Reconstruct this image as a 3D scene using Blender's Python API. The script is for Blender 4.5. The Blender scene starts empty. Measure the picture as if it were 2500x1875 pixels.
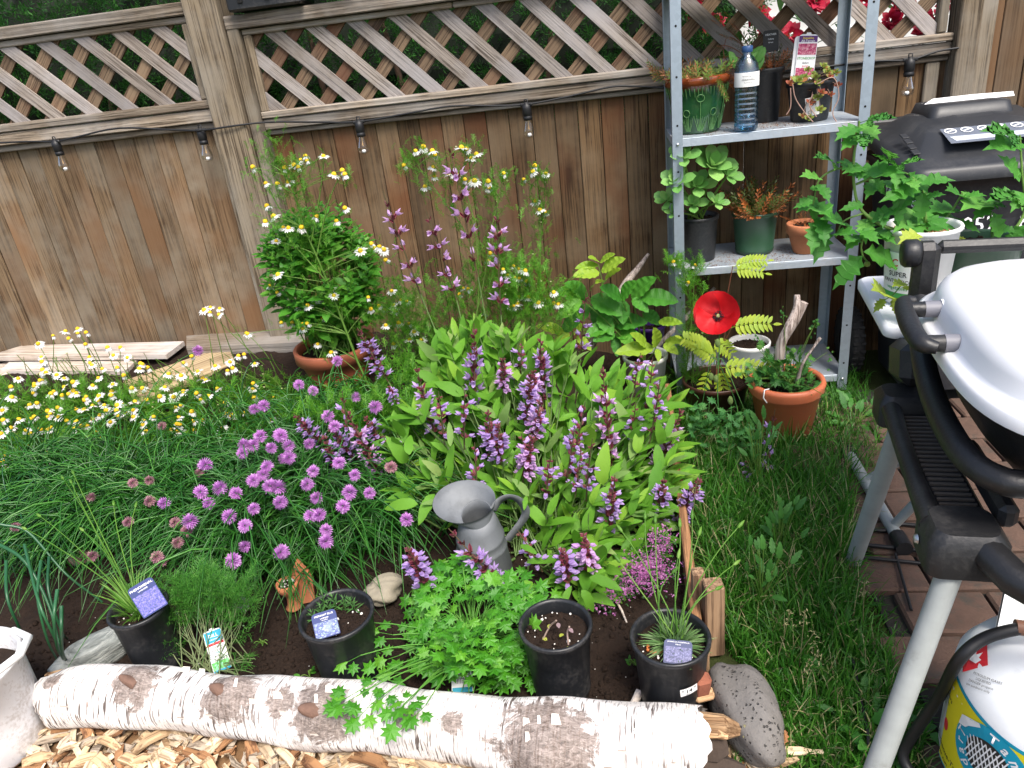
import bpy, math, random
import numpy as np
from mathutils import Vector, Matrix
random.seed(11); rng = np.random.default_rng(11)
U = random.uniform
# ------------------------------------------------------------------ camera
SC = bpy.context.scene
FPX, PITCH, YAW, ROLL = 1805.6, math.radians(24.8), math.radians(9.0), math.radians(7.06)
CAM = np.array([0.0, -3.2, 1.42])
_fw = np.array([-math.sin(YAW)*math.cos(PITCH), math.cos(YAW)*math.cos(PITCH), -math.sin(PITCH)])
_rt = np.array([math.cos(YAW), math.sin(YAW), 0.0]); _up = np.cross(_rt, _fw)
_ir = math.cos(ROLL)*_rt - math.sin(ROLL)*_up; _iu = math.cos(ROLL)*_up + math.sin(ROLL)*_rt
cd = bpy.data.cameras.new("camera"); cam = bpy.data.objects.new("camera", cd); SC.collection.objects.link(cam)
cd.sensor_width = 36; cd.lens = 26.0; cd.clip_start = .02; cd.clip_end = 400
cam.matrix_world = Matrix([[_ir[i], _iu[i], -_fw[i], CAM[i]] for i in range(3)] + [[0, 0, 0, 1]])
SC.camera = cam
# ------------------------------------------------------------------ light
w = bpy.data.worlds.new("World"); SC.world = w; w.use_nodes = True
nt = w.node_tree; bg = nt.nodes["Background"]
sky = nt.nodes.new("ShaderNodeTexSky"); sky.sky_type = 'NISHITA'; sky.sun_disc = False
SUN_EL, SUN_AZ = math.radians(58), math.radians(150)     # azimuth clockwise from +y
sky.sun_elevation = SUN_EL; sky.sun_rotation = SUN_AZ; sky.air_density = 1.0; sky.dust_density = 4.0; sky.ozone_density = 1.0
nt.links.new(sky.outputs[0], bg.inputs[0]); bg.inputs[1].default_value = 0.13
sd = bpy.data.lights.new("sun", 'SUN'); sd.energy = 2.0; sd.angle = math.radians(20); sd.color = (1, .96, .9)
so = bpy.data.objects.new("sun", sd); SC.collection.objects.link(so)
_sdir = Vector((math.sin(SUN_AZ)*math.cos(SUN_EL), math.cos(SUN_AZ)*math.cos(SUN_EL), math.sin(SUN_EL)))
so.rotation_euler = _sdir.to_track_quat('Z', 'Y').to_euler(); so.location = (0, -3, 6)
vs = SC.view_settings; vs.view_transform = 'Standard'; vs.look = 'None'; vs.exposure = 1.12; vs.gamma = 1; vs.use_curve_mapping = False
SC.cycles.max_bounces = 7; SC.cycles.transparent_max_bounces = 8; SC.cycles.diffuse_bounces = 3; SC.cycles.caustics_reflective = False; SC.cycles.caustics_refractive = False
try: SC.cycles.use_denoising = True
except Exception: pass

# ------------------------------------------------------------------ pixel helpers (2500 x 1875 photo pixels)
def ray(x, y): return _fw + (x-1250)/FPX*_ir - (y-937.5)/FPX*_iu
def atz(x, y, z=0.0):
    d = ray(x, y); return CAM + d*(z-CAM[2])/d[2]
def aty(x, y, Y=0.0):
    d = ray(x, y); return CAM + d*(Y-CAM[1])/d[1]
def A(*p): return np.array(p, float)
def nrm(v):
    v = np.asarray(v, float); return v/(np.linalg.norm(v, axis=-1, keepdims=True)+1e-12)

# ------------------------------------------------------------------ mesh builder
class MB:
    def __init__(s): s.v = []; s.f = []; s.n = 0
    def add(s, V, F, m=0, smooth=False):
        V = np.asarray(V, float).reshape(-1, 3)
        g = {}
        if isinstance(F, np.ndarray): g[F.shape[1]] = F
        else:
            for q in F: g.setdefault(len(q), []).append(q)
        for k, a in g.items(): s.f.append((np.asarray(a, int)+s.n, m, smooth))
        s.v.append(V); s.n += len(V); return s
    def tube(s, P, r, n=8, m=0, cap=True, smooth=True):
        P = np.asarray(P, float); k = len(P); r = np.broadcast_to(np.asarray(r, float), (k,))
        T = np.gradient(P, axis=0); T = nrm(T)
        a = A(0, 0, 1) if abs(T[0][2]) < .9 else A(1, 0, 0)
        N = nrm(np.cross(T[0], a)); V = []
        ang = np.linspace(0, 2*math.pi, n, endpoint=False)
        for i in range(k):
            N = nrm(N - T[i]*np.dot(N, T[i])); B = np.cross(T[i], N)
            V.append(P[i] + r[i]*(np.cos(ang)[:, None]*N + np.sin(ang)[:, None]*B))
        V = np.concatenate(V); F = []
        for i in range(k-1):
            for j in range(n):
                F.append((i*n+j, i*n+(j+1) % n, (i+1)*n+(j+1) % n, (i+1)*n+j))
        s.add(V, F, m, smooth)
        if cap and n > 2:
            s.add(V[:n], [tuple(range(n))[::-1]], m); s.add(V[-n:], [tuple(range(n))], m)
        return s
    def box(s, c, d, R=None, b=None, m=0):
        d = np.asarray(d, float)/2; b = min(d)*.25 if b is None else min(b, min(d)*.9)
        V = []; idx = {}
        for sx in (-1, 1):
            for sy in (-1, 1):
                for sz in (-1, 1):
                    for ax in range(3):
                        p = np.array([sx, sy, sz])*d
                        for o in range(3):
                            if o != ax: p[o] -= (sx, sy, sz)[o]*b
                        idx[(sx, sy, sz, ax)] = len(V); V.append(p)
        F = []
        for ax in range(3):
            o1, o2 = [(1, 2), (2, 0), (0, 1)][ax]
            for sg in (-1, 1):
                q = []
                for a_, b_ in ((-1, -1), (1, -1), (1, 1), (-1, 1)):
                    k = [0, 0, 0]; k[ax] = sg; k[o1] = a_; k[o2] = b_; q.append(idx[(*k, ax)])
                F.append(tuple(q if sg > 0 else q[::-1]))
        for ax in range(3):       # edges along ax
            o1, o2 = [(1, 2), (2, 0), (0, 1)][ax]
            for a_ in (-1, 1):
                for b_ in (-1, 1):
                    k0 = [0]*3; k1 = [0]*3; k0[ax] = -1; k1[ax] = 1; k0[o1] = k1[o1] = a_; k0[o2] = k1[o2] = b_
                    q = (idx[(*k0, o1)], idx[(*k1, o1)], idx[(*k1, o2)], idx[(*k0, o2)])
                    F.append(q if a_*b_ < 0 else q[::-1])
        for sx in (-1, 1):
            for sy in (-1, 1):
                for sz in (-1, 1):
                    q = tuple(idx[(sx, sy, sz, a_)] for a_ in range(3)); F.append(q if sx*sy*sz > 0 else q[::-1])
        V = np.array(V)
        if R is not None: V = V @ np.asarray(R).T
        return s.add(V+np.asarray(c, float), F, m)
    def lathe(s, prof, n=28, c=(0, 0, 0), m=0, sx=1, sy=1, R=None, smooth=True):
        prof = np.asarray(prof, float); k = len(prof); a = np.linspace(0, 2*math.pi, n, endpoint=False)
        V = np.concatenate([np.stack([p[0]*np.cos(a)*sx, p[0]*np.sin(a)*sy, np.full(n, p[1])], 1) for p in prof])
        F = [(i*n+j, i*n+(j+1) % n, (i+1)*n+(j+1) % n, (i+1)*n+j) for i in range(k-1) for j in range(n)]
        if R is not None: V = V @ np.asarray(R).T
        return s.add(V+np.asarray(c, float), F, m, smooth)
    def prism(s, poly, t, R=None, c=(0, 0, 0), m=0):
        poly = np.asarray(poly, float); n = len(poly)
        V = np.concatenate([np.c_[poly, np.full(n, -t/2)], np.c_[poly, np.full(n, t/2)]])
        F = [tuple(range(n))[::-1], tuple(range(n, 2*n))]+[(i, (i+1) % n, n+(i+1) % n, n+i) for i in range(n)]
        if R is not None: V = V @ np.asarray(R).T
        return s.add(V+np.asarray(c, float), F, m)
    def inst(s, T, pos, fr, sc, m=0, smooth=True):
        """many copies of template T=(V,F): pos (K,3), fr (K,3,3) columns = axes, sc (K,) or (K,3)"""
        V, F = T; K = len(pos); sc = np.asarray(sc, float); sc = sc[:, None]*np.ones(3) if sc.ndim == 1 else sc
        W = np.einsum('kij,kvj->kvi', fr, V[None]*sc[:, None, :])+np.asarray(pos)[:, None, :]
        off = (np.arange(K)*len(V))[:, None, None]
        base = s.n
        for q in ([F] if isinstance(F, np.ndarray) else F):
            s.f.append(((q[None]+off).reshape(-1, q.shape[1])+base, m, smooth))
        s.v.append(W.reshape(-1, 3)); s.n += K*len(V); return s
    def mesh(s, name, mats, off=(0, 0, 0)):
        me = bpy.data.meshes.new(name)
        V = np.concatenate(s.v) - np.asarray(off, float)
        lo, st, tot, mi, sm = [], [], [], [], []; p = 0
        for F, m, smo in s.f:
            k = F.shape[1]; nf = len(F); lo.append(F.ravel()); st.append(p+np.arange(nf)*k); tot.append(np.full(nf, k)); p += nf*k
            mi.append(np.full(nf, m)); sm.append(np.full(nf, smo))
        lo, st, mi, sm = map(np.concatenate, (lo, st, mi, sm))
        me.vertices.add(len(V)); me.vertices.foreach_set('co', V.ravel())
        me.loops.add(len(lo)); me.loops.foreach_set('vertex_index', lo.astype(np.int32))
        me.polygons.add(len(st)); me.polygons.foreach_set('loop_start', st.astype(np.int32))
        me.polygons.foreach_set('material_index', mi.astype(np.int32)); me.polygons.foreach_set('use_smooth', sm.astype(bool))
        for m in (mats if isinstance(mats, (list, tuple)) else [mats]): me.materials.append(m)
        me.update(calc_edges=True); me.validate(); return me
    def build(s, name, mats, parent=None, **k):
        off = np.array(parent.location) if (parent is not None and 'off' not in k) else np.asarray(k.get('off', (0, 0, 0)))
        o = ob(name, s.mesh(name, mats, off), parent)
        if parent is None: o.location = off
        if k.get('kind'): o['kind'] = k['kind']
        if k.get('label'): o['label'] = k['label']
        return o
LINK = SC.collection.objects.link
def ob(name, data, parent=None, M=None):
    o = bpy.data.objects.new(name, data); LINK(o)
    if parent is not None: o.parent = parent
    if M is not None: o.matrix_basis = M
    return o
def thing(name, label, cat, loc=(0, 0, 0), group=None):
    o = bpy.data.objects.new(name, None); LINK(o); o.location = [float(q) for q in loc]; o.empty_display_size = .05
    o['label'] = label; o['category'] = cat
    if group: o['group'] = group
    return o
def tag(o, label, cat, group=None):
    o['label'] = label; o['category'] = cat
    if group: o['group'] = group
    return o
def struct(o): o['kind'] = 'structure'; return o
def org(o, p):
    """move the origin of a childless top-level mesh object to p"""
    p = Vector([float(q) for q in p]); o.data.transform(Matrix.Translation(-p)); o.location = p; return o
def frame(d, up=(0, 0, 1)):
    """columns x,y,z with y along d and z towards up; d (...,3)"""
    y = nrm(d); u = np.broadcast_to(np.asarray(up, float), y.shape)
    x = np.cross(y, u); ln = np.linalg.norm(x, axis=-1, keepdims=True); x = np.where(ln < 1e-3, np.broadcast_to(A(1, 0, 0), y.shape), x/(ln+1e-9))
    z = np.cross(x, y); return np.stack([x, y, z], -1)
def m4(pos, fr, s=1.0):
    s = np.broadcast_to(np.asarray(s, float), (3,)); fr = np.asarray(fr)*s
    return Matrix([[float(fr[i][0]), float(fr[i][1]), float(fr[i][2]), float(pos[i])] for i in range(3)]+[[0, 0, 0, 1]])
def part(name, mesh, root, pos, fr=np.eye(3), s=1.0, label=None):
    o = ob(name, mesh, root, m4(np.asarray(pos)-np.array(root.location), fr, s))
    if label: o['label'] = label
    return o
def rotz(a): c, s = math.cos(a), math.sin(a); return np.array([[c, -s, 0], [s, c, 0], [0, 0, 1]])
def rotx(a): c, s = math.cos(a), math.sin(a); return np.array([[1, 0, 0], [0, c, -s], [0, s, c]])
def roty(a): c, s = math.cos(a), math.sin(a); return np.array([[c, 0, s], [0, 1, 0], [-s, 0, c]])
def bez(a, b, c, n=8):
    t = np.linspace(0, 1, n)[:, None]; a, b, c = map(lambda q: np.asarray(q, float), (a, b, c)); return (1-t)**2*a+2*t*(1-t)*b+t*t*c
def spline(P, n=6):
    P = np.asarray(P, float); Q = np.vstack([2*P[0]-P[1], P, 2*P[-1]-P[-2]]); out = []
    for i in range(1, len(Q)-2):
        for t in np.linspace(0, 1, n, endpoint=False):
            a, b, c, d = Q[i-1:i+3]
            out.append(.5*((2*b)+(c-a)*t+(2*a-5*b+4*c-d)*t*t+(3*b-a-3*c+d)*t**3))
    out.append(P[-1]); return np.array(out)
def vnoise(x, y, s=0):
    return (np.sin(x*1.7+s)+np.sin(y*2.3+1.3*s)+np.sin((x+y)*3.1+s*.7)+np.sin((x-y)*4.7+2*s))/4

# ------------------------------------------------------------------ materials
class NT:
    def __init__(s, name):
        s.m = bpy.data.materials.new(name); s.m.use_nodes = True; s.t = s.m.node_tree; s.p = s.t.nodes["Principled BSDF"]; s.o = s.t.nodes["Material Output"]
    def n(s, t, **k):
        nd = s.t.nodes.new("ShaderNode"+t)
        for a, v in k.items():
            if a.startswith('i_'):
                key = a[2:]; key = int(key) if key.isdigit() else key.replace('_', ' ')
                s.set(nd.inputs[key], v)
            else: setattr(nd, a, v)
        return nd
    def set(s, sock, v):
        if hasattr(v, 'is_output') or isinstance(v, bpy.types.NodeSocket): s.t.links.new(v, sock)
        elif isinstance(v, tuple) and len(v) == 3 and sock.type == 'RGBA': sock.default_value = (*v, 1)
        else: sock.default_value = v
    def math(s, op, a, b=0.0, clamp=False):
        nd = s.t.nodes.new("ShaderNodeMath"); nd.operation = op; nd.use_clamp = clamp; s.set(nd.inputs[0], a); s.set(nd.inputs[1], b); return nd.outputs[0]
    def mix(s, f, a, b, mode='MIX'):
        nd = s.t.nodes.new("ShaderNodeMix"); nd.data_type = 'RGBA'; nd.blend_type = mode
        s.set(nd.inputs[0], f); s.set(nd.inputs[6], a); s.set(nd.inputs[7], b); return nd.outputs[2]
    def ramp(s, f, stops):
        nd = s.t.nodes.new("ShaderNodeValToRGB"); e = nd.color_ramp.elements
        while len(e) < len(stops): e.new(.5)
        for q, (p, c) in zip(e, stops): q.position = p; q.color = (*c, 1) if isinstance(c, tuple) else (c, c, c, 1)
        s.t.links.new(f, nd.inputs[0]); return nd.outputs[0]
    def coord(s, kind='Object', scale=(1, 1, 1), rnd=True):
        tc = s.t.nodes.new("ShaderNodeTexCoord"); mp = s.t.nodes.new("ShaderNodeMapping"); mp.inputs['Scale'].default_value = scale
        v = tc.outputs[kind]
        if rnd:
            oi = s.t.nodes.new("ShaderNodeObjectInfo"); ad = s.t.nodes.new("ShaderNodeVectorMath"); ad.operation = 'ADD'
            sc_ = s.math('MULTIPLY', oi.outputs['Random'], 37.0); s.t.links.new(v, ad.inputs[0]); s.t.links.new(sc_, ad.inputs[1]); v = ad.outputs[0]
        s.t.links.new(v, mp.inputs[0]); return mp.outputs[0]
    def noise(s, vec, scale=5, detail=4, rough=.6, dist=0.0):
        nd = s.n('TexNoise', i_Scale=scale, i_Detail=detail, i_Roughness=rough, i_Distortion=dist); s.t.links.new(vec, nd.inputs[0]); return nd.outputs[0]
    def bump(s, h, strength=.3, dist=.01):
        nd = s.n('Bump', i_Strength=strength, i_Distance=dist, i_Height=h); s.t.links.new(nd.outputs[0], s.p.inputs['Normal']); return nd
    def rnd(s): return s.n('ObjectInfo').outputs['Random']
    def isl(s): return s.n('NewGeometry').outputs['Random Per Island']
    def done(s, col=None, rough=None, metal=None, spec=None):
        if col is not None: s.set(s.p.inputs['Base Color'], col)
        if rough is not None: s.set(s.p.inputs['Roughness'], rough)
        if metal is not None: s.set(s.p.inputs['Metallic'], metal)
        if spec is not None: s.set(s.p.inputs['Specular IOR Level'], spec)
        return s.m
def mul(c, k): return tuple(min(1, q*k) for q in c)
def plain(name, col, rough=.5, var=.25, scale=8, bump=.1, metal=0, bs=60, spec=.5, dirt=None):
    t = NT(name); v = t.coord(); f = t.noise(v, scale, 5, .65)
    c = t.mix(f, mul(col, 1-var), mul(col, 1+var))
    if dirt: c = t.mix(t.ramp(t.noise(v, scale*.7, 6, .7), [(dirt[1], 0.0), (dirt[1]+.2, 1.0)]), c, dirt[0])
    if bump: t.bump(t.noise(v, bs, 4), bump, .004)
    return t.done(c, rough, metal, spec)
def leafm(name, c1, c2, c3=None, rough=.5, trans=.3, vein=None, spec=.35, scale=30, obj=True):
    t = NT(name); v = t.coord(); r = t.isl(); ro = t.rnd()
    f = t.math('FRACT', t.math('ADD', r, ro)) if obj else r
    c = t.mix(f, c1, c2)
    if c3 is not None: c = t.mix(t.math('GREATER_THAN', t.math('FRACT', t.math('MULTIPLY', f, 7.31)), .82), c, c3)
    nz = t.noise(v, scale, 3); c = t.mix(t.math('MULTIPLY', nz, .55), c, mul(c1, .45))
    t.done(c, rough, 0, spec); t.bump(nz, .25, .004)
    tr = t.n('BsdfTranslucent'); t.set(tr.inputs[0], t.mix(.5, c, mul(c2, 1.6)))
    ms = t.n('MixShader', i_0=trans); t.t.links.new(t.p.outputs[0], ms.inputs[1]); t.t.links.new(tr.outputs[0], ms.inputs[2]); t.t.links.new(ms.outputs[0], t.o.inputs[0])
    return t.m
def wood(name, ca, cb, cc, ax=2, fine=1.0, stain=None, grey=None, rough=.85, bump=.5):
    """grain along local axis ax"""
    t = NT(name); sc = [14.0]*3; sc[ax] = .9; v = t.coord('Object', tuple(sc))
    g1 = t.noise(v, 3*fine, 6, .65, .8)
    sc2 = [70.0]*3; sc2[ax] = 1.6; v2 = t.coord('Object', tuple(sc2)); g2 = t.noise(v2, 2*fine, 4, .7, .3)
    wv = t.n('TexWave', wave_type='RINGS', i_Scale=1.1*fine, i_Distortion=5.0, i_Detail=3.0, i_Detail_Scale=1.2); t.t.links.new(v, wv.inputs[0])
    c = t.mix(g1, ca, cb); c = t.mix(t.math('MULTIPLY', wv.outputs['Fac'], .45), c, cc)
    c = t.mix(t.ramp(g2, [(.47, 0.0), (.60, .9)]), c, mul(cc, .5))
    kv = [5.5]*3; kv[ax] = 1.5; vk = t.n('TexVoronoi', i_Scale=1.0); t.t.links.new(t.coord('Object', tuple(kv)), vk.inputs[0]); c = t.mix(t.ramp(vk.outputs['Distance'], [(.05, .9), (.10, .35), (.15, 0.0)]), c, mul(cc, .35))
    b = t.coord('Object', (4, 4, 4))
    blot = t.noise(b, .8, 5, .6)
    if grey: c = t.mix(t.ramp(blot, [(.42, 0.0), (.66, .9)]), c, grey)
    if stain: c = t.mix(t.ramp(t.noise(b, .55, 3, .5), [(.52, 0.0), (.68, .85)]), c, stain)
    r = t.rnd(); k = t.math('ADD', t.math('MULTIPLY', r, .55), .72)
    hs = t.n('HueSaturation', i_Value=k, i_Color=c)
    h = t.math('ADD', t.math('MULTIPLY', g2, -1.0), t.math('MULTIPLY', wv.outputs['Fac'], -.4)); t.bump(h, bump, .004)
    return t.done(hs.outputs[0], rough, 0, .25)
def plastic(name, col, rough=.4, dust=None, bump=.06):
    t = NT(name); v = t.coord(); n1 = t.noise(v, 9, 6, .7); n2 = t.noise(v, 120, 3)
    c = t.mix(n1, mul(col, .8), mul(col, 1.2))
    if dust: c = t.mix(t.ramp(t.math('ADD', n1, t.math('MULTIPLY', n2, .5)), [(.75, 0.0), (.95, .6)]), c, dust)
    t.bump(n2, bump, .002); return t.done(c, t.math('ADD', t.math('MULTIPLY', n1, .25), rough-.12), 0, .45)
def metal(name, col, rough=.45, spangle=True):
    t = NT(name); v = t.coord(); vo = t.n('TexVoronoi', i_Scale=70.0); t.t.links.new(v, vo.inputs[0])
    n1 = t.noise(v, 6, 5); c = t.mix(t.math('MULTIPLY', vo.outputs['Color'], .5) if spangle else 0.0, mul(col, .85), mul(col, 1.15)); c = t.mix(t.math('MULTIPLY', n1, .5), c, mul(col, .55))
    return t.done(c, t.math('ADD', t.math('MULTIPLY', n1, .3), rough-.12), .75, .5)
# ================================================================== shared materials
W_BOARD = wood('grey_brown_board', (.160, .104, .056), (.240, .168, .098), (.095, .056, .030), stain=(.165, .088, .042), grey=(.225, .185, .135), bump=.35)
W_BOARD2 = wood('red_brown_board', (.115, .064, .028), (.180, .112, .055), (.055, .029, .014), stain=(.115, .044, .018), grey=(.18, .126, .075), bump=.4)
W_GREY = wood('weathered_slat', (.29, .245, .20), (.40, .355, .32), (.15, .115, .09), fine=1.3, grey=(.36, .335, .33), bump=.6)
W_BACK = wood('brown_slat', (.17, .11, .065), (.24, .175, .115), (.09, .055, .035), stain=(.16, .07, .04))
W_POST = wood('weathered_post', (.19, .145, .092), (.29, .235, .165), (.10, .07, .045), grey=(.26, .23, .185), bump=.7)
W_RAIL = wood('weathered_rail', (.235, .185, .135), (.34, .285, .22), (.12, .085, .055), ax=0, fine=1.2, grey=(.31, .285, .255), bump=.7)
W_PALE = wood('bleached_plank', (.46, .39, .31), (.58, .50, .42), (.30, .23, .17), ax=0, grey=(.52, .48, .46))
W_PLY = wood('tan_plank', (.62, .47, .27), (.70, .56, .35), (.50, .34, .18), ax=0, bump=.15)
W_RED = wood('cedar_edging', (.36, .17, .075), (.46, .25, .12), (.20, .09, .04), ax=1)
GALV = metal('galvanised_steel', (.42, .50, .57), .5)
BLACKP = plastic('black_plastic', (.012, .013, .015), .42, dust=(.07, .065, .06))
SOIL = None
def soilm():
    t = NT('potting_soil'); v = t.coord('Object', (1, 1, 1), False); n1 = t.noise(v, 60, 6, .75); n2 = t.noise(v, 9, 4)
    c = t.mix(n1, (.006, .004, .003), (.045, .027, .018)); c = t.mix(t.ramp(n2, [(.45, 0.0), (.7, .5)]), c, (.024, .015, .010))
    t.bump(n1, .9, .012); return t.done(c, .95, 0, .2)
SOIL = soilm()
PERL = plain('perlite', (.75, .72, .66), .9, .1, 8, 0)
def smooth(a, lo, hi):
    t = np.clip((np.asarray(a, float)-lo)/(hi-lo), 0, 1); return t*t*(3-2*t)
def hz(x, y):
    """soil height of the raised bed"""
    x = np.asarray(x, float); y = np.asarray(y, float)
    return .035+.185*smooth(y, -1.45, -.35)*smooth(-x, -.05, .7)+.025*smooth(y, -1.6, -.6)+.010*vnoise(x*9, y*9, 2)+.006*vnoise(x*31, y*27, 5)
# ================================================================== ground
def groundm():
    t = NT('earth_and_turf'); v = t.coord('Object', (1, 1, 1), False); n1 = t.noise(v, 40, 6, .7); n2 = t.noise(v, 3, 4)
    c = t.mix(n1, (.02, .016, .008), (.05, .06, .018)); c = t.mix(n2, c, (.03, .05, .012)); t.bump(n1, .6, .02); return t.done(c, .95, 0, .15)
mb = MB(); n = 60
g = np.linspace(-1, 1, n); gx, gy = np.meshgrid(np.sign(g)*np.abs(g)**2.2*60, np.sign(g)*np.abs(g)**2.2*60+(-1))
V = np.stack([gx.ravel(), gy.ravel(), np.full(n*n, -.012)], 1)
q = np.arange(n*n).reshape(n, n); F = np.stack([q[:-1, :-1], q[:-1, 1:], q[1:, 1:], q[1:, :-1]], -1).reshape(-1, 4)
mb.add(V, F); struct(mb.build('ground', groundm()))
def sheet(name, x0, x1, y0, y1, st, hf, mat, edge=None):
    X = np.arange(x0, x1+st/2, st); Y = np.arange(y0, y1+st/2, st); gx, gy = np.meshgrid(X, Y); z = hf(gx, gy)
    V = np.stack([gx.ravel(), gy.ravel(), z.ravel()], 1); q = np.arange(gx.size).reshape(gx.shape)
    F = np.stack([q[:-1, :-1], q[:-1, 1:], q[1:, 1:], q[1:, :-1]], -1).reshape(-1, 4)
    return MB().add(V, F, 0, True).build(name, mat)
bed = struct(sheet('garden_bed', -3.6, .168, -2.05, -.02, .02, hz, SOIL))
# clods and perlite on the soil near the front
def blob(n1=5, n2=4):
    V, F = [], []
    for i in range(n2+1):
        for j in range(n1):
            th = math.pi*i/n2; ph = 2*math.pi*j/n1; V.append((math.sin(th)*math.cos(ph), math.sin(th)*math.sin(ph), math.cos(th)))
    for i in range(n2):
        for j in range(n1): F.append((i*n1+j, (i+1)*n1+j, (i+1)*n1+(j+1) % n1, i*n1+(j+1) % n1))
    V = np.array(V)*(1+rng.uniform(-.25, .25, (len(V), 1))); return V, np.array(F)
def rndfr(K):
    d = rng.normal(size=(K, 3)); u = rng.normal(size=(K, 3)); y = nrm(d); x = nrm(np.cross(y, u)); return np.stack([x, y, np.cross(x, y)], -1)
K = 5200; x = rng.uniform(-1.75, .15, K); y = -1.98+rng.random(K)**1.6*.9; s = .0022+.0075*rng.random(K)**3
mb = MB().inst(blob(), np.stack([x, y, hz(x, y)+s*.2], 1), rndfr(K), s)
mb.build('soil_clods', SOIL, bed, kind='stuff')
K = 130; x = rng.uniform(-1.6, .15, K); y = rng.uniform(-1.97, -1.4, K)
MB().inst(blob(), np.stack([x, y, hz(x, y)+.002], 1), rndfr(K), .0008+.0022*rng.random(K)**2.5).build('perlite_grains', PERL, bed, kind='stuff')
# ------------------------------------------------------------------ wood chip path in front of the log
CHIP = [wood('wood_chip_%d' % i, a, b, c, ax=0, bump=.3) for i, (a, b, c) in enumerate([((.62, .47, .30), (.74, .61, .44), (.45, .31, .18)), ((.54, .37, .20), (.66, .50, .31), (.38, .23, .12)), ((.44, .36, .27), (.56, .48, .38), (.28, .21, .15)), ((.30, .15, .07), (.40, .22, .10), (.18, .08, .04))])]
path = struct(sheet('wood_chip_path', -2.6, .34, -3.9, -2.0, .05, lambda x, y: -.006+.012*vnoise(x*11, y*11, 1), plain('chip_bed', (.20, .11, .05), .95, .5, 40, .8)))
def chipmesh(i):
    r = random.Random(i); L = r.uniform(.03, .085); Wd = r.uniform(.007, .02); t = r.uniform(.003, .007); k = r.uniform(-.012, .012)
    xs = np.linspace(-L/2, L/2, 4); V = []
    for q, xx in enumerate(xs):
        ww = Wd*(.5+.5*r.random()) if q in (0, 3) else Wd*r.uniform(.8, 1.1); dz = k*(1-(2*xx/L)**2)
        for sy, sz in ((-1, -1), (1, -1), (1, 1), (-1, 1)): V.append((xx+r.uniform(-.004, .004), sy*ww/2, dz+sz*t/2*(.4 if q in (0, 3) else 1)))
    F = [(q*4+j, q*4+(j+1) % 4, q*4+4+(j+1) % 4, q*4+4+j) for q in range(3) for j in range(4)]+[(3, 2, 1, 0), (12, 13, 14, 15)]
    return np.array(V), F
chips = []
for i in range(10):
    V, F = chipmesh(i); chips.append([MB().add(V, F).mesh('wood_chip', [CHIP[j]]) for j in (0, 0, 1, 2, 3)])
K = 300; pts = []
while len(pts) < K:
    px, py = U(60, 1900), 1760+random.random()**.8*150
    if py < 1745+(px-100)*.065: continue
    p = atz(px, py, .0)
    if p[0] > .33: continue
    pts.append(p)
for p in pts:
    z = -.002+.014*random.random(); d = A(U(-1, 1), U(-1, 1), U(-.22, .22))
    fr = frame(d); fr = np.stack([fr[:, 1], -fr[:, 0], fr[:, 2]], 1)
    part('wood_chip', random.choice(random.choice(chips)), path, (p[0], p[1], z+.012), fr, U(1.0, 1.75))
mb = MB()
for i in range(8):
    V, F = chipmesh(100+i); K = 330; Fq = [np.array([f for f in F])]
    x = rng.uniform(-2.4, .33, K); y = -3.0+rng.random(K)*1.03; d = rng.normal(size=(K, 3))*A(1, 1, .22); fr = frame(d); fr = np.stack([fr[..., 1], -fr[..., 0], fr[..., 2]], -1)
    mb.inst((V, Fq), np.stack([x, y, rng.uniform(.0, .014, K)], 1), fr, rng.uniform(.55, 1.15, K), m=i % 4, smooth=False)
mb.build('wood_chip_litter', CHIP, path, kind='stuff')
# ------------------------------------------------------------------ paved patio under the grill
PAVE = plain('brown_paver', (.095, .055, .038), .9, .5, 22, .5, bs=150, dirt=((.05, .045, .035), .52))
patio = struct(MB().box((1.98, -2.0, -.014), (2.7, 3.2, .02), b=.001).build('patio', plain('paver_joint', (.02, .018, .014), .95, .3, 30, .5)))
pv = [MB().box((0, 0, 0), (.212, .142, .03), b=.006).mesh('paver', PAVE) for _ in range(1)]
ang = math.radians(-2)
for j in range(22):
    for i in range(10):
        lx = .62+.222*i+(.111 if j % 2 else 0)-.06; ly = -3.5+.152*j
        if lx-.11 < .5 or ly > -.55: continue
        part('paver', pv[0], patio, (lx, ly, U(-.001, .0025)), rotz(U(-.01, .01))@rotx(U(-.008, .008)))
# ================================================================== fence
fence = thing('lattice_fence', 'weathered brown cedar board fence topped with diagonal grey lattice', 'fence', (0, 0, 0))
BW = .0945
bmesh_ = []
for i in range(5):
    h = 1.24; wv_ = BW-.0025
    bmesh_.append([MB().box((0, 0, 0), (wv_, .018, h), b=.0025).mesh('board', m_) for m_ in (W_BOARD, W_BOARD2)])
def boards(x0, x1, ztop, hscale=1.0, y=.012, mi=0):
    x = x0+BW/2
    while x < x1:
        part('board', random.choice(bmesh_)[mi], fence, (x, y+U(-.0025, .0025), ztop-.62*hscale), rotz(U(-.008, .008)+(math.pi if random.random() < .5 else 0)), (1, 1, hscale))
        x += BW
boards(-3.75, -1.665, 1.255, 1.0); boards(-1.425, 1.31, 1.195, 1.0, mi=1); boards(1.375, 2.6, 1.95, 1.6, .0, mi=0)
def rail(x0, x1, z0, z1, y0, y1, m=W_RAIL, name='rail'):
    MB().box(((x0+x1)/2, (y0+y1)/2, (z0+z1)/2), (x1-x0, abs(y1-y0), z1-z0), b=.004).build(name, m, fence)
def vert(x0, x1, z0, z1, y0, y1, name='stile', m=W_POST):
    c = A((x0+x1)/2, (y0+y1)/2, (z0+z1)/2); me = MB().box((0, 0, 0), (x1-x0, abs(y1-y0), z1-z0), b=.005).mesh(name, m); return part(name, me, fence, c, rotz(0))
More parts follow.
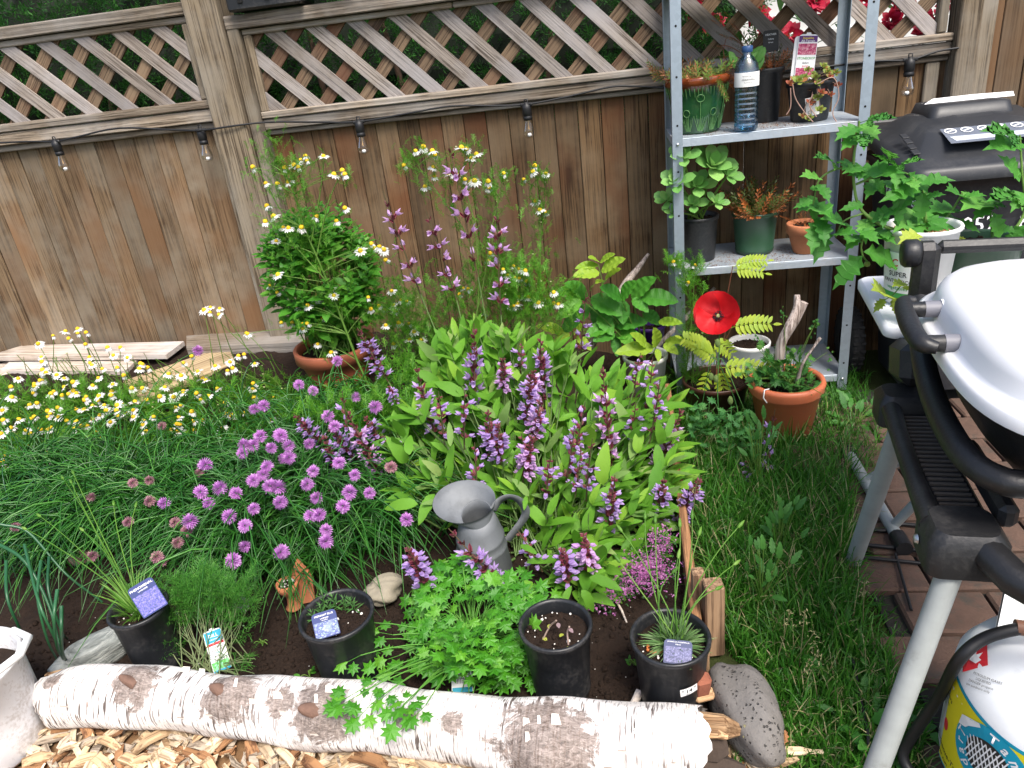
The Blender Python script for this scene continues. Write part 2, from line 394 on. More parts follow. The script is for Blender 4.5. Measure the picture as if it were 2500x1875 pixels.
# left panel
rail(-3.9, -1.612, 1.302, 1.335, -.052, .02); rail(-3.9, -1.612, 1.248, 1.299, -.044, .0); rail(-3.9, -1.612, 1.220, 1.245, -.026, .0)
rail(-3.9, -1.612, 1.655, 1.702, -.060, .04, name='rail'); rail(-3.9, -1.612, 1.628, 1.652, -.040, .03)
vert(-1.665, -1.618, 1.337, 1.626, -.038, .03); vert(-1.665, -1.618, .25, 1.217, -.018, .002)
vert(-1.612, -1.470, 0, 2.05, -.095, .05, 'post')
vert(-1.467, -1.418, 0.2, 1.605, -.070, .02); vert(-1.415, -1.382, 1.262, 1.555, -.045, .0)
# middle and right panel
rail(-1.466, -.42, 1.580, 1.630, -.074, .04); rail(-.418, 1.29, 1.578, 1.629, -.074, .04)
rail(-1.416, -.55, 1.556, 1.577, -.046, .0); rail(-.548, 1.29, 1.556, 1.577, -.046, .0)
rail(-1.416, 1.29, 1.236, 1.264, -.048, .02); rail(-1.416, 1.29, 1.190, 1.233, -.040, .0); rail(-1.416, 1.29, 1.168, 1.187, -.024, .0)
vert(1.232, 1.265, 1.266, 1.554, -.044, .0); vert(1.215, 1.265, .1, 1.166, -.020, .0); vert(1.293, 1.368, 0, 2.05, -.075, .03, 'post')
vert(1.372, 1.43, 0, 2.05, -.045, -.008); vert(1.60, 1.66, 0, 2.05, -.045, -.012)
# lattice: every slat is a clipped strip with its grain along its own z
def clip(poly, x0, x1, z0, z1):
    for ax, lim, sg in ((0, x0, 1), (0, x1, -1), (1, z0, 1), (1, z1, -1)):
        out = []
        for i in range(len(poly)):
            a, b = poly[i], poly[(i+1) % len(poly)]; da, db = sg*(a[ax]-lim), sg*(b[ax]-lim)
            if da >= 0: out.append(a)
            if da*db < 0: t = da/(da-db); out.append(a+(b-a)*t)
        poly = out
        if not poly: return []
    return poly
def lattice(x0, x1, z0, z1, ph_f, ph_b):
    for sg, y, ph, m in ((1, -.0255, ph_f, W_GREY), (-1, -.0125, ph_b, W_BACK)):
        d = nrm(A(sg, -1)); nn = A(-d[1], d[0]); k = -60
        for k in range(-40, 40):
            c = A(ph+k*.1718, z1); hw = .025+U(-.001, .001)
            poly = [c-d*3+nn*hw, c+d*3+nn*hw, c+d*3-nn*hw, c-d*3-nn*hw]
            poly = clip(poly, x0, x1, z0, z1)
            if len(poly) < 3: continue
            P = np.array(poly); ctr = P.mean(0); q = P-ctr
            L = np.stack([q@nn, q@d], 1)                    # local x, z(along)
            if np.ptp(L[:, 1]) < .03: continue
            ar = sum(L[i][0]*L[(i+1) % len(L)][1]-L[(i+1) % len(L)][0]*L[i][1] for i in range(len(L)))
            if ar < 0: L = L[::-1]
            R = np.array([[1, 0, 0], [0, 0, -1], [0, 1, 0]])     # prism (x,y)->(x,z)
            me = MB().prism(L, .011, R=R).mesh('lattice_slat', m)
            fr = np.stack([A(nn[0], 0, nn[1]), A(0, 1, 0)*(1 if (nn[0]*d[1]-nn[1]*d[0]) > 0 else 1), A(d[0], 0, d[1])], 1)
            if np.linalg.det(fr) < 0: fr[:, 1] *= -1
            part('lattice_slat', me, fence, (ctr[0], y, ctr[1]), fr)
lattice(-3.9, -1.64, 1.325, 1.64, -2.30, -1.90)
lattice(-1.40, 1.25, 1.255, 1.565, -1.130, -.845)
# ================================================================== beyond the fence
def needle_sprig():
    V, F = [], []
    for k in range(20):
        a = 2*math.pi*k*.381; t = k/20; el = .25+.9*t; L = .024*(1-.35*abs(t-.4)); b = A(0, .05*t, 0)
        d = A(math.cos(a)*math.cos(el), math.sin(el), math.sin(a)*math.cos(el)); s_ = nrm(np.cross(d, A(.3, .2, 1)))*.0022
        i = len(V); V += [b-s_*.6, b+d*L*.55-s_, b+d*L, b+d*L*.55+s_]; F.append((i, i+1, i+2, i+3))
    return np.array(V), np.array(F)
YEW = leafm('yew_needle', (.022, .10, .018), (.05, .19, .03), (.08, .27, .04), trans=.2, scale=9)
hedge = thing('yew_hedge', 'dark green needled yew hedge growing behind the lattice', 'hedge', (-1.4, .6, 0))
T = needle_sprig()
K = 5200; x = rng.uniform(-4.0, .75, K); y = .13+rng.random(K)**1.8*.5; z = rng.uniform(1.0, 2.15, K)
y = y+.10*vnoise(x*5, z*6, 3)+.08; d = np.stack([rng.normal(0, .5, K), -.4-rng.random(K)*.5, .35+rng.random(K)*.7], 1)
MB().inst(T, np.stack([x, y, z], 1), frame(d, (0, -.4, 1)), rng.uniform(.8, 1.7, K), smooth=False).build('crown', YEW, hedge, kind='stuff')
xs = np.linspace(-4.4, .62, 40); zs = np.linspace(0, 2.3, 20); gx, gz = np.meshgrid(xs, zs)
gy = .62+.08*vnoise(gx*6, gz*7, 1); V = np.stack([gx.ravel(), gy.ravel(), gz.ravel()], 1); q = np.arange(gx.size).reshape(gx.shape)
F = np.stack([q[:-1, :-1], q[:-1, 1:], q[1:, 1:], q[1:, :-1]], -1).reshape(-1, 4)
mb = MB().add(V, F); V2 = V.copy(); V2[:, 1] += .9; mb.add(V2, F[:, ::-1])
mb.build('dark_inner_backing', plain('painted_hedge_shade', (.008, .014, .006), .95, .4, 20, .5), hedge)  # backing sheets for inner branches, hedge-interior shade put into their near-black colour
for i in range(9):
    xx = -4.1+.55*i; MB().tube([(xx, .5, 0), (xx+U(-.1, .1), .5, .8), (xx+U(-.2, .2), .45, 1.6)], [.03, .024, .01], 6).build('trunk', plain('yew_bark', (.07, .04, .025), .9), hedge)
RHL = leafm('rhododendron_leaf', (.02, .07, .015), (.05, .14, .03)); RHF = leafm('crimson_petal', (.45, .008, .03), (.62, .03, .09), (.75, .10, .16), trans=.3)
def blade(L=1.0, W=.3, n=5, fold=.12, droop=.15, tip=1.0, pw=.9, serr=0.0):
    """leaf along +y, two strips folded on the midrib"""
    t = np.linspace(0, 1, n+1); wd = W/2*np.sin(np.pi*np.clip(t**pw*(1-.02)+.01, 0, 1))**tip
    if serr: wd = wd*(1+serr*np.where(np.arange(n+1) % 2 == 0, -1, 1))
    wd[-1] = 0; wd[0] = max(wd[0], W*.02)
    V = []
    for i, q in enumerate(t):
        z = -droop*q*q*L
        V += [(-wd[i], q*L, z+fold*wd[i]), (0, q*L, z), (wd[i], q*L, z+fold*wd[i])]
    F = []
    for i in range(n): F += [(3*i, 3*i+1, 3*i+4, 3*i+3), (3*i+1, 3*i+2, 3*i+5, 3*i+4)]
    return np.array(V, float), np.array(F)
rho = thing('rhododendron_shrub', 'shrub with crimson red flower clusters seen through the lattice', 'shrub', (1.0, .55, 0))
for bx, bz in [tuple(aty(a, b, .32)[[0, 2]]) for a, b in ((1700, 18), (1852, 30), (1878, 70), (1990, 5), (2005, 30), (2110, 8), (2185, 52), (2252, 70), (2285, 40), (2200, 5), (1935, 85), (1745, 60), (2310, 10))]:
    MB().tube([(1.0+U(-.1, .1), .55, 0), (1.0+(bx-1)*.5, .5, .8), (bx, .4, bz-.06)], [.014, .01, .004], 5).build('stem', plain('shrub_bark', (.10, .06, .04)), rho)
    K = 34; c = A(bx, .32+U(-.03, .05), bz); dd = nrm(rng.normal(size=(K, 3))*A(1, .8, .8)+A(0, -.4, .1))
    MB().inst(blade(1, .75, 4, .25, .2), c+dd*.012, frame(dd, (0, -1, .3)), rng.uniform(.028, .05, K)).build('flower_cluster', RHF, rho)
K = 240; c = np.stack([rng.uniform(.5, 1.45, K), rng.uniform(.4, .62, K), rng.uniform(.9, 2.0, K)], 1); dd = nrm(rng.normal(size=(K, 3))+A(0, -.5, .1))
MB().inst(blade(1, .36, 4, .15, .25), c, frame(dd), rng.uniform(.06, .11, K)).build('leaves', RHL, rho, kind='stuff')
# neighbour's white siding
SID = plain('white_siding', (.74, .73, .70), .6, .06, 4, .05)
house = thing('neighbour_house', 'white clapboard house wall beyond the lattice fence', 'house', (2.6, 2.6, 0))
MB().box((2.6, 2.7, 1.4), (4.8, .12, 2.8), b=.01).build('wall', SID, house)
sm = MB().box((0, 0, 0), (4.8, .016, .125), R=rotx(.10), b=.003).mesh('siding_board', SID)
for i in range(22): part('siding_board', sm, house, (2.6, 2.625, .06+i*.125))
# ================================================================== loose planks at the foot of the fence
def plank(name, label, pxs, z, t, m, tilt=0.0, y=None):
    """a plank whose top face has the photo corners far-left, far-right, near-right, near-left at height z"""
    P = np.array([atz(a, b, z) for a, b in pxs]); c = P.mean(0); ex = nrm(P[1]+P[2]-P[0]-P[3]); ex[2] = 0; ex = nrm(ex); ey = A(-ex[1], ex[0], 0)
    L = np.stack([(P-c)@ex, (P-c)@ey], 1)[::-1]
    o = bpy.data.objects.new(name, None)
    me = MB().prism(L, t).mesh(name, m); R = np.stack([ex, ey, A(0, 0, 1)], 1)@roty(tilt)
    q = ob(name, me, None, m4(c-A(0, 0, t/2), R)); bpy.data.objects.remove(o); return q
PG = 'old planks dumped along the foot of the fence'
tag(plank('plank', 'grey plank with an angled end lying against the foot of the fence', [(55, 843), (449, 833), (405, 866), (-40, 872)], .292, .022, W_PALE), 'grey plank with an angled end lying against the foot of the fence', 'plank', PG)
tag(plank('plank', '', [(30, 875), (342, 873), (305, 905), (0, 905)], .262, .022, W_PALE), 'bleached grey plank next to the longer one, half under the chamomile', 'plank', PG)
tag(plank('plank', '', [(-60, 905), (25, 880), (18, 915), (-60, 960)], .25, .02, W_PALE), 'short end of grey wood sticking out askew next to the bleached plank', 'plank', PG)
tag(plank('plank', '', [(300, 930), (555, 843), (575, 885), (330, 985)], .255, .02, W_PLY), 'tan new-looking plank lying slantwise among the chamomile', 'plank', PG)
tag(plank('plank', '', [(455, 818), (742, 803), (745, 835), (455, 850)], .285, .05, W_RAIL), 'thick weathered beam lying along the fence beside the mint pot', 'plank', PG)
tag(plank('plank', '', [(600, 876), (750, 870), (752, 915), (600, 925)], .22, .03, W_PALE), 'pale plank beside the terracotta pot of mint', 'plank', PG)
# ================================================================== string of bulbs along the fence rail
CABLE = plastic('black_rubber', (.01, .01, .011), .5)
def glassm(name, tint=(1, 1, 1), amt=.12):
    t = NT(name); tr = t.n('BsdfTransparent'); t.set(tr.inputs[0], tint); gl = t.n('BsdfGlossy', i_Roughness=.03); lw = t.n('LayerWeight', i_Blend=.35)
    f = t.math('ADD', t.math('MULTIPLY', lw.outputs['Fresnel'], .4), amt, True); ms = t.n('MixShader'); t.t.links.new(f, ms.inputs[0])
    t.t.links.new(tr.outputs[0], ms.inputs[1]); t.t.links.new(gl.outputs[0], ms.inputs[2]); t.t.links.new(ms.outputs[0], t.o.inputs[0]); return t.m
GLASS = glassm('clear_glass', (.97, .97, .95), .03)
FILA = plain('amber_filament', (.75, .45, .15), .4, .1, 8, 0); SPOTW = plain('bulb_spot_white', (.8, .8, .82), .2, .05, 8, 0)
sl = thing('string_light', 'black cable string light with clear bulbs strung along the fence rail', 'string light', aty(880, 300, -.075))
cp = [(-60, 352), (60, 346), (135, 345), (185, 335), (290, 313), (420, 317), (490, 318), (580, 306), (658, 298), (770, 298), (876, 297), (1000, 276), (1100, 259), (1200, 258), (1285, 255), (1390, 235), (1492, 212), (1560, 211), (1650, 214), (1780, 200), (1904, 175), (2020, 162), (2142, 149), (2222, 146), (2290, 125), (2340, 117)]
yy = lambda x: -.078 if x < 470 or x > 620 else -.105
MB().tube(spline([aty(a, b, yy(a)) for a, b in cp], 4), .0042, 6).build('cable', CABLE, sl)
sock = MB().lathe([(.0, .012), (.008, .012), (.011, .004), (.0175, 0), (.0185, -.012), (.0185, -.036), (.0165, -.038), (.0165, -.041), (.0185, -.043), (.0175, -.056), (.0, -.056)], 16).box((0, 0, .002), (.052, .012, .014), b=.004).tube([(-.006, 0, .010), (-.006, 0, .022), (.006, 0, .022), (.006, 0, .010)], .0028, 6).mesh('socket', CABLE)
bulb = MB().lathe([(.013, -.055), (.014, -.064), (.019, -.078), (.0245, -.094), (.0255, -.106), (.022, -.118), (.013, -.125), (.0, -.1265)], 18).mesh('bulb', GLASS)
fil = MB().tube([(0, 0, -.056), (0, 0, -.092)], .0016, 5).tube([(-.004, 0, -.09), (.004, 0, -.06)], .0009, 4).mesh('filament', FILA)
spt = MB().lathe([(.0, -.109), (.006, -.107), (.009, -.112), (.007, -.119), (0, -.121)], 8).mesh('bulb_spot', SPOTW)  # small pale blob inside the lower end of each bulb
for a, b in ((135, 347), (490, 319), (876, 299), (1285, 257), (2222, 147)):
    s_ = part('socket', sock, sl, aty(a, b, -.085), rotz(U(-.3, .3))@rotx(U(-.06, .06)), 1.0)
    for nm, me in (('bulb', bulb), ('filament', fil), ('bulb_spot', spt)): ob(nm, me, s_)
# ================================================================== black trays hanging on the rail
t_ = MB().box((-1.27, -.03, 1.70), (.30, .17, .125), b=.008)
for a, xx in enumerate((-1.36, -1.25)): t_.box((xx, -.117, 1.672), (.02, .008, .018), b=.002, m=1)
DARK = plain('dark_hole', (.002, .002, .002), .9, .1, 8, 0)
org(tag(t_.build('planter_box', [BLACKP, DARK]), 'black plastic planter box with square notches sitting on the fence top beside the post', 'planter'), (-1.27, -.03, 1.637))
t_ = MB().box((-1.0, -.03, 1.705), (.22, .16, .12), b=.03); org(tag(t_.build('planter_box', BLACKP), 'rounded black plastic planter box on the fence top away from the post', 'planter'), (-1.0, -.03, 1.645))
# ================================================================== steel shelving
SX0, SX1, SY0, SY1 = .240, .905, -.40, -.07
shelf = thing('shelving_unit', 'galvanised steel shelving unit standing against the fence', 'shelf', (.57, -.235, 0))
BOLTM = MB().lathe([(.0, .004), (.005, .003), (.006, 0)], 10).mesh('bolt', metal('bolt_zinc', (.6, .62, .64), .3, False))
def Lpost(sx, sy):
    t, a = .0022, .036
    P = np.array([(0, 0), (a, 0), (a, t), (t, t), (t, a), (0, a)], float)*A(sx, sy)
    return P if sx*sy > 0 else P[::-1]
for x, sx in ((SX0, 1), (SX1, -1)):
    for y, sy in ((SY0, 1), (SY1, -1)):
        m_ = MB().prism(Lpost(sx, sy), 1.96, c=(x, y, .98)); 
        u = m_.build('upright', GALV, shelf)
        for z in (.055, .54, 1.02, 1.50): ob('bolt', BOLTM, u, m4(A(x+sx*.018, y-sy*.0015, z-.004)-np.array(shelf.location), rotx(math.pi/2*sy)))
        hb = MB()
        for z in np.arange(.12, 1.9, .16): hb.lathe([(0, .0006), (.004, .0006)], 8, c=(x+sx*.018, y-sy*.0004, z), R=rotx(math.pi/2*sy))
        hb.build('bolt_holes', DARK, u, kind='stuff', off=np.array(shelf.location))
SHZ = (.068, .552, 1.034, 1.518)
def shelfm():
    t = NT('dusty_galvanised'); v = t.coord(); n1 = t.noise(v, 5, 6, .7); vo = t.n('TexVoronoi', i_Scale=60.0); t.t.links.new(v, vo.inputs[0])
    c = t.mix(t.math('MULTIPLY', vo.outputs['Color'], .4), (.40, .46, .52), (.56, .62, .68)); d = t.ramp(n1, [(.47, 0.0), (.68, .8)]); c = t.mix(d, c, (.36, .33, .29))
    m = t.math('SUBTRACT', .6, t.math('MULTIPLY', d, .6), True); return t.done(c, .55, m, .5)
SHM = shelfm()
for z in SHZ:
    MB().box(((SX0+SX1)/2, (SY0+SY1)/2, z-.002), (SX1-SX0-.006, SY1-SY0-.006, .004), b=.001).box(((SX0+SX1)/2, SY0+.005, z-.0165), (SX1-SX0-.008, .003, .025), b=.001).box(((SX0+SX1)/2, SY1-.005, z-.0165), (SX1-SX0-.008, .003, .025), b=.001).box((SX0+.006, (SY0+SY1)/2, z-.0165), (.003, SY1-SY0-.016, .025), b=.001).box((SX1-.006, (SY0+SY1)/2, z-.0165), (.003, SY1-SY0-.016, .025), b=.001).build('shelf_board', SHM, shelf)
# brown litter fallen on the shelves
LIT = plain('dry_litter', (.17, .085, .045), .95, .5, 30, 0)
def litter(name, label, x0, x1, y0, y1, z, K):
    x = rng.uniform(x0, x1, K); y = rng.uniform(y0, y1, K); T = blade(1, .25, 2, .3, .3)
    o = MB().inst(T, np.stack([x, y, np.full(K, z+.002)], 1), frame(np.stack([rng.normal(size=K), rng.normal(size=K), rng.normal(size=K)*.2], 1)), rng.uniform(.005, .016, K)).build(name, LIT); o['kind'] = 'stuff'; o['label'] = label; o['category'] = 'litter'; return org(o, ((x0+x1)/2, (y0+y1)/2, z))
litter('dry_litter', 'brown dry plant litter on the upper steel shelf', .36, .70, -.385, -.2, SHZ[2], 520)
litter('dry_litter', 'brown dry plant litter on the middle steel shelf', .30, .70, -.39, -.2, SHZ[1], 650)
# ================================================================== helpers for pots, tags, lettering
TERRA = plain('terracotta', (.47, .17, .075), .8, .25, 10, .15, dirt=((.58, .40, .30), .60))
TERRAP = plastic('terracotta_plastic', (.33, .10, .05), .5, bump=.03)
ORANGEP = plastic('orange_plastic', (.52, .14, .06), .42, dust=(.40, .16, .09), bump=.03)
WHITEP = plastic('white_plastic', (.78, .78, .76), .45, bump=.03)
GREENP = plastic('green_plastic', (.022, .065, .034), .4)
def text_mesh(s, size, mat, bold=.0, align='CENTER', name='lettering'):
    cu = bpy.data.curves.new(name, 'FONT'); cu.body = s; cu.size = size; cu.align_x = align; cu.align_y = 'CENTER'; cu.offset = bold*size; cu.resolution_u = 2
    o = bpy.data.objects.new(name, cu); LINK(o); bpy.context.view_layer.update()
    me = bpy.data.meshes.new_from_object(o.evaluated_get(bpy.context.evaluated_depsgraph_get())); bpy.data.objects.remove(o)
    me.materials.clear(); me.materials.append(mat); me.name = name; return me
def ink(name, c): return plain(name, c, .6, .05, 8, 0)
INKW, INKK, INKR, INKB, INKG, INKT, INKY = ink('white_print', (.8, .8, .8)), ink('black_print', (.015, .015, .015)), ink('red_print', (.62, .02, .03)), ink('navy_print', (.015, .03, .14)), ink('green_print', (.05, .32, .05)), ink('teal_print', (.0, .30, .45)), ink('yellow_print', (.75, .58, .02))
def pxpot(xl, xr, yc, z): p, q = atz(xl, yc, z), atz(xr, yc, z); return (p+q)/2, float(np.linalg.norm(p-q)/2)
def pot(root, c, rt, h, rb, mat, rim=.018, lip=.004, soil=.02, wall=.003, soilmat=None, n=36, bands=()):
    """c = centre of the base (world)"""
    c = np.asarray(c, float)
    pr = [(0, .001), (rb-.004, .001), (rb, .004)]
    for t in bands: r = rb+(rt-rb)*t; pr += [(r, h*t-.003), (r+.002, h*t), (r, h*t+.003)]
    pr += [(rt-.001, h-rim), (rt+lip, h-rim+.002), (rt+lip+.001, h-.003), (rt+lip-.001, h), (rt-wall+.001, h), (rt-wall-.002, h-.006), (rb+(rt-rb)*(h-soil-.03)/h-wall, h-soil-.03)]
    MB().lathe(pr, n, c).build('pot', mat, root)
    rs = rb+(rt-rb)*(h-soil)/h-wall-.001
    k = 9; mb = MB(); V = [(0, 0, 0)]; F = []
    m_ = 22
    for i in range(1, k+1):
        for j in range(m_):
            a = 2*math.pi*j/m_; r = rs*i/k; V.append((r*math.cos(a), r*math.sin(a), U(-.003, .004)+(.0 if i < k else -.003)))
    for j in range(m_): F.append((0, 1+j, 1+(j+1) % m_))
    for i in range(k-1):
        for j in range(m_): F.append((1+i*m_+j, 1+(i+1)*m_+j, 1+(i+1)*m_+(j+1) % m_, 1+i*m_+(j+1) % m_))
    mb.add(np.array(V)+c+A(0, 0, h-soil), F, 0, True)
    K = 110; a = rng.uniform(0, 2*math.pi, K); r = rs*.95*np.sqrt(rng.random(K)); mb.inst(blob(), np.stack([c[0]+r*np.cos(a), c[1]+r*np.sin(a), np.full(K, c[2]+h-soil+.001)], 1), rndfr(K), .0018+.005*rng.random(K)**2)
    mb.build('soil', soilmat or SOIL, root); return rs
def perl(root, c, r, z, K=14):
    a = rng.uniform(0, 2*math.pi, K); q = r*.9*np.sqrt(rng.random(K)); MB().inst(blob(), np.stack([c[0]+q*np.cos(a), c[1]+q*np.sin(a), np.full(K, z+.004)], 1), rndfr(K), .0015+.003*rng.random(K)**2).build('perlite', PERL, root, kind='stuff')
def picm(name, c1, c2, c3, scale=60):
    t = NT(name); v = t.coord('Object', (1, 1, 1), False); n1 = t.noise(v, scale, 4, .7); n2 = t.noise(v, scale*.5, 3)
    c = t.ramp(n1, [(.35, c1), (.52, c2), (.66, c3)]); c = t.mix(t.ramp(n2, [(.5, 0.0), (.62, .6)]), c, mul(c3, .6)); return t.done(c, .45, 0, .4)
def card(root, name, pos, wd, ht, face, tilt_up=(0, 0, 1), roll=0.0, shape='round', mats=(None,), bands=(), texts=(), t=.0012):
    """thin plate centred at pos facing `face`; bands = (y0,y1,mat) in fractions of the height; texts = (str,size,y,mat[,x])"""
    z = nrm(face); y = nrm(np.asarray(tilt_up, float)-z*np.dot(tilt_up, z)); x = np.cross(y, z)
    R = np.stack([x, y, z], 1)@rotz(roll); pos = np.asarray(pos, float)
    r = min(wd, ht)*.16; P = []
    top = {'round': r, 'square': .001, 'peak': r}[shape]
    for sx, sy, a0, rr in ((1, -1, -90, r*.3), (1, 1, 0, top), (-1, 1, 90, top), (-1, -1, 180, r*.3)):
        for k in range(4):
            a = math.radians(a0+30*k); P.append((sx*(wd/2-rr)+rr*math.cos(a), sy*(ht/2-rr)+rr*math.sin(a)))
        if shape == 'peak' and (sx, sy) == (1, 1): P += [(wd*.14, ht/2), (wd*.1, ht/2+r*.6), (-wd*.1, ht/2+r*.6), (-wd*.14, ht/2)]
    o = MB().prism(P, t, R=R, c=pos).build(name, mats[0], root)
    off = np.array(root.location) if root is not None else 0
    for i, (y0, y1, m) in enumerate(bands):
        q = pos+R@A(0, (y0+y1)/2*ht-ht/2, t/2+.0004); MB().prism([(-wd*.47, -(y1-y0)*ht/2), (wd*.47, -(y1-y0)*ht/2), (wd*.47, (y1-y0)*ht/2), (-wd*.47, (y1-y0)*ht/2)], .0005, R=R, c=q).build('print', m, o, off=np.array(o.matrix_basis.translation)+off)
    for tx in texts:
        q = pos+R@A((tx[4] if len(tx) > 4 else 0)*wd, tx[2]*ht-ht/2, t/2+.0009); me = text_mesh(tx[0], tx[1], tx[3], .01)
        ob('lettering', me, o, m4(q-off-np.array(o.matrix_basis.translation), R))
    return o
def tocam(p): return nrm(CAM-np.asarray(p, float))
# ================================================================== birch log
p0, p1 = atz(140, 1702, .070), atz(1712, 1815, .076)
Lg = float(np.linalg.norm(p1-p0)); ex = nrm(p1-p0); ey = nrm(np.cross(A(0, 0, 1), ex)); ez = np.cross(ex, ey)
logr = ob('birch_log', None); logr.location = p0
def birchm(kn):
    t = NT('birch_bark'); v = t.coord('Object', (1, 1, 1), False); len1 = t.noise(t.coord('Object', (190, 16, 16), False), 1, 2, .5, .3); len2 = t.noise(t.coord('Object', (420, 34, 34), False), 1, 2, .5)
    c = t.mix(t.noise(v, 14, 4), (.66, .61, .56), (.86, .84, .82))
    gate = t.ramp(t.noise(v, 7, 3), [(.38, .25), (.55, 1.0)])
    c = t.mix(t.math('MULTIPLY', t.ramp(len1, [(.555, 0.0), (.615, .95)]), gate), c, (.07, .05, .042)); c = t.mix(t.ramp(len2, [(.60, 0.0), (.66, .75)]), c, (.16, .12, .10))
    curl = t.noise(v, 20, 5, .7, 1.5); c = t.mix(t.ramp(curl, [(.60, 0.0), (.70, .7)]), c, (.52, .36, .27))
    # dark furrowed bark round the branch collars
    acc = None
    for k in kn:
        d = t.n('VectorMath', operation='DISTANCE'); t.set(d.inputs[0], v); d.inputs[1].default_value = k[:3]
        q = t.math('SUBTRACT', 1.0, t.math('DIVIDE', d.outputs['Value'], k[3]), True); acc = q if acc is None else t.math('MAXIMUM', acc, q)
    wob = t.math('ADD', acc, t.math('MULTIPLY', t.math('SUBTRACT', t.noise(v, 22, 6, .75, .8), .5), 1.5))
    fur = t.noise(t.coord('Object', (60, 130, 130), False), 1, 5, .7, 1.2); dark = t.ramp(fur, [(.35, (.07, .05, .042)), (.5, (.20, .155, .13)), (.66, (.36, .30, .27))])
    c = t.mix(t.ramp(wob, [(.36, 0.0), (.50, .92)]), c, dark)
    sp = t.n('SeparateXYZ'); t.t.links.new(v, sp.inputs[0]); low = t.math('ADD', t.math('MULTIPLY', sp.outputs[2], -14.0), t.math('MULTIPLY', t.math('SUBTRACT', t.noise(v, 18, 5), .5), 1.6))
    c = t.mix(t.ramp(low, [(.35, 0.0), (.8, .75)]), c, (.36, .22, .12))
    t.bump(t.math('ADD', t.math('MULTIPLY', len1, -1.0), curl), .5, .006); return t.done(c, .75, 0, .25)
KN = []      # branch collars: along (0..1), angle (0 = up, + = towards the camera), size
for u_, a_, s_, px in ((.165, .10, .050, 0), (.325, .20, .062, 0), (.475, .55, .066, 0), (.80, 1.0, .082, 0)): KN.append((u_, a_, s_))
NX, NA = 110, 40
def logc(u): return A(0, .014*math.sin(u*5.2)+.005*math.sin(u*14), .005*math.sin(u*9)+.004*math.sin(u*21))
def logrd(u, a):
    r = .069+.009*u+.004*math.sin(u*17)+.0025*math.sin(u*41+a)+.003*math.sin(3*a+u*20)+.0015*math.sin(7*a-u*31)
    for ku, ka, ks in KN:
        d2 = ((u-ku)*Lg/(ks*.85))**2+((math.remainder(a-ka, 2*math.pi))*.08/(ks*.8))**2; r += ks*.36*math.exp(-d2*1.6)
    return r
V = []
for i in range(NX+1):
    u_ = i/NX; e = 1.0
    for j in range(NA):
        a = 2*math.pi*j/NA; r = logrd(u_, a); c_ = logc(u_); xx = u_*Lg
        if i == 0: xx -= .012*math.sin(a*2+1)+.01*random.random(); 
        if i == NX: xx += .010*math.sin(a*3)+.012*random.random()
        if i == 0: r *= .93
        loc = A(xx, c_[1]-math.sin(a)*r, c_[2]+math.cos(a)*r); V.append(loc)
F = [(i*NA+j, i*NA+(j+1) % NA, (i+1)*NA+(j+1) % NA, (i+1)*NA+j) for i in range(NX) for j in range(NA)]
RL = np.stack([ex, ey, ez], 1)
kn3 = [(ku*Lg, -math.sin(ka)*.085, math.cos(ka)*.085, ks*2.1) for ku, ka, ks in KN]+[(.41*Lg, -.03, .08, .075), (.60*Lg, -.05, .075, .06), (.67*Lg, -.05, .07, .05), (.02*Lg, -.02, .09, .05)]
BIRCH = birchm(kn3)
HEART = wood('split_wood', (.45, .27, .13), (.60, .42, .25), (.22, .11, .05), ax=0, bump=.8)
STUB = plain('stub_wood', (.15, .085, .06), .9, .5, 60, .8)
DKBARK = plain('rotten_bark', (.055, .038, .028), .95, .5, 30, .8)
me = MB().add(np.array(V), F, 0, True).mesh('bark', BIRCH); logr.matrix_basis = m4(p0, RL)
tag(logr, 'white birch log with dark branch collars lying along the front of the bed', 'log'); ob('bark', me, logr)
for sgn, X, nm in ((-1, .012, 'cut_end'), (1, Lg-.012, 'cut_end')):
    ring = [(X+U(-.012, .012), logc(0 if sgn < 0 else 1)[1]-math.sin(a)*.066, math.cos(a)*.066) for a in np.linspace(0, 2*math.pi, 20, endpoint=False)]
    ob(nm, MB().add(np.array([(X+sgn*.004, 0, 0)]+ring), [((0, 1+j, 1+(j+1) % 20) if sgn < 0 else (0, 1+(j+1) % 20, 1+j)) for j in range(20)]).mesh(nm, HEART), logr)
for ku, ka, ks in KN:      # broken branch stubs
    b = A(ku*Lg-.3*ks, -math.sin(ka)*.085, math.cos(ka)*.085); d = nrm(A(-.75, -math.sin(ka)*.6, math.cos(ka)*.6))
    ob('branch_stub', MB().tube([b-d*.02, b+d*.010, b+d*.020, b+d*.024], [ks*.30, ks*.20, ks*.12, ks*.04], 9).mesh('branch_stub', STUB), logr)
for (zz, yy_, rr, ln, mt) in ((.028, .02, .030, .075, HEART), (-.035, -.03, .034, .085, DKBARK), (.0, .0, .04, .05, DKBARK), (-.05, .01, .02, .06, HEART), (.045, -.015, .012, .05, HEART)):
    P = [(Lg-.03, yy_, zz), (Lg+ln*.6, yy_+U(-.006, .006), zz+U(-.006, .006)), (Lg+ln, yy_, zz-.004)]
    ob('splinter', MB().tube(P, [rr, rr*.85, rr*.45], 7, smooth=False).mesh('splinter', mt), logr)
for k in range(3):
    P = [(.02, .01+.015*k, -.03+.03*k), (-.035-.01*k, .01+.015*k, -.035+.03*k)]; ob('splinter', MB().tube(P, [.022, .008], 6, smooth=False).mesh('splinter', HEART), logr)
CURL = plain('bark_curl', (.78, .70, .62), .8, .25, 30, .2)
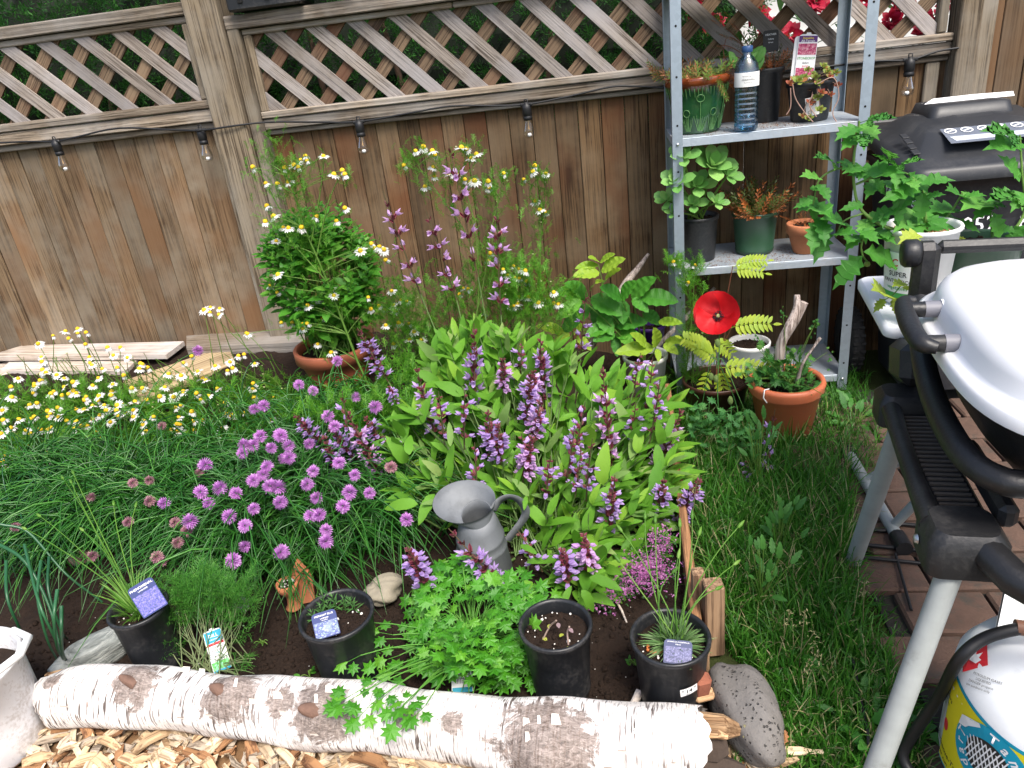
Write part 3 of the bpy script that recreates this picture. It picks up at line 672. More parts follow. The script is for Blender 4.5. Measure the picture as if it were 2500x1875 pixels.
for k in range(26):
    u_, a_ = U(.03, .97), U(-.6, 1.5); r_ = logrd(u_, a_)+.0005; c_ = logc(u_); h_ = U(.008, .03); wl = U(.004, .010); V = []
    for i in range(5):
        t_ = i/4; rr_ = r_+.009*t_**2*U(.7, 1.3)
        for sx in (0, 1): aa = a_-t_*wl/.08*1.6; V.append((u_*Lg+sx*h_*(1-.3*t_), c_[1]-math.sin(aa)*rr_, c_[2]+math.cos(aa)*rr_))
    ob('bark_curl', MB().add(np.array(V), [(2*i, 2*i+1, 2*i+3, 2*i+2) for i in range(4)], 0, True).mesh('bark_curl', CURL), logr)
# shard of bark and dead sticks by the log end
b_ = atz(1712, 1672, .13); tag(ob('bark_shard', MB().box((0, 0, 0), (.036, .03, .06), b=.006).box((.004, -.006, -.028), (.05, .032, .02), b=.008, m=1).mesh('bark_shard', [plain('red_bark', (.27, .09, .05), .9, .4, 30, .5), HEART]), None, m4(b_, rotz(.3)@rotx(.2))), 'reddish block of bark standing on end where the birch log meets the stake', 'wood block')
for i, (a, b, z0, z1, r, lb) in enumerate((((1562, 1690), (1543, 1720), .06, .05, .011, 'stubby grey brown stick on the soil between the two right black pots'), ((1503, 1465), (1530, 1520), .055, .045, .0035, 'thin tan twig lying on the soil beside the flowering thyme'))):
    p, q = atz(*a, z0), atz(*b, z1); org(tag(MB().tube([p, (p+q)/2+A(.002, 0, .002), q], [r, r*.9, r*.6], 7).build('stick', W_PALE), lb, 'stick'), q)
for i, (a, b, r) in enumerate((((1790, 1848), (2010, 1836), .008), ((1800, 1835), (1850, 1875), .007), ((1300, 1848), (1560, 1870), .0075), ((1150, 1860), (1330, 1846), .006))):
    p, q = atz(*a, .02), atz(*b, .022); m_ = (p+q)/2+A(0, U(-.01, .01), .008)
    org(tag(MB().tube(spline([p, m_, q], 4), [r]*4+[r*1.2]*3+[r*.6]*2, 6, smooth=False).build('wood_splinter', CHIP[0]), ['long tan wood splinter on the grass at the log end', 'short tan wood splinter crossing the longer one in the grass', 'long curved wood splinter along the lower edge of the birch log', 'thin split strip of wood on the chips touching another curved splinter'][i], 'splinter', None), p)
# ================================================================== timber edging on the right of the bed
edge = thing('bed_edging', 'reddish timber edging board along the grassy side of the herb bed', 'edging', (.19, -1.2, 0))
pe0, pe1 = atz(1628, 935, .15), atz(1712, 1600, .12)
def slab(p, q, th, ht, m, name, root):
    p, q = np.asarray(p), np.asarray(q); d = q-p; L = np.linalg.norm(d); y = d/L; x = nrm(np.cross(y, A(0, 0, 1))); R = np.stack([x, y, np.cross(x, y)], 1)
    me = MB().box((0, 0, 0), (th, L, ht), b=.004).mesh(name, m); return part(name, me, root, (p+q)/2-A(0, 0, ht/2), R) if root is not None else ob(name, me, None, m4((p+q)/2-A(0, 0, ht/2), R))
slab(pe0, pe1, .024, .14, W_RED, 'board', edge)
W_STAKE = wood('stake_wood', (.33, .20, .11), (.42, .28, .17), (.18, .10, .06))
for x0, y0, w_, d_, zt, lb in ((1742, 1425, .046, .045, .21, 'square brown timber stake standing behind the porous grey rock'), (1719, 1540, .018, .04, .13, 'flat weathered stake between the lavender pot and the rock'), (1705, 1395, .03, .03, .20, 'thin leaning stake with lichen beside the lavender')):
    p = atz(x0, y0, zt); me = MB().box((0, 0, zt/2), (w_, d_, zt), b=.004).mesh('stake', W_STAKE); tag(ob('stake', me, None, m4((p[0], p[1], 0), rotz(.12)@rotx(-.02))), lb, 'stake')
# ================================================================== rocks
def rock(name, label, c, d, rz, m, amp=.10, flat=1.0, seed=0, R=None):
    n1, n2 = 40, 24; V = []
    for i in range(n2+1):
        for j in range(n1):
            th = math.pi*i/n2; ph = 2*math.pi*j/n1; q = A(math.sin(th)*math.cos(ph), math.sin(th)*math.sin(ph), math.cos(th)); q = np.sign(q)*np.abs(q)**flat
            k = 1+amp*math.sin(3.1*q[0]+seed)*math.cos(2.7*q[1]+seed)+amp*.6*math.sin(5.3*q[2]+4.1*q[0]+seed)+amp*.25*math.sin(11*q[1]+9*q[0]); V.append(q*k*np.asarray(d))
    F = [(i*n1+j, (i+1)*n1+j, (i+1)*n1+(j+1) % n1, i*n1+(j+1) % n1) for i in range(n2) for j in range(n1)]
    return tag(ob(name, MB().add(np.array(V), F, 0, True).mesh(name, m), None, m4(c, rotz(rz) if R is None else R)), label, 'rock')
def lavam():
    t = NT('vesicular_rock'); v = t.coord('Object', (1, 1, 1), False); vo = t.n('TexVoronoi', i_Scale=105.0, i_Randomness=1.0); t.t.links.new(v, vo.inputs[0]); n1 = t.noise(v, 24, 6, .7)
    vo2 = t.n('TexVoronoi', i_Scale=30.0); t.t.links.new(v, vo2.inputs[0])
    pit = t.math('MULTIPLY', t.ramp(vo.outputs['Distance'], [(.16, 1.0), (.30, 0.0)]), t.ramp(t.noise(v, 30, 2), [(.48, 0.0), (.56, 1.0)])); big = t.math('MULTIPLY', t.ramp(vo2.outputs['Distance'], [(.14, 1.0), (.24, 0.0)]), t.ramp(t.noise(v, 12, 2), [(.5, 0.0), (.6, 1.0)])); pit = t.math('MAXIMUM', pit, big); pit = t.math('MULTIPLY', pit, t.ramp(t.noise(v, 60, 2), [(.35, .3), (.6, 1.0)]))
    c = t.mix(n1, (.085, .08, .075), (.25, .24, .23)); c = t.mix(t.noise(v, 7, 3), c, (.15, .135, .12)); c = t.mix(t.math('MULTIPLY', pit, .62), c, (.06, .055, .05)); t.bump(t.math('SUBTRACT', t.math('MULTIPLY', n1, .5), pit), 1.0, .012); return t.done(c, .9, 0, .3)
def slatem():
    t = NT('layered_slate'); v = t.coord('Object', (9, 9, 60), False); n1 = t.noise(v, 1.2, 6, .7, .6); c = t.ramp(n1, [(.32, (.11, .12, .11)), (.5, (.27, .29, .27)), (.66, (.48, .49, .46))]); t.bump(n1, 1.0, .02); return t.done(c, .75, 0, .4)
pr = atz(1822, 1735, .07); rock('boulder', 'rounded pitted grey rock in the grass at the end of the birch log', pr, (.066, .125, .068), .22, lavam(), .07, .92, 1.3)
ps = atz(235, 1590, .05); rock('slate_rock', 'flat layered grey green rock beside the black lavender pot', ps, (.115, .075, .042), 0, slatem(), .10, .85, 4.0, R=rotz(.75)@rotx(-.25)@roty(-.12))
for i, (x, y, s, lb) in enumerate(((195, 1360, .035, 'brown stone half hidden under the chive leaves by the slate'), (938, 1440, .055, 'pale mossy stone under the chives beside a black pot'))):
    rock('stone', lb, atz(x, y, .07), (s, s*.8, s*.6), i, plain('stone_%d' % i, ((.18, .13, .09), (.26, .23, .17))[i], .9, .4, 20, .6), .15, .9, i+2.0)
# ================================================================== white bucket at the corner of the bed
bc = atz(-28, 1800, .05)+A(-.02, .02, 0)
bk = thing('bucket', 'white plastic bucket smeared with soil standing on the wood chips', 'bucket', (bc[0], bc[1], 0))
BKM = plastic('dirty_white_plastic', (.74, .74, .75), .4, dust=(.30, .24, .19))
MB().lathe([(0, .002), (.121, .002), (.126, .010), (.130, .08), (.135, .236), (.141, .238), (.142, .246), (.138, .249), (.132, .247), (.130, .235), (.122, .05)], 64, (bc[0], bc[1], 0)).build('body', BKM, bk)
MB().add(np.array([(bc[0], bc[1], .19)]+[(bc[0]+.127*math.cos(a), bc[1]+.127*math.sin(a), .19+U(-.004, .004)) for a in np.linspace(0, 6.283, 24, endpoint=False)]), [(0, 1+j, 1+(j+1) % 24) for j in range(24)]).build('soil', SOIL, bk)
lug = bc+A(.141, -.01, .24)
MB().tube([bc+A(.120, -.09, .246), lug+A(.045, -.055, .012), lug+A(.066, .0, .014), lug+A(.045, .055, .012), bc+A(.120, .075, .246)], [.008, .009, .009, .009, .008], 8).build('handle', WHITEP, bk)
# ================================================================== black nursery pots in the front of the bed
def npot(label, xl, xr, yc, name='nursery_pot', zr=.235, h=.19, group='black nursery pots set in the front of the bed'):
    c, r = pxpot(xl, xr, yc, zr); z0 = float(hz(c[0], c[1]))-.006; root = thing(name, label, 'potted plant' if 'lavender' in label else 'pot', (c[0], c[1], z0), group)
    rs = pot(root, (c[0], c[1], z0), r-.004, zr-z0, r*.77, BLACKP, rim=.014, lip=.004, soil=.030, bands=(.12,)); perl(root, c, rs, zr-.030); return root, c, r
potL, cL, rL = npot('black pot of grassy lavender with a navy plant tag beside the slate', 272, 400, 1481, 'lavender_pot')
potM, cM, rM = npot('black pot of small lavender sprigs with a tag of dark blue flowers', 734, 908, 1497, 'lavender_pot')
potC, cC, rC = npot('black pot of soil with two pale wilting seedlings', 1266, 1446, 1522, 'seedling_pot')
potR, cR, rR = npot('black pot of grey green lavender with a white price sticker', 1538, 1736, 1551, 'lavender_pot')
LAVPIC = picm('lavender_print', (.03, .06, .04), (.10, .09, .45), (.28, .26, .72), 240); LAVPIC2 = picm('blue_spike_print', (.30, .42, .30), (.02, .03, .25), (.45, .55, .55), 120)
def tagpos(px, py, depth_pt): d = ray(px, py); return CAM+d*(np.dot(np.asarray(depth_pt)-CAM, _fw))
pt = tagpos(360, 1458, (cL[0]+.03, cL[1]-.03, .25)); card(potL, 'plant_tag', pt, .062, .082, nrm(tocam(pt)+A(.1, 0, .1)), roll=.10, mats=(INKB,), bands=((.04, .68, LAVPIC),), texts=(('PHENOMENAL', .0085, .87, INKW), ('LAVENDER', .005, .77, INKW)))
pt = tagpos(795, 1524, (cM[0]-.01, cM[1]-.07, .22)); card(potM, 'plant_tag', pt, .056, .058, tocam(pt), roll=-.05, mats=(INKB,), bands=((.03, .62, LAVPIC2),), texts=(('MIDNIGHT BLUE', .0058, .87, INKW), ('LAVENDER', .004, .75, INKW), ('Lavandula', .0035, .68, INKW)))
pt = tagpos(1655, 1592, (cR[0]+.01, cR[1]-.05, .215)); card(potR, 'plant_tag', pt, .058, .050, nrm(tocam(pt)+A(0, 0, .6)), roll=-.06, mats=(ink('faded_navy', (.05, .06, .13)),), bands=((.05, .70, picm('faded_lavender_print', (.05, .06, .10), (.12, .12, .24), (.26, .26, .42), 260)),), texts=(('LAVANDULA ANGUSTIFOLIA', .0035, .90, INKW), ('Hidcote', .0035, .80, INKW)))
# price sticker follows the pot wall
def on_cyl(me, c, r, slope, a0, z0, R2=None):
    """wrap a flat mesh (x along the girth, y up) on a pot wall"""
    for v in me.vertices:
        x, y, z = v.co
        rr = r+slope*y+.0012+z; a = a0+x/rr; v.co = (c[0]+rr*math.cos(a), c[1]+rr*math.sin(a), z0+y)
    me.update(); return me
def wrap(root, name, c, r, slope, a0, z0, wd, ht, m, texts=(), extra=(), roll=0.0):
    off = np.array(root.location); nx, ny = 14, 3; co, si = math.cos(roll), math.sin(roll)
    def rr_(x, y): return (co*x-si*y, si*x+co*y)
    V = [(*rr_(wd*(i/nx-.5), ht*(j/ny-.5)), 0) for j in range(ny+1) for i in range(nx+1)]; F = [(j*(nx+1)+i, j*(nx+1)+i+1, (j+1)*(nx+1)+i+1, (j+1)*(nx+1)+i) for j in range(ny) for i in range(nx)]
    me = on_cyl(MB().add(np.array(V, float), F).mesh(name, m), np.array(c)-off, r, slope, a0, z0-off[2]); o = ob(name, me, root)
    for s_, size, x, y, mt in texts:
        tm = text_mesh(s_, size, mt, .012)
        for v in tm.vertices: q = rr_(v.co.x+x*wd, v.co.y+y*ht); v.co = (q[0], q[1], .0006)
        ob('lettering', on_cyl(tm, np.array(c)-off, r, slope, a0, z0-off[2]), o)
    for x0, x1, y0, y1, mt in extra:
        bm = MB(); nq = max(2, int((x1-x0)*16)); V = [(*rr_((x0+(x1-x0)*i/nq)*wd, yy_*ht), .0006) for yy_ in (y0, y1) for i in range(nq+1)]
        bm.add(np.array(V), [(i, i+1, nq+2+i, nq+1+i) for i in range(nq)]); ob('print', on_cyl(bm.mesh('print', mt), np.array(c)-off, r, slope, a0, z0-off[2]), o)
    return o
STICK = plain('paper_sticker', (.82, .82, .80), .5, .03, 8, 0)
wrap(potR, 'price_sticker', cR, rR*.90, .12, math.radians(-66), .150, .040, .023, STICK, (('14', .016, -.02, .02, INKK), ('$', .007, -.36, .22, INKK), ('98', .006, .33, .25, INKK), ('Plant', .004, -.1, -.36, INKK)), roll=.12)
# tag in the dill
pt = tagpos(530, 1587, atz(530, 1640, .04)); pt = pt+A(0, 0, 0); tg = thing('plant_tag', 'blue and white plant tag with a barcode stuck in the soil by the dill', 'plant tag', (pt[0], pt[1], .03))
card(tg, 'card', pt, .044, .105, tocam(pt), roll=-.07, shape='peak', mats=(INKW,), bands=((.70, .97, INKT), (.05, .24, picm('grass_print', (.02, .2, .03), (.10, .45, .08), (.3, .7, .5), 150)), (.63, .69, INKR), (.0, .045, INKT)), texts=(('DILL', .012, .86, INKW), ('ORGANIC', .005, .77, INKW), ('certified', .007, .58, INKK), ('biologique', .006, .51, INKK), ('BIO', .006, .44, INKT), ('Aneth', .008, .37, INKK), ('|||||||||', .010, .29, INKK)))
pt = tagpos(1127, 1640, atz(1127, 1675, .05)); tg2 = thing('plant_tag', 'white and blue plant tag half hidden under the parsley leaves', 'plant tag', (pt[0], pt[1], .03))
card(tg2, 'card', pt, .05, .09, tocam(pt), roll=-.15, mats=(INKW,), bands=((.8, .97, INKT), (.0, .12, INKT)), texts=(('PARSLEY', .008, .7, INKK), ('italian', .007, .58, INKK), ('|||||||||', .014, .3, INKK)))
# ================================================================== small terracotta ornament
tc = atz(728, 1478, .04); te = thing('terracotta_ornament', 'little terracotta cup of soil on a pointed terracotta back plate among the chives', 'ornament', (tc[0], tc[1], .035))
cup = tc+A(-.008, -.01, 0); MB().lathe([(0, .0), (.020, .0), (.022, .006), (.014, .012), (.012, .05), (.024, .062), (.030, .075), (.030, .092), (.026, .092), (.024, .078), (0, .074)], 20, cup).build('cup', TERRA, te)
MB().add(np.array([(cup[0], cup[1], cup[2]+.085)]+[(cup[0]+.025*math.cos(a), cup[1]+.025*math.sin(a), cup[2]+.084) for a in np.linspace(0, 6.283, 14, endpoint=False)]), [(0, 1+j, 1+(j+1) % 14) for j in range(14)]).build('soil', SOIL, te)
K = 9; MB().inst(blob(), np.stack([cup[0]+rng.uniform(-.016, .016, K), cup[1]+rng.uniform(-.016, .016, K), np.full(K, cup[2]+.087)], 1), rndfr(K), rng.uniform(.002, .005, K)).build('perlite', PERL, te, kind='stuff')
bd = tc+A(.014, .030, .055); PL = [(-.026, -.06), (.026, -.06), (.03, .0), (.024, .035), (.012, .055), (.0, .075), (-.012, .055), (-.024, .035), (-.03, .0)]; MB().prism(PL, .014, R=rotz(.25)@rotx(math.pi/2-.2), c=bd).build('back_plate', TERRA, te)
# ================================================================== galvanised watering can
wc = atz(1163, 1252, .24); wroot = thing('watering_can', 'dull galvanised watering can with a half hood among the sage', 'watering can', (wc[0], wc[1], .04))
ZN = plain('dull_zinc', (.14, .15, .158), .6, .4, 9, .1, .3, dirt=((.08, .085, .085), .5)); b = A(wc[0]+.012, wc[1]+.012, 0)
b = A(wc[0], wc[1], 0); n_ = 40; SL = .42
def tilted(prof): 
    V = []
    for r_, z_, k_ in prof:
        for j in range(n_): a = 2*math.pi*j/n_; V.append((wc[0]+r_*math.cos(a), wc[1]+r_*math.sin(a), z_+k_*SL*r_*math.sin(a)))
    return np.array(V), [(i*n_+j, i*n_+(j+1) % n_, (i+1)*n_+(j+1) % n_, (i+1)*n_+j) for i in range(len(prof)-1) for j in range(n_)]
MB().add(*tilted([(0, .04, 0), (.078, .04, 0), (.080, .05, 0), (.072, .12, 0), (.074, .125, .05), (.071, .13, .1), (.068, .155, .3), (.070, .16, .35), (.067, .165, .4), (.056, .205, .8), (.045, .235, 1), (.042, .235, 1), (.05, .20, .8), (.06, .10, 0)]), 0, True).build('body', ZN, wroot)
V, F = [], []
for ri in (0, .3, .65, 1, 1.0, .97):
    for j in range(n_):
        a = 2*math.pi*j/n_; inn = A(.045*math.cos(a), .045*math.sin(a)); out = A(-.034+.090*math.cos(a), .016+.066*math.sin(a)); q = inn+(out-inn)*ri; V.append((wc[0]+q[0], wc[1]+q[1], .235+SL*q[1]+.028*ri))
for i in range(5):
    for j in range(n_): F.append((i*n_+j, (i+1)*n_+j, (i+1)*n_+(j+1) % n_, i*n_+(j+1) % n_))
MB().add(np.array(V), F, 0, True).build('hood', ZN, wroot)
def strap(P, wd, t, name, m, root, up=(0, 0, 1)):
    P = spline(P, 6); T_ = nrm(np.gradient(P, axis=0)); S = nrm(np.cross(T_, np.asarray(up, float)))*wd/2; N_ = np.cross(S*2/wd, T_)*t/2; k = len(P)
    V = np.concatenate([P-S-N_, P+S-N_, P+S+N_, P-S+N_]); F = []
    for i in range(k-1):
        for a_, b_ in ((0, 1), (1, 2), (2, 3), (3, 0)): F.append((a_*k+i, b_*k+i, b_*k+i+1, a_*k+i+1))
    MB().add(V, F, 0, True).build(name, m, root)
strap([wc+A(.046, .01, .002), wc+A(.066, .025, .022), wc+A(.095, .035, .026), wc+A(.122, .045, .0), wc+A(.128, .05, -.05), wc+A(.07, .03, -.12)], .024, .002, 'handle', ZN, wroot, (0, 1, .4))
# ================================================================== pots and bottle on the shelves (plants are added later)
def shpot(name, label, xl, xr, ybot, y, zs, h, rb_ratio, mat, cat='potted plant', **k):
    a, b = aty(xl, ybot-60, y), aty(xr, ybot-60, y); r = float(np.linalg.norm(a-b)/2); c = A((a[0]+b[0])/2, y, zs)
    root = thing(name, label, cat, c); rs = pot(root, c, r, h, r*rb_ratio, mat, **k); return root, c, r
# green glazed pot with a rust rim and raised flowers
def glazem():
    t = NT('green_rust_glaze'); v = t.coord('Object', (1, 1, 1), False); sp = t.n('SeparateXYZ'); t.t.links.new(v, sp.inputs[0]); n1 = t.noise(v, 22, 5)
    z = t.math('ADD', sp.outputs[2], t.math('MULTIPLY', t.math('SUBTRACT', n1, .5), .05)); c = t.mix(n1, (.012, .065, .022), (.03, .13, .04)); c = t.mix(t.ramp(z, [(.148, 0.0), (.166, 1.0)]), c, (.20, .045, .012)); return t.done(c, .16, 0, .6)
GLZ = glazem()
ggc = A(float(aty(1702, 260, -.25)[0]), -.25, SHZ[2]); gg = thing('sedum_pot', 'green glazed pot with rust rim and raised flowers holding trailing sedum', 'potted plant', ggc)
gh, grb, grt = .195, .080, .112
MB().lathe([(0, .002), (grb-.004, .002), (grb, .006), (grb*.5+grt*.5, .10), (grt-.004, .165), (grt+.003, .168), (grt+.004, .190), (grt, .195), (grt-.008, .195), (grt-.014, .17)], 48, ggc).build('pot', GLZ, gg)
MB().add(np.array([ggc+A(0, 0, .18)]+[ggc+A(.1*math.cos(a), .1*math.sin(a), .178) for a in np.linspace(0, 6.283, 20, endpoint=False)]), [(0, 1+j, 1+(j+1) % 20) for j in range(20)]).build('soil', SOIL, gg)
def gsurf(a, z): r = grb+(grt-grb)*min(1, z/.165)+.0005; return ggc+A(r*math.cos(a), r*math.sin(a), z)
RELF = plain('pale_green_relief', (.10, .24, .08), .25, .2, 20, 0)
rl = MB()
for k in range(9):
    a0 = -math.pi/2+(k-4)*.52
    up = k % 2 == 0; zc = .125 if up else .075
    rl.tube([gsurf(a0+.13*math.cos(q), zc+.0125*math.sin(q)) for q in np.linspace(0, 2*math.pi, 13)], .0016, 5, cap=False); rl.tube([gsurf(a0, zc-.013), gsurf(a0, .02)], .0015, 5)
    for q in (-.24, -.14, -.05, .07, .16, .26): rl.tube([gsurf(a0+q*.35, .012), gsurf(a0+q, .04+.03*U(.4, 1))], [.002, .0008], 5)
    for q in range(4): rl.tube([gsurf(a0-.2+.12*q, .160), gsurf(a0-.18+.12*q, .160-U(.015, .035))], [.0018, .0007], 5)
rl.build('relief', RELF, gg)
hp, hpc, hpr = shpot('heather_pot', 'black pot of orange heather with a wilting leafy cutting behind the bottle', 1828, 1912, 230, -.16, SHZ[2], .19, .80, BLACKP)
rp, rpc, rpr = shpot('stonecrop_pot', 'black pot of red and green rosette stonecrop with a tall plant tag', 1924, 2036, 260, -.25, SHZ[2], .135, .80, BLACKP, soil=.012)
sp_, spc, spr = shpot('showy_sedum_pot', 'black pot of large pale green fleshy sedum on the middle shelf', 1656, 1752, 600, -.27, SHZ[1], .175, .86, BLACKP)
gp, gpc, gpr = shpot('heather_pot', 'green plastic pot of orange brown heather with a barcode sticker', 1789, 1897, 600, -.23, SHZ[1], .165, .84, GREENP, bands=(.1,))
tp, tpc, tpr = shpot('heather_pot', 'small terracotta pot with white bloom and a sprig of orange heather', 1925, 2012, 610, -.29, SHZ[1], .115, .66, TERRA, rim=.038, lip=.006, wall=.006, soil=.014)
wrap(gp, 'barcode_sticker', gpc, gpr*.92, .09, math.radians(-66), SHZ[1]+.11, .052, .040, STICK, (('Art Knapp   8.99', .0065, .0, .30, INKK), ('HEATHER', .006, -.05, .08, INKK)), [(-.32+.048*i, -.32+.048*i+(.03 if i % 3 else .016), -.36, -.06, INKK) for i in range(13)], roll=.10)
wrap(rp, 'price_sticker', rpc, rpr*.92, .12, math.radians(-97), SHZ[2]+.055, .045, .062, STICK, (('1.99', .016, 0, .1, INKK), ('CJ', .014, -.22, -.3, INKK), ('Garden', .007, 0, .38, INKK)), roll=.12)
# the tall tags
pt = A(rpc[0]-.022, rpc[1]-.005, SHZ[2]+.215); STPIC = picm('sedum_print', (.18, .01, .05), (.5, .05, .15), (.8, .45, .5), 160); PURP = ink('purple_print', (.09, .02, .16))
for dx, nm in ((-.012, 0), (0.0, 1)): card(rp, 'plant_tag', pt+A(dx, .006*(1-nm), -.004*(1-nm)), .066, .145, A(.02, -1, .10), roll=-.10, shape='peak', mats=(INKW,), bands=((.83, .97, PURP), (.55, .80, STPIC), (.05, .26, STPIC)) if nm else (), texts=((('Stepables', .010, .92, INKY), ('All-Terrain', .0105, .855, INKW), ('STONECROP', .0105, .47, INKG), ('Sedum', .008, .37, INKK), ('spurium', .007, .30, INKR)) if nm else ()))
pt = A(hpc[0]+.02, hpc[1]+.03, SHZ[2]+.275); card(hp, 'plant_tag', pt, .055, .075, A(.0, -1, .1), mats=(INKK,), texts=(('HEATHER', .009, .8, INKW), ('Calluna', .007, .6, INKW), ('full sun', .006, .45, INKW)))
# water bottle
wbx = aty(1821, 300, -.365); wbp = A(float(wbx[0]), -.365, SHZ[2]); wb = thing('water_bottle', 'clear blue plastic water bottle with a white label on the top shelf in view', 'bottle', wbp)
PET = glassm('blue_plastic', (.45, .66, .82), .16); prf = [(0, .004), (.030, .002), (.040, .008), (.041, .02)]
for i in range(7): z = .026+.017*i; prf += [(.041, z), (.0375, z+.006), (.041, z+.012)]
prf += [(.041, .150), (.041, .195), (.0405, .20), (.036, .222), (.022, .243), (.0145, .250), (.0145, .262)]
MB().lathe(prf, 28, wbp).build('body', PET, wb); MB().lathe([(.0175, .258), (.0185, .262), (.0185, .275), (.016, .278), (0, .278)], 18, wbp).build('cap', plastic('blue_cap', (.02, .06, .16), .35), wb)
MB().lathe([(.0416, .150), (.0418, .152), (.0418, .194), (.0416, .196)], 28, wbp).build('label', STICK, wb)
MB().lathe([(0, .008), (.037, .008), (.037, .06), (0, .06)], 20, wbp).build('water', glassm('water', (.70, .85, .92), .05), wb)
wrap(wb, 'label_print', wbp, .0419, 0, math.radians(-90), SHZ[2]+.172, .05, .001, INKK, (('Nutrition Facts', .0055, -.1, 12, INKK), ('Natural Spring Water', .0045, -.05, 3, INKK), ('Eau de source 1 L', .0045, 0, -8, INKK)))
# ================================================================== pots on the ground by the shelf
oc, orr = pxpot(1830, 2012, 925, .215); op = thing('orange_planter', 'orange plastic planter with a rolled rim holding green herbs and driftwood', 'potted plant', (oc[0], oc[1], 0))
MB().lathe([(0, .002), (.088, .002), (.092, .008), (.118, .165), (.124, .168), (.130, .180), (orr+.004, .192), (orr+.008, .205), (orr+.003, .217), (orr-.008, .218), (orr-.014, .208), (.120, .19), (.112, .15)], 44, (oc[0], oc[1], 0)).build('pot', ORANGEP, op)
MB().lathe([(.0, .194), (.06, .196), (.119, .190)], 26, (oc[0], oc[1], 0)).build('soil', SOIL, op)
MB().tube([(oc[0]-.085, oc[1]-.096, .172), (oc[0]-.098, oc[1]-.10, .195), (oc[0]-.094, oc[1]-.094, .222), (oc[0]-.076, oc[1]-.08, .218)], .0022, 5).build('wire_tie', WHITEP, op)
wpp, wpc, wpr = None, *pxpot(1777, 1882, 833, .165)
wpp = thing('white_pot', 'white plastic pot of bare bark soil behind the poppy', 'pot', (wpc[0], wpc[1], 0)); pot(wpp, (wpc[0], wpc[1], 0), wpr-.004, .165, wpr*.78, WHITEP, rim=.02, lip=.004, soil=.022)
rc, rr = pxpot(1520, 1630, 864, .21); ras = thing('raspberry_pot', 'white rimmed pot of raspberry cane with bright veined leaves', 'potted plant', (rc[0], rc[1], .05)); pot(ras, (rc[0], rc[1], .05), rr-.004, .16, rr*.78, WHITEP, rim=.02, soil=.03)
puc = atz(1583, 790, .26); puc = A(puc[0], puc[1], 0); pup = thing('purple_pot', 'purple plastic pot of dark soil half hidden behind raspberry leaves', 'pot', (puc[0], puc[1], .04)); pot(pup, (puc[0], puc[1], .04), .068, .22, .052, plastic('purple_plastic', (.06, .02, .16), .4), rim=.018, soil=.03)
brc, brr = pxpot(1664, 1832, 922, .14); brp = thing('false_spirea_pot', 'dark brown pot of golden ferny false spirea beside the orange planter', 'potted plant', (brc[0], brc[1], 0)); pot(brp, (brc[0], brc[1], 0), brr-.006, .14, brr*.8, plastic('brown_plastic', (.06, .025, .016), .4), rim=.02, soil=.035)
mc, mr = atz(815, 838, .40), .150; mc = A(mc[0], mc[1], 0); mz = float(hz(mc[0], mc[1]))-.015; mint = thing('mint_pot', 'terracotta coloured pot overflowing with bushy green mint against the fence', 'potted plant', (mc[0], mc[1], mz))
pot(mint, (mc[0], mc[1], mz), mr, .40-mz, mr*.70, TERRAP, rim=.05, lip=.012, soil=.03, bands=(.3,))
# bag of soil scraps behind the spirea
MB_ = MB(); 
# ================================================================== driftwood and sticks
DRIFT = wood('driftwood', (.42, .35, .31), (.55, .48, .44), (.28, .21, .18), ax=2, bump=.4)
def stick(label, P, r, name='driftwood'):
    P = np.array(P); o = MB().tube(spline(P, 5), np.interp(np.linspace(0, 1, (len(P)-1)*5+1), np.linspace(0, 1, len(r)), r), 9).build(name, DRIFT); return org(tag(o, label, 'driftwood'), P[0])
stick('smooth pale driftwood branch leaning on the fence above the raspberry leaves', [aty(1440, 850, -.35), aty(1500, 745, -.28), aty(1530, 690, -.22), aty(1558, 655, -.17), aty(1583, 620, -.13)], [.016, .019, .017, .012, .006])
stick('forked grey driftwood standing in the orange planter', [A(oc[0]-.02, oc[1]+.02, .17), aty(1905, 850, oc[1]+.02), aty(1925, 800, oc[1]+.01), aty(1944, 755, oc[1]+.02), aty(1946, 720, oc[1]+.03)], [.016, .018, .016, .013, .010])
stick('broken dark stub of driftwood crossing the forked branch', [aty(1905, 845, oc[1]+.045), aty(1940, 785, oc[1]+.05), aty(1964, 738, oc[1]+.05)], [.012, .016, .014])
stick('thin bleached twig rising from the herbs in the orange planter', [A(oc[0]+.03, oc[1]-.02, .18), aty(1958, 892, oc[1]-.02), aty(1985, 850, oc[1]), aty(2003, 824, oc[1]+.01)], [.010, .005, .004, .006])
stick('slim grey branch leaning behind the poppy under the middle shelf', [aty(1600, 850, -.3), aty(1680, 770, -.25), aty(1745, 703, -.2)], [.010, .011, .007])
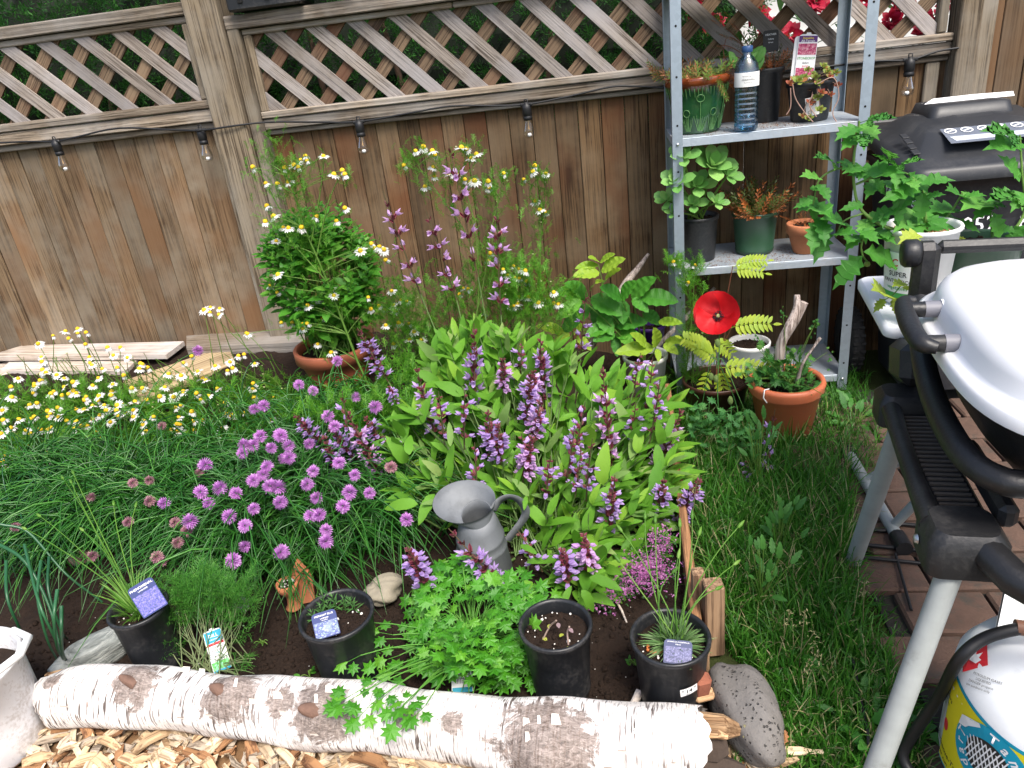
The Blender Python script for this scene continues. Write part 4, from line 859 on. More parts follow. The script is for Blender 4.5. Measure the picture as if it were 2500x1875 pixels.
# ================================================================== black wheeled bin
bx0, bx1, by0, by1 = .965, 1.52, -.68, -.10
binr = thing('wheelie_bin', 'black wheeled garden waste bin with a domed lid beside the shelving', 'bin', ((bx0+bx1)/2, (by0+by1)/2, 0))
BIN = plastic('bin_plastic', (.020, .022, .026), .45, dust=(.05, .05, .05)); cx_, cy_ = (bx0+bx1)/2, (by0+by1)/2; hw, hd = (bx1-bx0)/2, (by1-by0)/2
def rrect(hx, hy, r, n=6):
    P = []
    for sx, sy, a0 in ((1, -1, -90), (1, 1, 0), (-1, 1, 90), (-1, -1, 180)):
        for k in range(n+1): a = math.radians(a0+90*k/n); P.append((sx*(hx-r)+r*math.cos(a), sy*(hy-r)+r*math.sin(a)))
    return np.array(P)
def loft(rings, cap0=True, cap1=True, m=0, smooth=True):
    mb = MB(); k = len(rings[0]); V = np.concatenate(rings); F = [(i*k+j, i*k+(j+1) % k, (i+1)*k+(j+1) % k, (i+1)*k+j) for i in range(len(rings)-1) for j in range(k)]
    mb.add(V, F, m, smooth)
    if cap0: mb.add(rings[0], [tuple(range(k))[::-1]], m)
    if cap1: mb.add(rings[-1], [tuple(range(k))], m)
    return mb
def lidz(y): return .89+.075*smooth((y-by0)/(by1-by0), 0, .55)      # the lid climbs to the back
rg = lambda hx, hy, r, z, dy=0.0: np.c_[rrect(hx, hy, r)+A(cx_, cy_+dy), np.full(28, z)]
loft([rg(hw-.10, hd-.12, .05, .06), rg(hw-.085, hd-.10, .05, .30), rg(hw-.03, hd-.05, .05, .80), rg(hw-.02, hd-.04, .05, .86), rg(hw-.005, hd-.02, .05, .865), rg(hw-.005, hd-.02, .05, .885)]).build('body', BIN, binr)
def slope(R_, dz): R_ = R_.copy(); R_[:, 2] = [lidz(y)+dz for y in R_[:, 1]]; return R_
L0 = rg(hw+.01, hd+.005, .055, 0); L1 = rg(hw+.012, hd+.007, .055, 0); L2 = rg(hw-.012, hd-.015, .05, 0); L3 = rg(hw-.055, hd-.075, .06, 0); L4 = rg(hw-.095, hd-.13, .07, 0); L5 = rg(hw-.22, hd-.25, .03, 0)
loft([slope(L0, -.03), slope(L1, .004), slope(L2, .016), slope(L3, .022), slope(L4, .055), slope(L5, .058)]).build('lid', BIN, binr)
loft([slope(rg(hw-.14, .10, .03, 0, .10), .05), slope(rg(hw-.15, .09, .03, 0, .10), .085), slope(rg(hw-.19, .05, .03, 0, .10), .09)]).build('lid_hump', BIN, binr)
pan = binr
def lidpt(x, y, dz): return A(x, y, lidz(y)+dz)
P = [lidpt(cx_+sx*.15, cy_+yy_, .066) for sx, yy_ in ((-1, -.22), (1, -.22), (1, -.12), (-1, -.12))]
PANEL = plastic('smoky_label', (.13, .15, .19), .25)
ob('lid_label', MB().add(np.array(P)-np.array(binr.location), [(0, 1, 2, 3)]).mesh('lid_label', PANEL), binr)
icon = MB().lathe([(.0145, 0), (.0185, .0006)], 20, m=0).box((0, 0, .0004), (.028, .005, .0008), R=rotz(.5), b=.0001).mesh('icon', INKW)
nrml = nrm(np.cross(P[1]-P[0], P[3]-P[0])); fr_ = np.stack([A(1, 0, 0), np.cross(nrml, A(1, 0, 0)), nrml], 1)
for i in range(6): part('icon', icon, binr, lidpt(cx_-.125+.05*i, cy_-.142, .068), fr_, 1.0)
part('worn_print', MB().prism([(-.11, -.018), (.10, -.016), (.11, .012), (-.12, .014)], .0006).mesh('worn_print', ink('grey_print', (.42, .45, .5))), binr, lidpt(cx_-.02, cy_-.190, .068), fr_)
part('worn_sticker', MB().prism([(-.15, -.02), (.14, -.024), (.15, .012), (.02, .020), (-.11, .017)], .001).mesh('worn_sticker', INKW), binr, lidpt(cx_+.02, cy_+.10, .096), fr_)
emb = MB().box((0, 0, 0), (.022, .030, .004), b=.001).mesh('embossed_mark', BIN)
for i in range(4): part('embossed_mark', emb, binr, lidpt(bx0+.038, cy_-.07-.036*i, .030), fr_@rotz(.1))
frF = np.stack([A(1, 0, 0), A(0, 0, 1), A(0, -1, 0)], 1)
part('lettering', text_mesh('3052   8', .075, INKW, .005), binr, A(cx_-.01, by0+.043, .70), frF@rotx(-.06))
frL = np.stack([A(0, -1, 0), A(0, 0, 1), A(-1, 0, 0)], 1); part('lettering', text_mesh('VANCOUVER', .05, INKW, .008), binr, A(bx0+.028, cy_-.12, .79), frL)
part('front_panel', loft([np.c_[rrect(.17, .15, .03), np.zeros(28)], np.c_[rrect(.165, .145, .03), np.full(28, .008)]]).mesh('front_panel', BIN), binr, A(cx_+.02, by0+.060, .60), frF@rotx(-.06))
MB().tube([(bx0+.05, by1+.02, .93), (bx0+.05, by1+.06, .97), (bx1-.05, by1+.06, .97), (bx1-.05, by1+.02, .93)], .016, 10).build('handle', BIN, binr)
TYRE = plastic('rubber_tyre', (.012, .012, .012), .8)
for sx in (bx0+.0, bx1-.0):
    wl = MB().lathe([(.05, -.026), (.10, -.028), (.128, -.024), (.134, -.012), (.134, .012), (.128, .024), (.10, .028), (.05, .026)], 40, (sx, by1-.10, .134), R=roty(math.pi/2))
    for k in range(26):
        for s in (-1, 1): a = 2*math.pi*k/26; wl.box((sx+s*.014, by1-.10+.135*math.cos(a), .134+.135*math.sin(a)), (.020, .012, .007), R=rotx(a+math.pi/2), b=.001)
    wo = wl.build('wheel', TYRE, binr); MB().lathe([(0, -.02), (.05, -.022), (.052, 0), (.05, .022), (0, .02)], 18, (sx, by1-.10, .134), R=roty(math.pi/2)).build('hub', BIN, wo, off=np.array(binr.location))
# lid of a second bin behind
b2 = thing('wheelie_bin', 'second dark bin mostly hidden to the right of the garden waste bin', 'bin', (1.95, -.32, 0)); 
B2c = A(1.95, -.34); rg2 = lambda hx, hy, r, z: np.c_[rrect(hx, hy, r)+B2c, np.full(28, z)]
loft([rg2(.18, .18, .05, .05), rg2(.27, .27, .05, .95)]).build('body', BIN, b2); loft([rg2(.29, .29, .05, .955), rg2(.29, .29, .05, .99), rg2(.24, .24, .05, 1.06)]).build('lid', BIN, b2)
# ================================================================== gas grill
G = A(.83, -1.90, 0); E1 = nrm(A(.13, .99, 0)); E2 = A(E1[1], -E1[0], 0); GR = np.stack([E2, E1, A(0, 0, 1)], 1)      # local x = right, y = far, z = up
grill = thing('gas_grill', 'gas grill with a domed white lid and black body on a folding tube stand', 'grill', G)
def gw(x, y, z): return G+GR@A(x, y, z)
LIDM = NT('white_enamel'); v_ = LIDM.coord('Object', (1, 1, 1), False); sc_ = LIDM.ramp(LIDM.noise(v_, 16, 8, .8, .5), [(.66, 0.0), (.72, .7)]); LIDM = LIDM.done(LIDM.mix(sc_, (.78, .78, .79), (.45, .45, .47)), .28, 0, .5)
GBLK = plastic('grill_black', (.012, .012, .013), .45, dust=(.04, .038, .036), bump=.35)
TUBE = plain('grey_tube', (.30, .32, .31), .45, .25, 14, .1, dirt=((.17, .17, .15), .58))
def sup(hx, hy, z, n=64, e=3.4, dx=0.0, dy=0.0):
    a = np.linspace(0, 2*math.pi, n, endpoint=False); c, s = np.cos(a), np.sin(a); x = hx*np.sign(c)*np.abs(c)**(2/e)+dx; y = hy*np.sign(s)*np.abs(s)**(2/e)+dy
    return (GR@np.stack([x, y, np.full(n, z)])).T+G
lid_r = [sup(.250, .345, .800), sup(.250, .345, .822), sup(.243, .338, .828), sup(.230, .324, .830), sup(.226, .320, .838), sup(.221, .314, .862), sup(.214, .307, .877), sup(.200, .293, .890), sup(.170, .26, .904), sup(.12, .20, .916), sup(.06, .12, .923), sup(.01, .02, .925)]
loft(lid_r, False, True).build('lid', LIDM, grill)
hub_l = loft([sup(.235, .33, .799), sup(.215, .30, .77), sup(.175, .23, .68), sup(.11, .15, .60), sup(.05, .08, .58)], True, True).build('bowl', GBLK, grill)
hl = thing  # lid handle
hm = MB().tube(spline([gw(-.258, .142, .862), gw(-.280, .132, .860), gw(-.288, .05, .853), gw(-.284, -.03, .845), gw(-.260, -.046, .840)], 5), np.interp(np.linspace(0, 4, 21), range(5), [.010, .016, .0185, .017, .011]), 16); hn = hm.build('lid_handle', GBLK, grill)
GREYB = plastic('grey_plastic', (.16, .16, .18), .5)
for yy_, zz_ in ((.118, .853), (-.028, .842)):
    MB().tube([gw(-.285, yy_, zz_), gw(-.245, yy_, zz_)], .0155, 14).build('handle_post', GBLK, hn, off=np.array(grill.location)); MB().tube([gw(-.246, yy_, zz_), gw(-.216, yy_, zz_)], .0165, 14).build('handle_collar', GREYB, hn, off=np.array(grill.location)); MB().tube([gw(-.217, yy_, zz_), gw(-.17, yy_, zz_+.002)], [.019, .022], 14).build('handle_boss', LIDM, hn, off=np.array(grill.location))
ra = np.linspace(math.radians(118), math.radians(262), 22); railp = [gw(.262*np.sign(math.cos(a))*abs(math.cos(a))**(2/2.9), .36*np.sign(math.sin(a))*abs(math.sin(a))**(2/2.9), .705-.02*math.cos((a-math.radians(118))*1.2)) for a in ra]
railp = spline([gw(-.205, .31, .80), gw(-.222, .18, .735), gw(-.232, .05, .705), gw(-.238, -.08, .70), gw(-.234, -.19, .70), gw(-.208, -.252, .70), gw(-.15, -.268, .70), gw(.10, -.272, .70)], 6)
MB().tube(railp, .023, 12).build('body_rail', GBLK, grill)
MB().tube([gw(-.10, -.292, .70), gw(-.10, -.305, .70)], .014, 12).build('rail_boss', GBLK, grill)
# far end bracket and table
MB().box(gw(-.19, .36, .79), (.052, .045, .26), R=GR, b=.014).box(gw(-.215, .30, .66), (.06, .14, .10), R=GR@rotx(-.3), b=.02).build('bracket', GBLK, grill)
MB().lathe([(0, -.018), (.026, -.018), (.031, -.011), (.031, .011), (.026, .018), (0, .018)], 24, gw(-.222, .36, .895), R=GR@roty(math.pi/2)).build('pivot', GBLK, grill)
MB().box(gw(.03, .365, .905), (.40, .03, .028), R=GR, b=.010).build('back_bar', GBLK, grill)
WHT = plastic('white_table', (.76, .77, .79), .4, bump=.02)
tx0, tx1, ty0, ty1 = -.255, .20, .36, .74
loft([np.c_[rrect((tx1-tx0)/2, (ty1-ty0)/2, .03), np.full(28, z_)]@GR.T+gw((tx0+tx1)/2, (ty0+ty1)/2, 0) for z_ in (.690,)]+[np.c_[rrect((tx1-tx0)/2+d_, (ty1-ty0)/2+d_, .03), np.full(28, z_)]@GR.T+gw((tx0+tx1)/2, (ty0+ty1)/2, 0) for d_, z_ in ((.003, .695), (.003, .716), (-.004, .722))]).build('side_table', WHT, grill)
# cart frame on the near side
MB().tube([gw(-.262, .22, .588), gw(-.268, .1, .582), gw(-.276, -.08, .580), gw(-.280, -.22, .582)], [.022, .018, .018, .022], 12).build('frame_rail', GBLK, grill)
MB().box(gw(-.222, -.005, .562), (.085, .42, .03), R=GR, b=.006).build('tray', GBLK, grill)
rb_ = MB().box((0, 0, 0), (.062, .006, .006), b=.001).mesh('rib', plain('dusty_rib', (.085, .07, .055), .9, .4, 30, .4))
for i in range(24): part('rib', rb_, grill, gw(-.222, .18-.0165*i, .579), GR@rotz(U(-.02, .02)))
loft([np.c_[rrect(.052, .048, .02), np.full(28, z_)]@GR.T+gw(-.235, .24, 0) for z_ in (.545,)]+[np.c_[rrect(.052-d_, .048-d_, .02), np.full(28, z_)]@GR.T+gw(-.235, .24, 0) for d_, z_ in ((0, .60), (.012, .616))]).build('end_block', GBLK, grill)
loft([np.c_[rrect(.062, .058, .025), np.full(28, z_)]@GR.T+gw(-.238, -.235, 0) for z_ in (.525,)]+[np.c_[rrect(.062-d_, .058-d_, .025), np.full(28, z_)]@GR.T+gw(-.238, -.235, 0) for d_, z_ in ((0, .585), (.014, .604))]).build('end_block', GBLK, grill)
MB().box(gw(-.165, -.10, .60), (.032, .24, .045), R=GR, b=.010).build('cross_member', GBLK, grill)
MB().tube([gw(-.215, -.26, .572), gw(-.19, -.34, .570), gw(-.13, -.385, .555), gw(.0, -.40, .55), gw(.15, -.40, .55)], [.028, .028, .028, .028, .028], 12).build('front_arm', GBLK, grill)
BOLT = metal('bolt_steel', (.6, .62, .62), .3, False)
MB().lathe([(0, .006), (.007, .005), (.009, 0)], 12, gw(-.302, -.225, .555), R=GR@roty(-math.pi/2)).build('bolt', BOLT, grill)
def leg(a, b, r=.0205, nm='leg', m=TUBE): return MB().tube([a, b], r, 16).build(nm, m, grill)
l2 = atz(2330, 1368, .54); leg(l2, atz(2075, 2050, 0.0)); MB().tube([l2+A(0, 0, .012), l2-A(0, 0, .014)], .0245, 16).build('leg_collar', TUBE, grill)
l1 = atz(2196, 1045, .56); leg(l1, atz(2080, 1380, .0), .021)
f0, f1 = atz(2068, 1098, .03), atz(2205, 1335, .03); ex_ = nrm(f1-f0); leg(f0+ex_*.03, f1-ex_*.04, .017, 'base_tube')
MB().tube([f0, f0+ex_*.04], .021, 12).build('rubber_foot', GBLK, grill); MB().tube([f1-ex_*.05, f1+ex_*.012], .023, 12).build('rubber_foot', GBLK, grill)
leg(atz(2120, 1168, .04), atz(2196, 1128, .12), .012, 'brace'); leg(atz(2182, 1283, .035), atz(2250, 1212, .16), .013, 'brace'); MB().tube([atz(2243, 1222, .15), atz(2268, 1222, .155)], .017, 12).build('brace_cap', GBLK, grill)
q = [atz(2192, 1130, .11), atz(2212, 1122, .15), atz(2262, 1205, .19), atz(2243, 1222, .15)]; MB().add(np.array(q+[p+A(.003, .003, 0) for p in q]), [(0, 1, 2, 3), (7, 6, 5, 4), (0, 4, 5, 1), (1, 5, 6, 2), (2, 6, 7, 3), (3, 7, 4, 0)]).build('gusset_plate', TUBE, grill)
leg(gw(.22, .18, .56), gw(.24, .36, 0), .0205); leg(gw(.22, -.25, .56), gw(.24, -.38, 0), .0205)
# ================================================================== propane tank
TC = A(.722, -2.172, 0); tank = thing('propane_tank', 'white propane tank with a yellow and teal exchange label under the grill', 'gas tank', TC)
TW = plastic('white_tank', (.76, .78, .79), .3, bump=.02); TR = .155
MB().lathe([(0, .03), (.08, .03), (.12, .045), (.148, .075), (TR, .11), (TR, .275), (.150, .315), (.128, .350), (.09, .375), (.04, .386), (0, .388)], 56, TC).build('body', TW, tank)
MB().lathe([(.10, .0), (.104, .0), (.104, .06), (.10, .06)], 36, TC).build('foot_ring', TW, tank)
c0, c1 = math.radians(-40), math.radians(140)
V = [TC+A(.098*math.cos(a), .098*math.sin(a), z_) for z_ in (.365, .465) for a in np.linspace(c0, c1, 22)]; V += [p*1.0+A(.003*math.cos(a), .003*math.sin(a), 0) for p, a in zip(V, list(np.linspace(c0, c1, 22))*2)]
F = [(i, i+1, 23+i, 22+i) for i in range(21)]+[(44+i+1, 44+i, 66+i, 67+i) for i in range(21)]+[(22+i, 23+i, 67+i, 66+i) for i in range(21)]; MB().add(np.array(V), F, 0, True).build('collar', TW, tank)
BRASS = metal('brass', (.55, .38, .16), .35, False)
MB().lathe([(0, .38), (.022, .38), (.022, .405), (.015, .41), (.015, .435), (.026, .438), (.026, .455), (0, .458)], 16, TC).tube([TC+A(0, 0, .418), TC+A(-.04, .01, .418)], .012, 10).build('valve', BRASS, tank)
hp_ = [TC+A(-.035, .008, .418), TC+A(-.06, .012, .422), atz(2405, 1558, .40), atz(2340, 1612, .36), atz(2290, 1705, .22), atz(2225, 1800, .10), atz(2205, 1850, .05), atz(2240, 1905, .03), atz(2300, 1960, .05)]
MB().tube(spline(hp_, 8), .0105, 10).build('hose', CABLE, tank); MB().tube([TC+A(-.03, .008, .418), TC+A(-.075, .016, .42)], .0135, 10).build('hose_fitting', plain('rusty_fitting', (.16, .07, .04), .6), tank)
def tband(name, z0, z1, a0, a1, m, rr=.0009, wav=None, n=40):
    V = []
    for k in range(5):
        for a in np.linspace(a0, a1, n+1):
            t = k/4; zt = z1+(wav(a) if wav else 0); z = z0+(zt-z0)*t; r = tankr(z)+rr; V.append((r*math.cos(a), r*math.sin(a), z))
    F = [(k*(n+1)+i, k*(n+1)+i+1, (k+1)*(n+1)+i+1, (k+1)*(n+1)+i) for k in range(4) for i in range(n)]
    return ob(name, MB().add(np.array(V), F, 0, True).mesh(name, m), tank)
_TP = np.array([(.155, .0), (.155, .11), (.155, .275), (.150, .315), (.128, .350), (.09, .375), (.04, .386)]); _TS = np.r_[0, np.cumsum(np.linalg.norm(np.diff(_TP, axis=0), axis=1))]
def tankr(z): return float(np.interp(z, _TP[:, 1], _TP[:, 0]))
def tankp(s_): return float(np.interp(s_, _TS, _TP[:, 0])), float(np.interp(s_, _TS, _TP[:, 1]))
wav = lambda a: -.030*smooth(a, math.radians(-200), math.radians(-120))
lab = tband('label_edge', .095, .308, math.radians(-190), math.radians(-20), INKT, .0008, wav); tband('label', .10, .301, math.radians(-189), math.radians(-21), ink('yellow_label', (.72, .62, .01)), .0014, wav)
def tpatch(me, a0, z0, rr=.0022, rot=0.0):
    co, si = math.cos(rot), math.sin(rot)
    for v in me.vertices:
        x, y = v.co.x*co-v.co.y*si, v.co.x*si+v.co.y*co; r, z = tankp(z0+y); a = a0+x/max(r, .03); v.co = ((r+rr*.8)*math.cos(a), (r+rr*.8)*math.sin(a), z+rr*.7*(z > .28))
    me.update(); return me
def disc(rx, ry, m, rin=0.0, n=28, rings=5):
    V = [(rx*(rin+(1-rin)*k/rings)*math.cos(a), ry*(rin+(1-rin)*k/rings)*math.sin(a), 0) for k in range(rings+1) for a in np.linspace(0, 2*math.pi, n, endpoint=False)]
    return MB().add(np.array(V), [(k*n+j, (k+1)*n+j, (k+1)*n+(j+1) % n, k*n+(j+1) % n) for k in range(rings) for j in range(n)]).mesh('emblem', m)
AT = math.radians(-149); ZT = .212
ob('emblem', tpatch(disc(.066, .070, INKT), AT, ZT, .0022), tank); ob('emblem', tpatch(disc(.038, .042, INKK), AT, ZT, .0028), tank)
gr_ = MB()
for k in range(-4, 5):
    for s in (-1, 1):
        n_ = 8; hh = .036*math.sqrt(max(0, 1-(k/4.6)**2)); V = []
        for i in range(n_+1): y = -hh+2*hh*i/n_; V += [(k*.008+s*y*.35-.0012, y, 0), (k*.008+s*y*.35+.0012, y, 0)]
        gr_.add(np.array(V), [(2*i, 2*i+1, 2*i+3, 2*i+2) for i in range(n_)])
ob('emblem', tpatch(gr_.mesh('emblem', INKW), AT, ZT, .0034), tank)
def arc_text(s, size, rad, a_start, step, m):
    for i, ch in enumerate(s):
        me = text_mesh(ch, size, m, .02); th = a_start-step*i
        for v in me.vertices: x, y = v.co.x, v.co.y; ca, sa = math.cos(th-math.pi/2), math.sin(th-math.pi/2); v.co = (x*ca-y*sa+rad*math.cos(th), x*sa+y*ca+rad*math.sin(th)*1.06, 0)
        ob('lettering', tpatch(me, AT, ZT, .0032), tank)
arc_text('Tank', .026, .052, math.radians(84), math.radians(24), INKW); arc_text('Traders', .024, .052, math.radians(-90-180+75), math.radians(-22), INKW)
ar = MB().add(np.array([(-.052, .052, 0), (-.040, .040, 0), (-.018, .060, 0), (-.022, .066, 0), (-.046, .030, 0), (-.062, .022, 0), (-.058, .048, 0)]), [(0, 1, 2, 3), (0, 6, 5, 4, 1)]).mesh('emblem', INKW); ob('emblem', tpatch(ar, AT, ZT, .0032), tank)
for s, sz, a, z in (('Tank Traders', .013, -196, .252), ('Propane Drive', .010, -197, .236), ('Anywhere...', .009, -198, .222), ('Barbecue-Tank', .016, -180, .128), ('Never run out!', .013, -181, .110)): ob('lettering', tpatch(text_mesh(s, sz, INKK, .008), math.radians(a), z, .0022, -.12), tank)
ob('emblem', tpatch(disc(.009, .014, INKR), math.radians(-186), .185, .0022), tank)
dm = MB().add(np.array([(x, y, 0) for x, y in ((0, -.034), (.034, 0), (0, .034), (-.034, 0), (0, 0))]), [(4, 0, 1), (4, 1, 2), (4, 2, 3), (4, 3, 0)]).mesh('hazard_diamond', INKR); ob('hazard_diamond', tpatch(dm, math.radians(-190), .352, .003, .5), tank)
fl = MB().add(np.array([(-.008, -.008, 0), (.008, -.008, 0), (.012, .003, 0), (.006, .004, 0), (.004, .016, 0), (-.002, .006, 0), (-.006, .012, 0), (-.011, .002, 0)]), [(0, 1, 2, 3, 4, 5, 6, 7)]).mesh('flame_symbol', INKW); ob('flame_symbol', tpatch(fl, math.radians(-186), .356, .0045, .5), tank)
for i, s in enumerate(('PETROLEUM GASES', 'LIQUEFIED', 'DANGER propane', 'use outdoors only')): ob('lettering', tpatch(text_mesh(s, .006, INKK), math.radians(-168), .352-.008*i, .003, .5), tank)
# ================================================================== black hose and wires on the paving
for i, (lb, P, r) in enumerate((('thin black wire rod lying across the pavers under the grill', [(2115, 1330), (2250, 1345), (2400, 1372)], .006), ('black cable lying along the paver joint under the grill', [(2100, 1360), (2250, 1375), (2420, 1395)], .005), ('curved black cable looping beside the base tube of the grill', [(2110, 1292), (2165, 1295), (2195, 1280), (2260, 1285)], .006), ('thin rusty wire stake bent over in the grass beside the pavers', [(2082, 1608), (2100, 1700), (2118, 1790), (2122, 1880)], .0035), ('straight black rod crossing the pavers towards the tank', [(2186, 1352), (2205, 1420), (2225, 1490)], .004))):
    org(tag(MB().tube(spline([atz(a, b, .025) for a, b in P], 5), r, 7).build('wire' if 'wire' in lb or 'rod' in lb else 'cable', CABLE), lb, 'cable'), atz(*P[0], .02))
# ================================================================== plant helpers
def leaves(root, meshes, pos, dirs, sz, name='leaf', up=(0, 0, 1), upj=.35):
    for p, d, s in zip(pos, dirs, sz):
        part(name, random.choice(meshes), root, p, frame(np.asarray(d), A(*up)+rng.normal(0, upj, 3)), float(s))
def stalks(mb, A0, B0, r0=.0022, r1=.0012, bend=.08, n=6, sides=5, m=0):
    for a, b in zip(A0, B0):
        a, b = np.asarray(a), np.asarray(b); L = np.linalg.norm(b-a); c = (a+b)/2+rng.normal(0, bend*L, 3)*A(1, 1, .3)+A(0, 0, .08*L)
        mb.tube(bez(a, c, b, n), np.linspace(r0, r1, n), sides, m, cap=False)
def feather(n=8, L=1.0, sp=.36, w=.017, sub=2):
    """thread leaf: a thin rachis with forked threads, flat ribbons"""
    V, F = [], []
    def rib(a, b, w0, w1):
        a, b = np.array(a), np.array(b); d = nrm(b-a); s = nrm(np.cross(d, A(.2, .1, 1))); i = len(V); V.extend([a-s*w0, a+s*w0, b+s*w1, b-s*w1]); F.append((i, i+1, i+2, i+3))
    pts = [A(0, L*t, .10*L*math.sin(t*2.4)) for t in np.linspace(0, 1, 5)]
    for a, b in zip(pts, pts[1:]): rib(a, b, w, w*.8)
    for k in range(n):
        t = .18+.8*k/n; p = A(0, L*t, .10*L*math.sin(t*2.4)); ln = sp*L*(1-.55*t)*random.uniform(.7, 1.2)
        for s in (-1, 1):
            d = nrm(A(s*random.uniform(.6, 1), random.uniform(.5, 1), random.uniform(-.4, .6))); e = p+d*ln; rib(p, e, w*.8, w*.5)
            for q in range(sub):
                f = p+d*ln*(.45+.3*q); d2 = nrm(d+rng.normal(0, .7, 3)); rib(f, f+d2*ln*.45, w*.6, w*.35)
    return np.array(V), np.array(F)
CHAMG = leafm('chamomile_green', (.06, .22, .012), (.13, .38, .025), (.22, .46, .04), trans=.35, scale=5)
CHAMS = leafm('chamomile_stem', (.10, .22, .03), (.19, .32, .06), trans=.1, scale=5)
PETW = leafm('white_petal', (.80, .80, .78), (.86, .86, .85), trans=.25, rough=.5, scale=4); DISK = plain('yellow_disc', (.72, .47, .01), .7, .25, 60, .6, bs=900)
def daisy(refl, r=.0190, dr=.0084):
    mb = MB(); n = 13; T = blade(1, .42, 3, .1, .12, .55)
    ang = np.arange(n)*2*math.pi/n+rng.normal(0, .06, n); el = -refl+rng.normal(0, .12, n)
    d = np.stack([np.cos(ang)*np.cos(el), np.sin(ang)*np.cos(el), np.sin(el)], 1); mb.inst(T, d*A(dr*.7, dr*.7, 0), frame(d), r*rng.uniform(.85, 1.1, n))
    return mb.mesh('flower', PETW), MB().lathe([(dr, -.001), (dr*1.02, .0015), (dr*.85, .0055), (dr*.45, .0085), (0, .0094)], 10).mesh('disc', DISK)
DAISY = [daisy(a) for a in (.05, .35, .7, .95, 1.15, .5)]
BUD = (MB().lathe([(0, -.002), (.003, 0), (.0032, .002), (0, .0035)], 7).mesh('bud', leafm('bud_cream', (.45, .50, .22), (.62, .60, .35), scale=5)))
def put_daisies(root, P, s=1.0):
    for p in P:
        f, d = random.choice(DAISY); n_ = nrm(A(rng.normal(0, .28), -.22+rng.normal(0, .25), 1)); fr = frame(np.cross(n_, A(1, .1, 0)), n_)
        o = part('flower', f, root, p, fr@rotz(U(0, 6)), s*U(.85, 1.2)); ob('disc', d, o)
FEA = [feather() for _ in range(4)]
def feathers(mb, pos, d, s):
    g = rng.integers(0, 4, len(pos))
    for k in range(4): q = g == k; mb.inst(FEA[k], pos[q], frame(d[q]), s[q], smooth=False)
Z = lambda L, ox, oy: [(ox+a/3.16, oy+b/3.16) for a, b in L]
# ------------------------------------------------------------------ chamomile patch on the left
fl = Z([(335, 130), (325, 105), (690, 70), (695, 115), (875, 55), (790, 160), (1085, 120), (1075, 160), (955, 210), (320, 200), (355, 190), (495, 235), (310, 250), (140, 235), (85, 300), (265, 275), (90, 380), (415, 335), (480, 365), (565, 330), (590, 350), (665, 375), (715, 290), (765, 370), (870, 280), (865, 335), (230, 440), (285, 425), (20, 480), (445, 460), (370, 485), (370, 530), (450, 530), (590, 470), (650, 475), (715, 445), (820, 480), (805, 440), (940, 430), (905, 440), (1040, 415), (1030, 480), (1030, 530), (515, 560), (715, 550), (850, 570), (265, 530), (200, 635), (310, 630), (370, 630), (660, 690), (755, 640), (790, 700), (225, 755), (345, 775), (360, 815), (395, 880), (30, 835), (20, 880), (40, 925), (820, 820), (1320, 630), (1340, 865), (1395, 440), (1480, 490), (1550, 400), (1610, 370), (1700, 675), (1720, 920), (1845, 870), (1990, 790), (2015, 1030), (2050, 435), (2115, 385), (1955, 310), (2090, 555), (1565, 235), (1300, 200), (1100, 310), (1795, 155), (1840, 60), (1755, 175), (175, 1065), (45, 1320), (85, 615), (10, 660), (1185, 530)], 0, 850)
fl += Z([(410, 1170), (600, 1115), (600, 1150), (505, 1135), (665, 1145), (1575, 970), (1625, 950), (1620, 990), (1695, 960), (1690, 1005), (1900, 1150), (295, 1230), (530, 1190), (660, 1235), (830, 1260), (930, 1260)], 0, 450)
def ydep(py, tab): return float(np.interp(py, [t[0] for t in tab], [t[1] for t in tab]))
T1 = [(740, -.38), (850, -.48), (950, -.66), (1100, -.98), (1300, -1.35)]
fl += [(U(-10, 640), U(862, 1060)) for _ in range(70)]
cp_ = thing('chamomile_patch', 'sprawling chamomile in front of the grey planks by the fence', 'flowers', atz(300, 1010, .2))
P = np.array([aty(a, b, ydep(b, T1)+U(-.03, .03)) for a, b in fl]); put_daisies(cp_, P)
def gr(x, y): return np.stack([x, y, hz(x, y)], -1)
def basepts(P, sx=.05, dy=(-.02, .10)):
    x = P[:, 0]+rng.normal(0, sx, len(P)); y = P[:, 1]+rng.uniform(*dy, len(P)); y = np.minimum(y, -.10); return gr(x, y)
st = MB(); stalks(st, basepts(P, .06), P-A(0, 0, .002))
ex_ = np.array([aty(U(0, 720), U(870, 1120), 0) for _ in range(0)]) if False else None
K = 240; pp = []
for _ in range(K):
    a, b = U(-30, 740), U(860, 1150); q = aty(a, b, ydep(b, T1)+U(-.04, .05)); pp.append(q)
pp = np.array(pp); stalks(st, basepts(pp, .05), pp)
st.build('stems', CHAMS, cp_, kind='stuff')
for q in pp[::2]: part('bud', BUD, cp_, q, rotz(U(0, 6)), U(.8, 1.4))
K = 3600; a = rng.uniform(-60, 760, K); b = 905+rng.random(K)**.85*330; y = np.array([ydep(q, T1) for q in b])+rng.uniform(-.06, .12, K)
pos = np.array([aty(u, v, w_) for u, v, w_ in zip(a, b, y)]); g0 = hz(pos[:, 0], pos[:, 1]); keep = (pos[:, 2] > g0-.02); pos[:, 2] = np.maximum(pos[:, 2]-.045-rng.random(K)*.07, g0); pos = pos[keep]; K = len(pos)
fo = MB(); feathers(fo, pos, np.stack([rng.normal(0, .6, K), rng.normal(-.1, .6, K), .45+rng.random(K)*.7], 1), rng.uniform(.035, .085, K)); fo.build('foliage', CHAMG, cp_, kind='stuff')
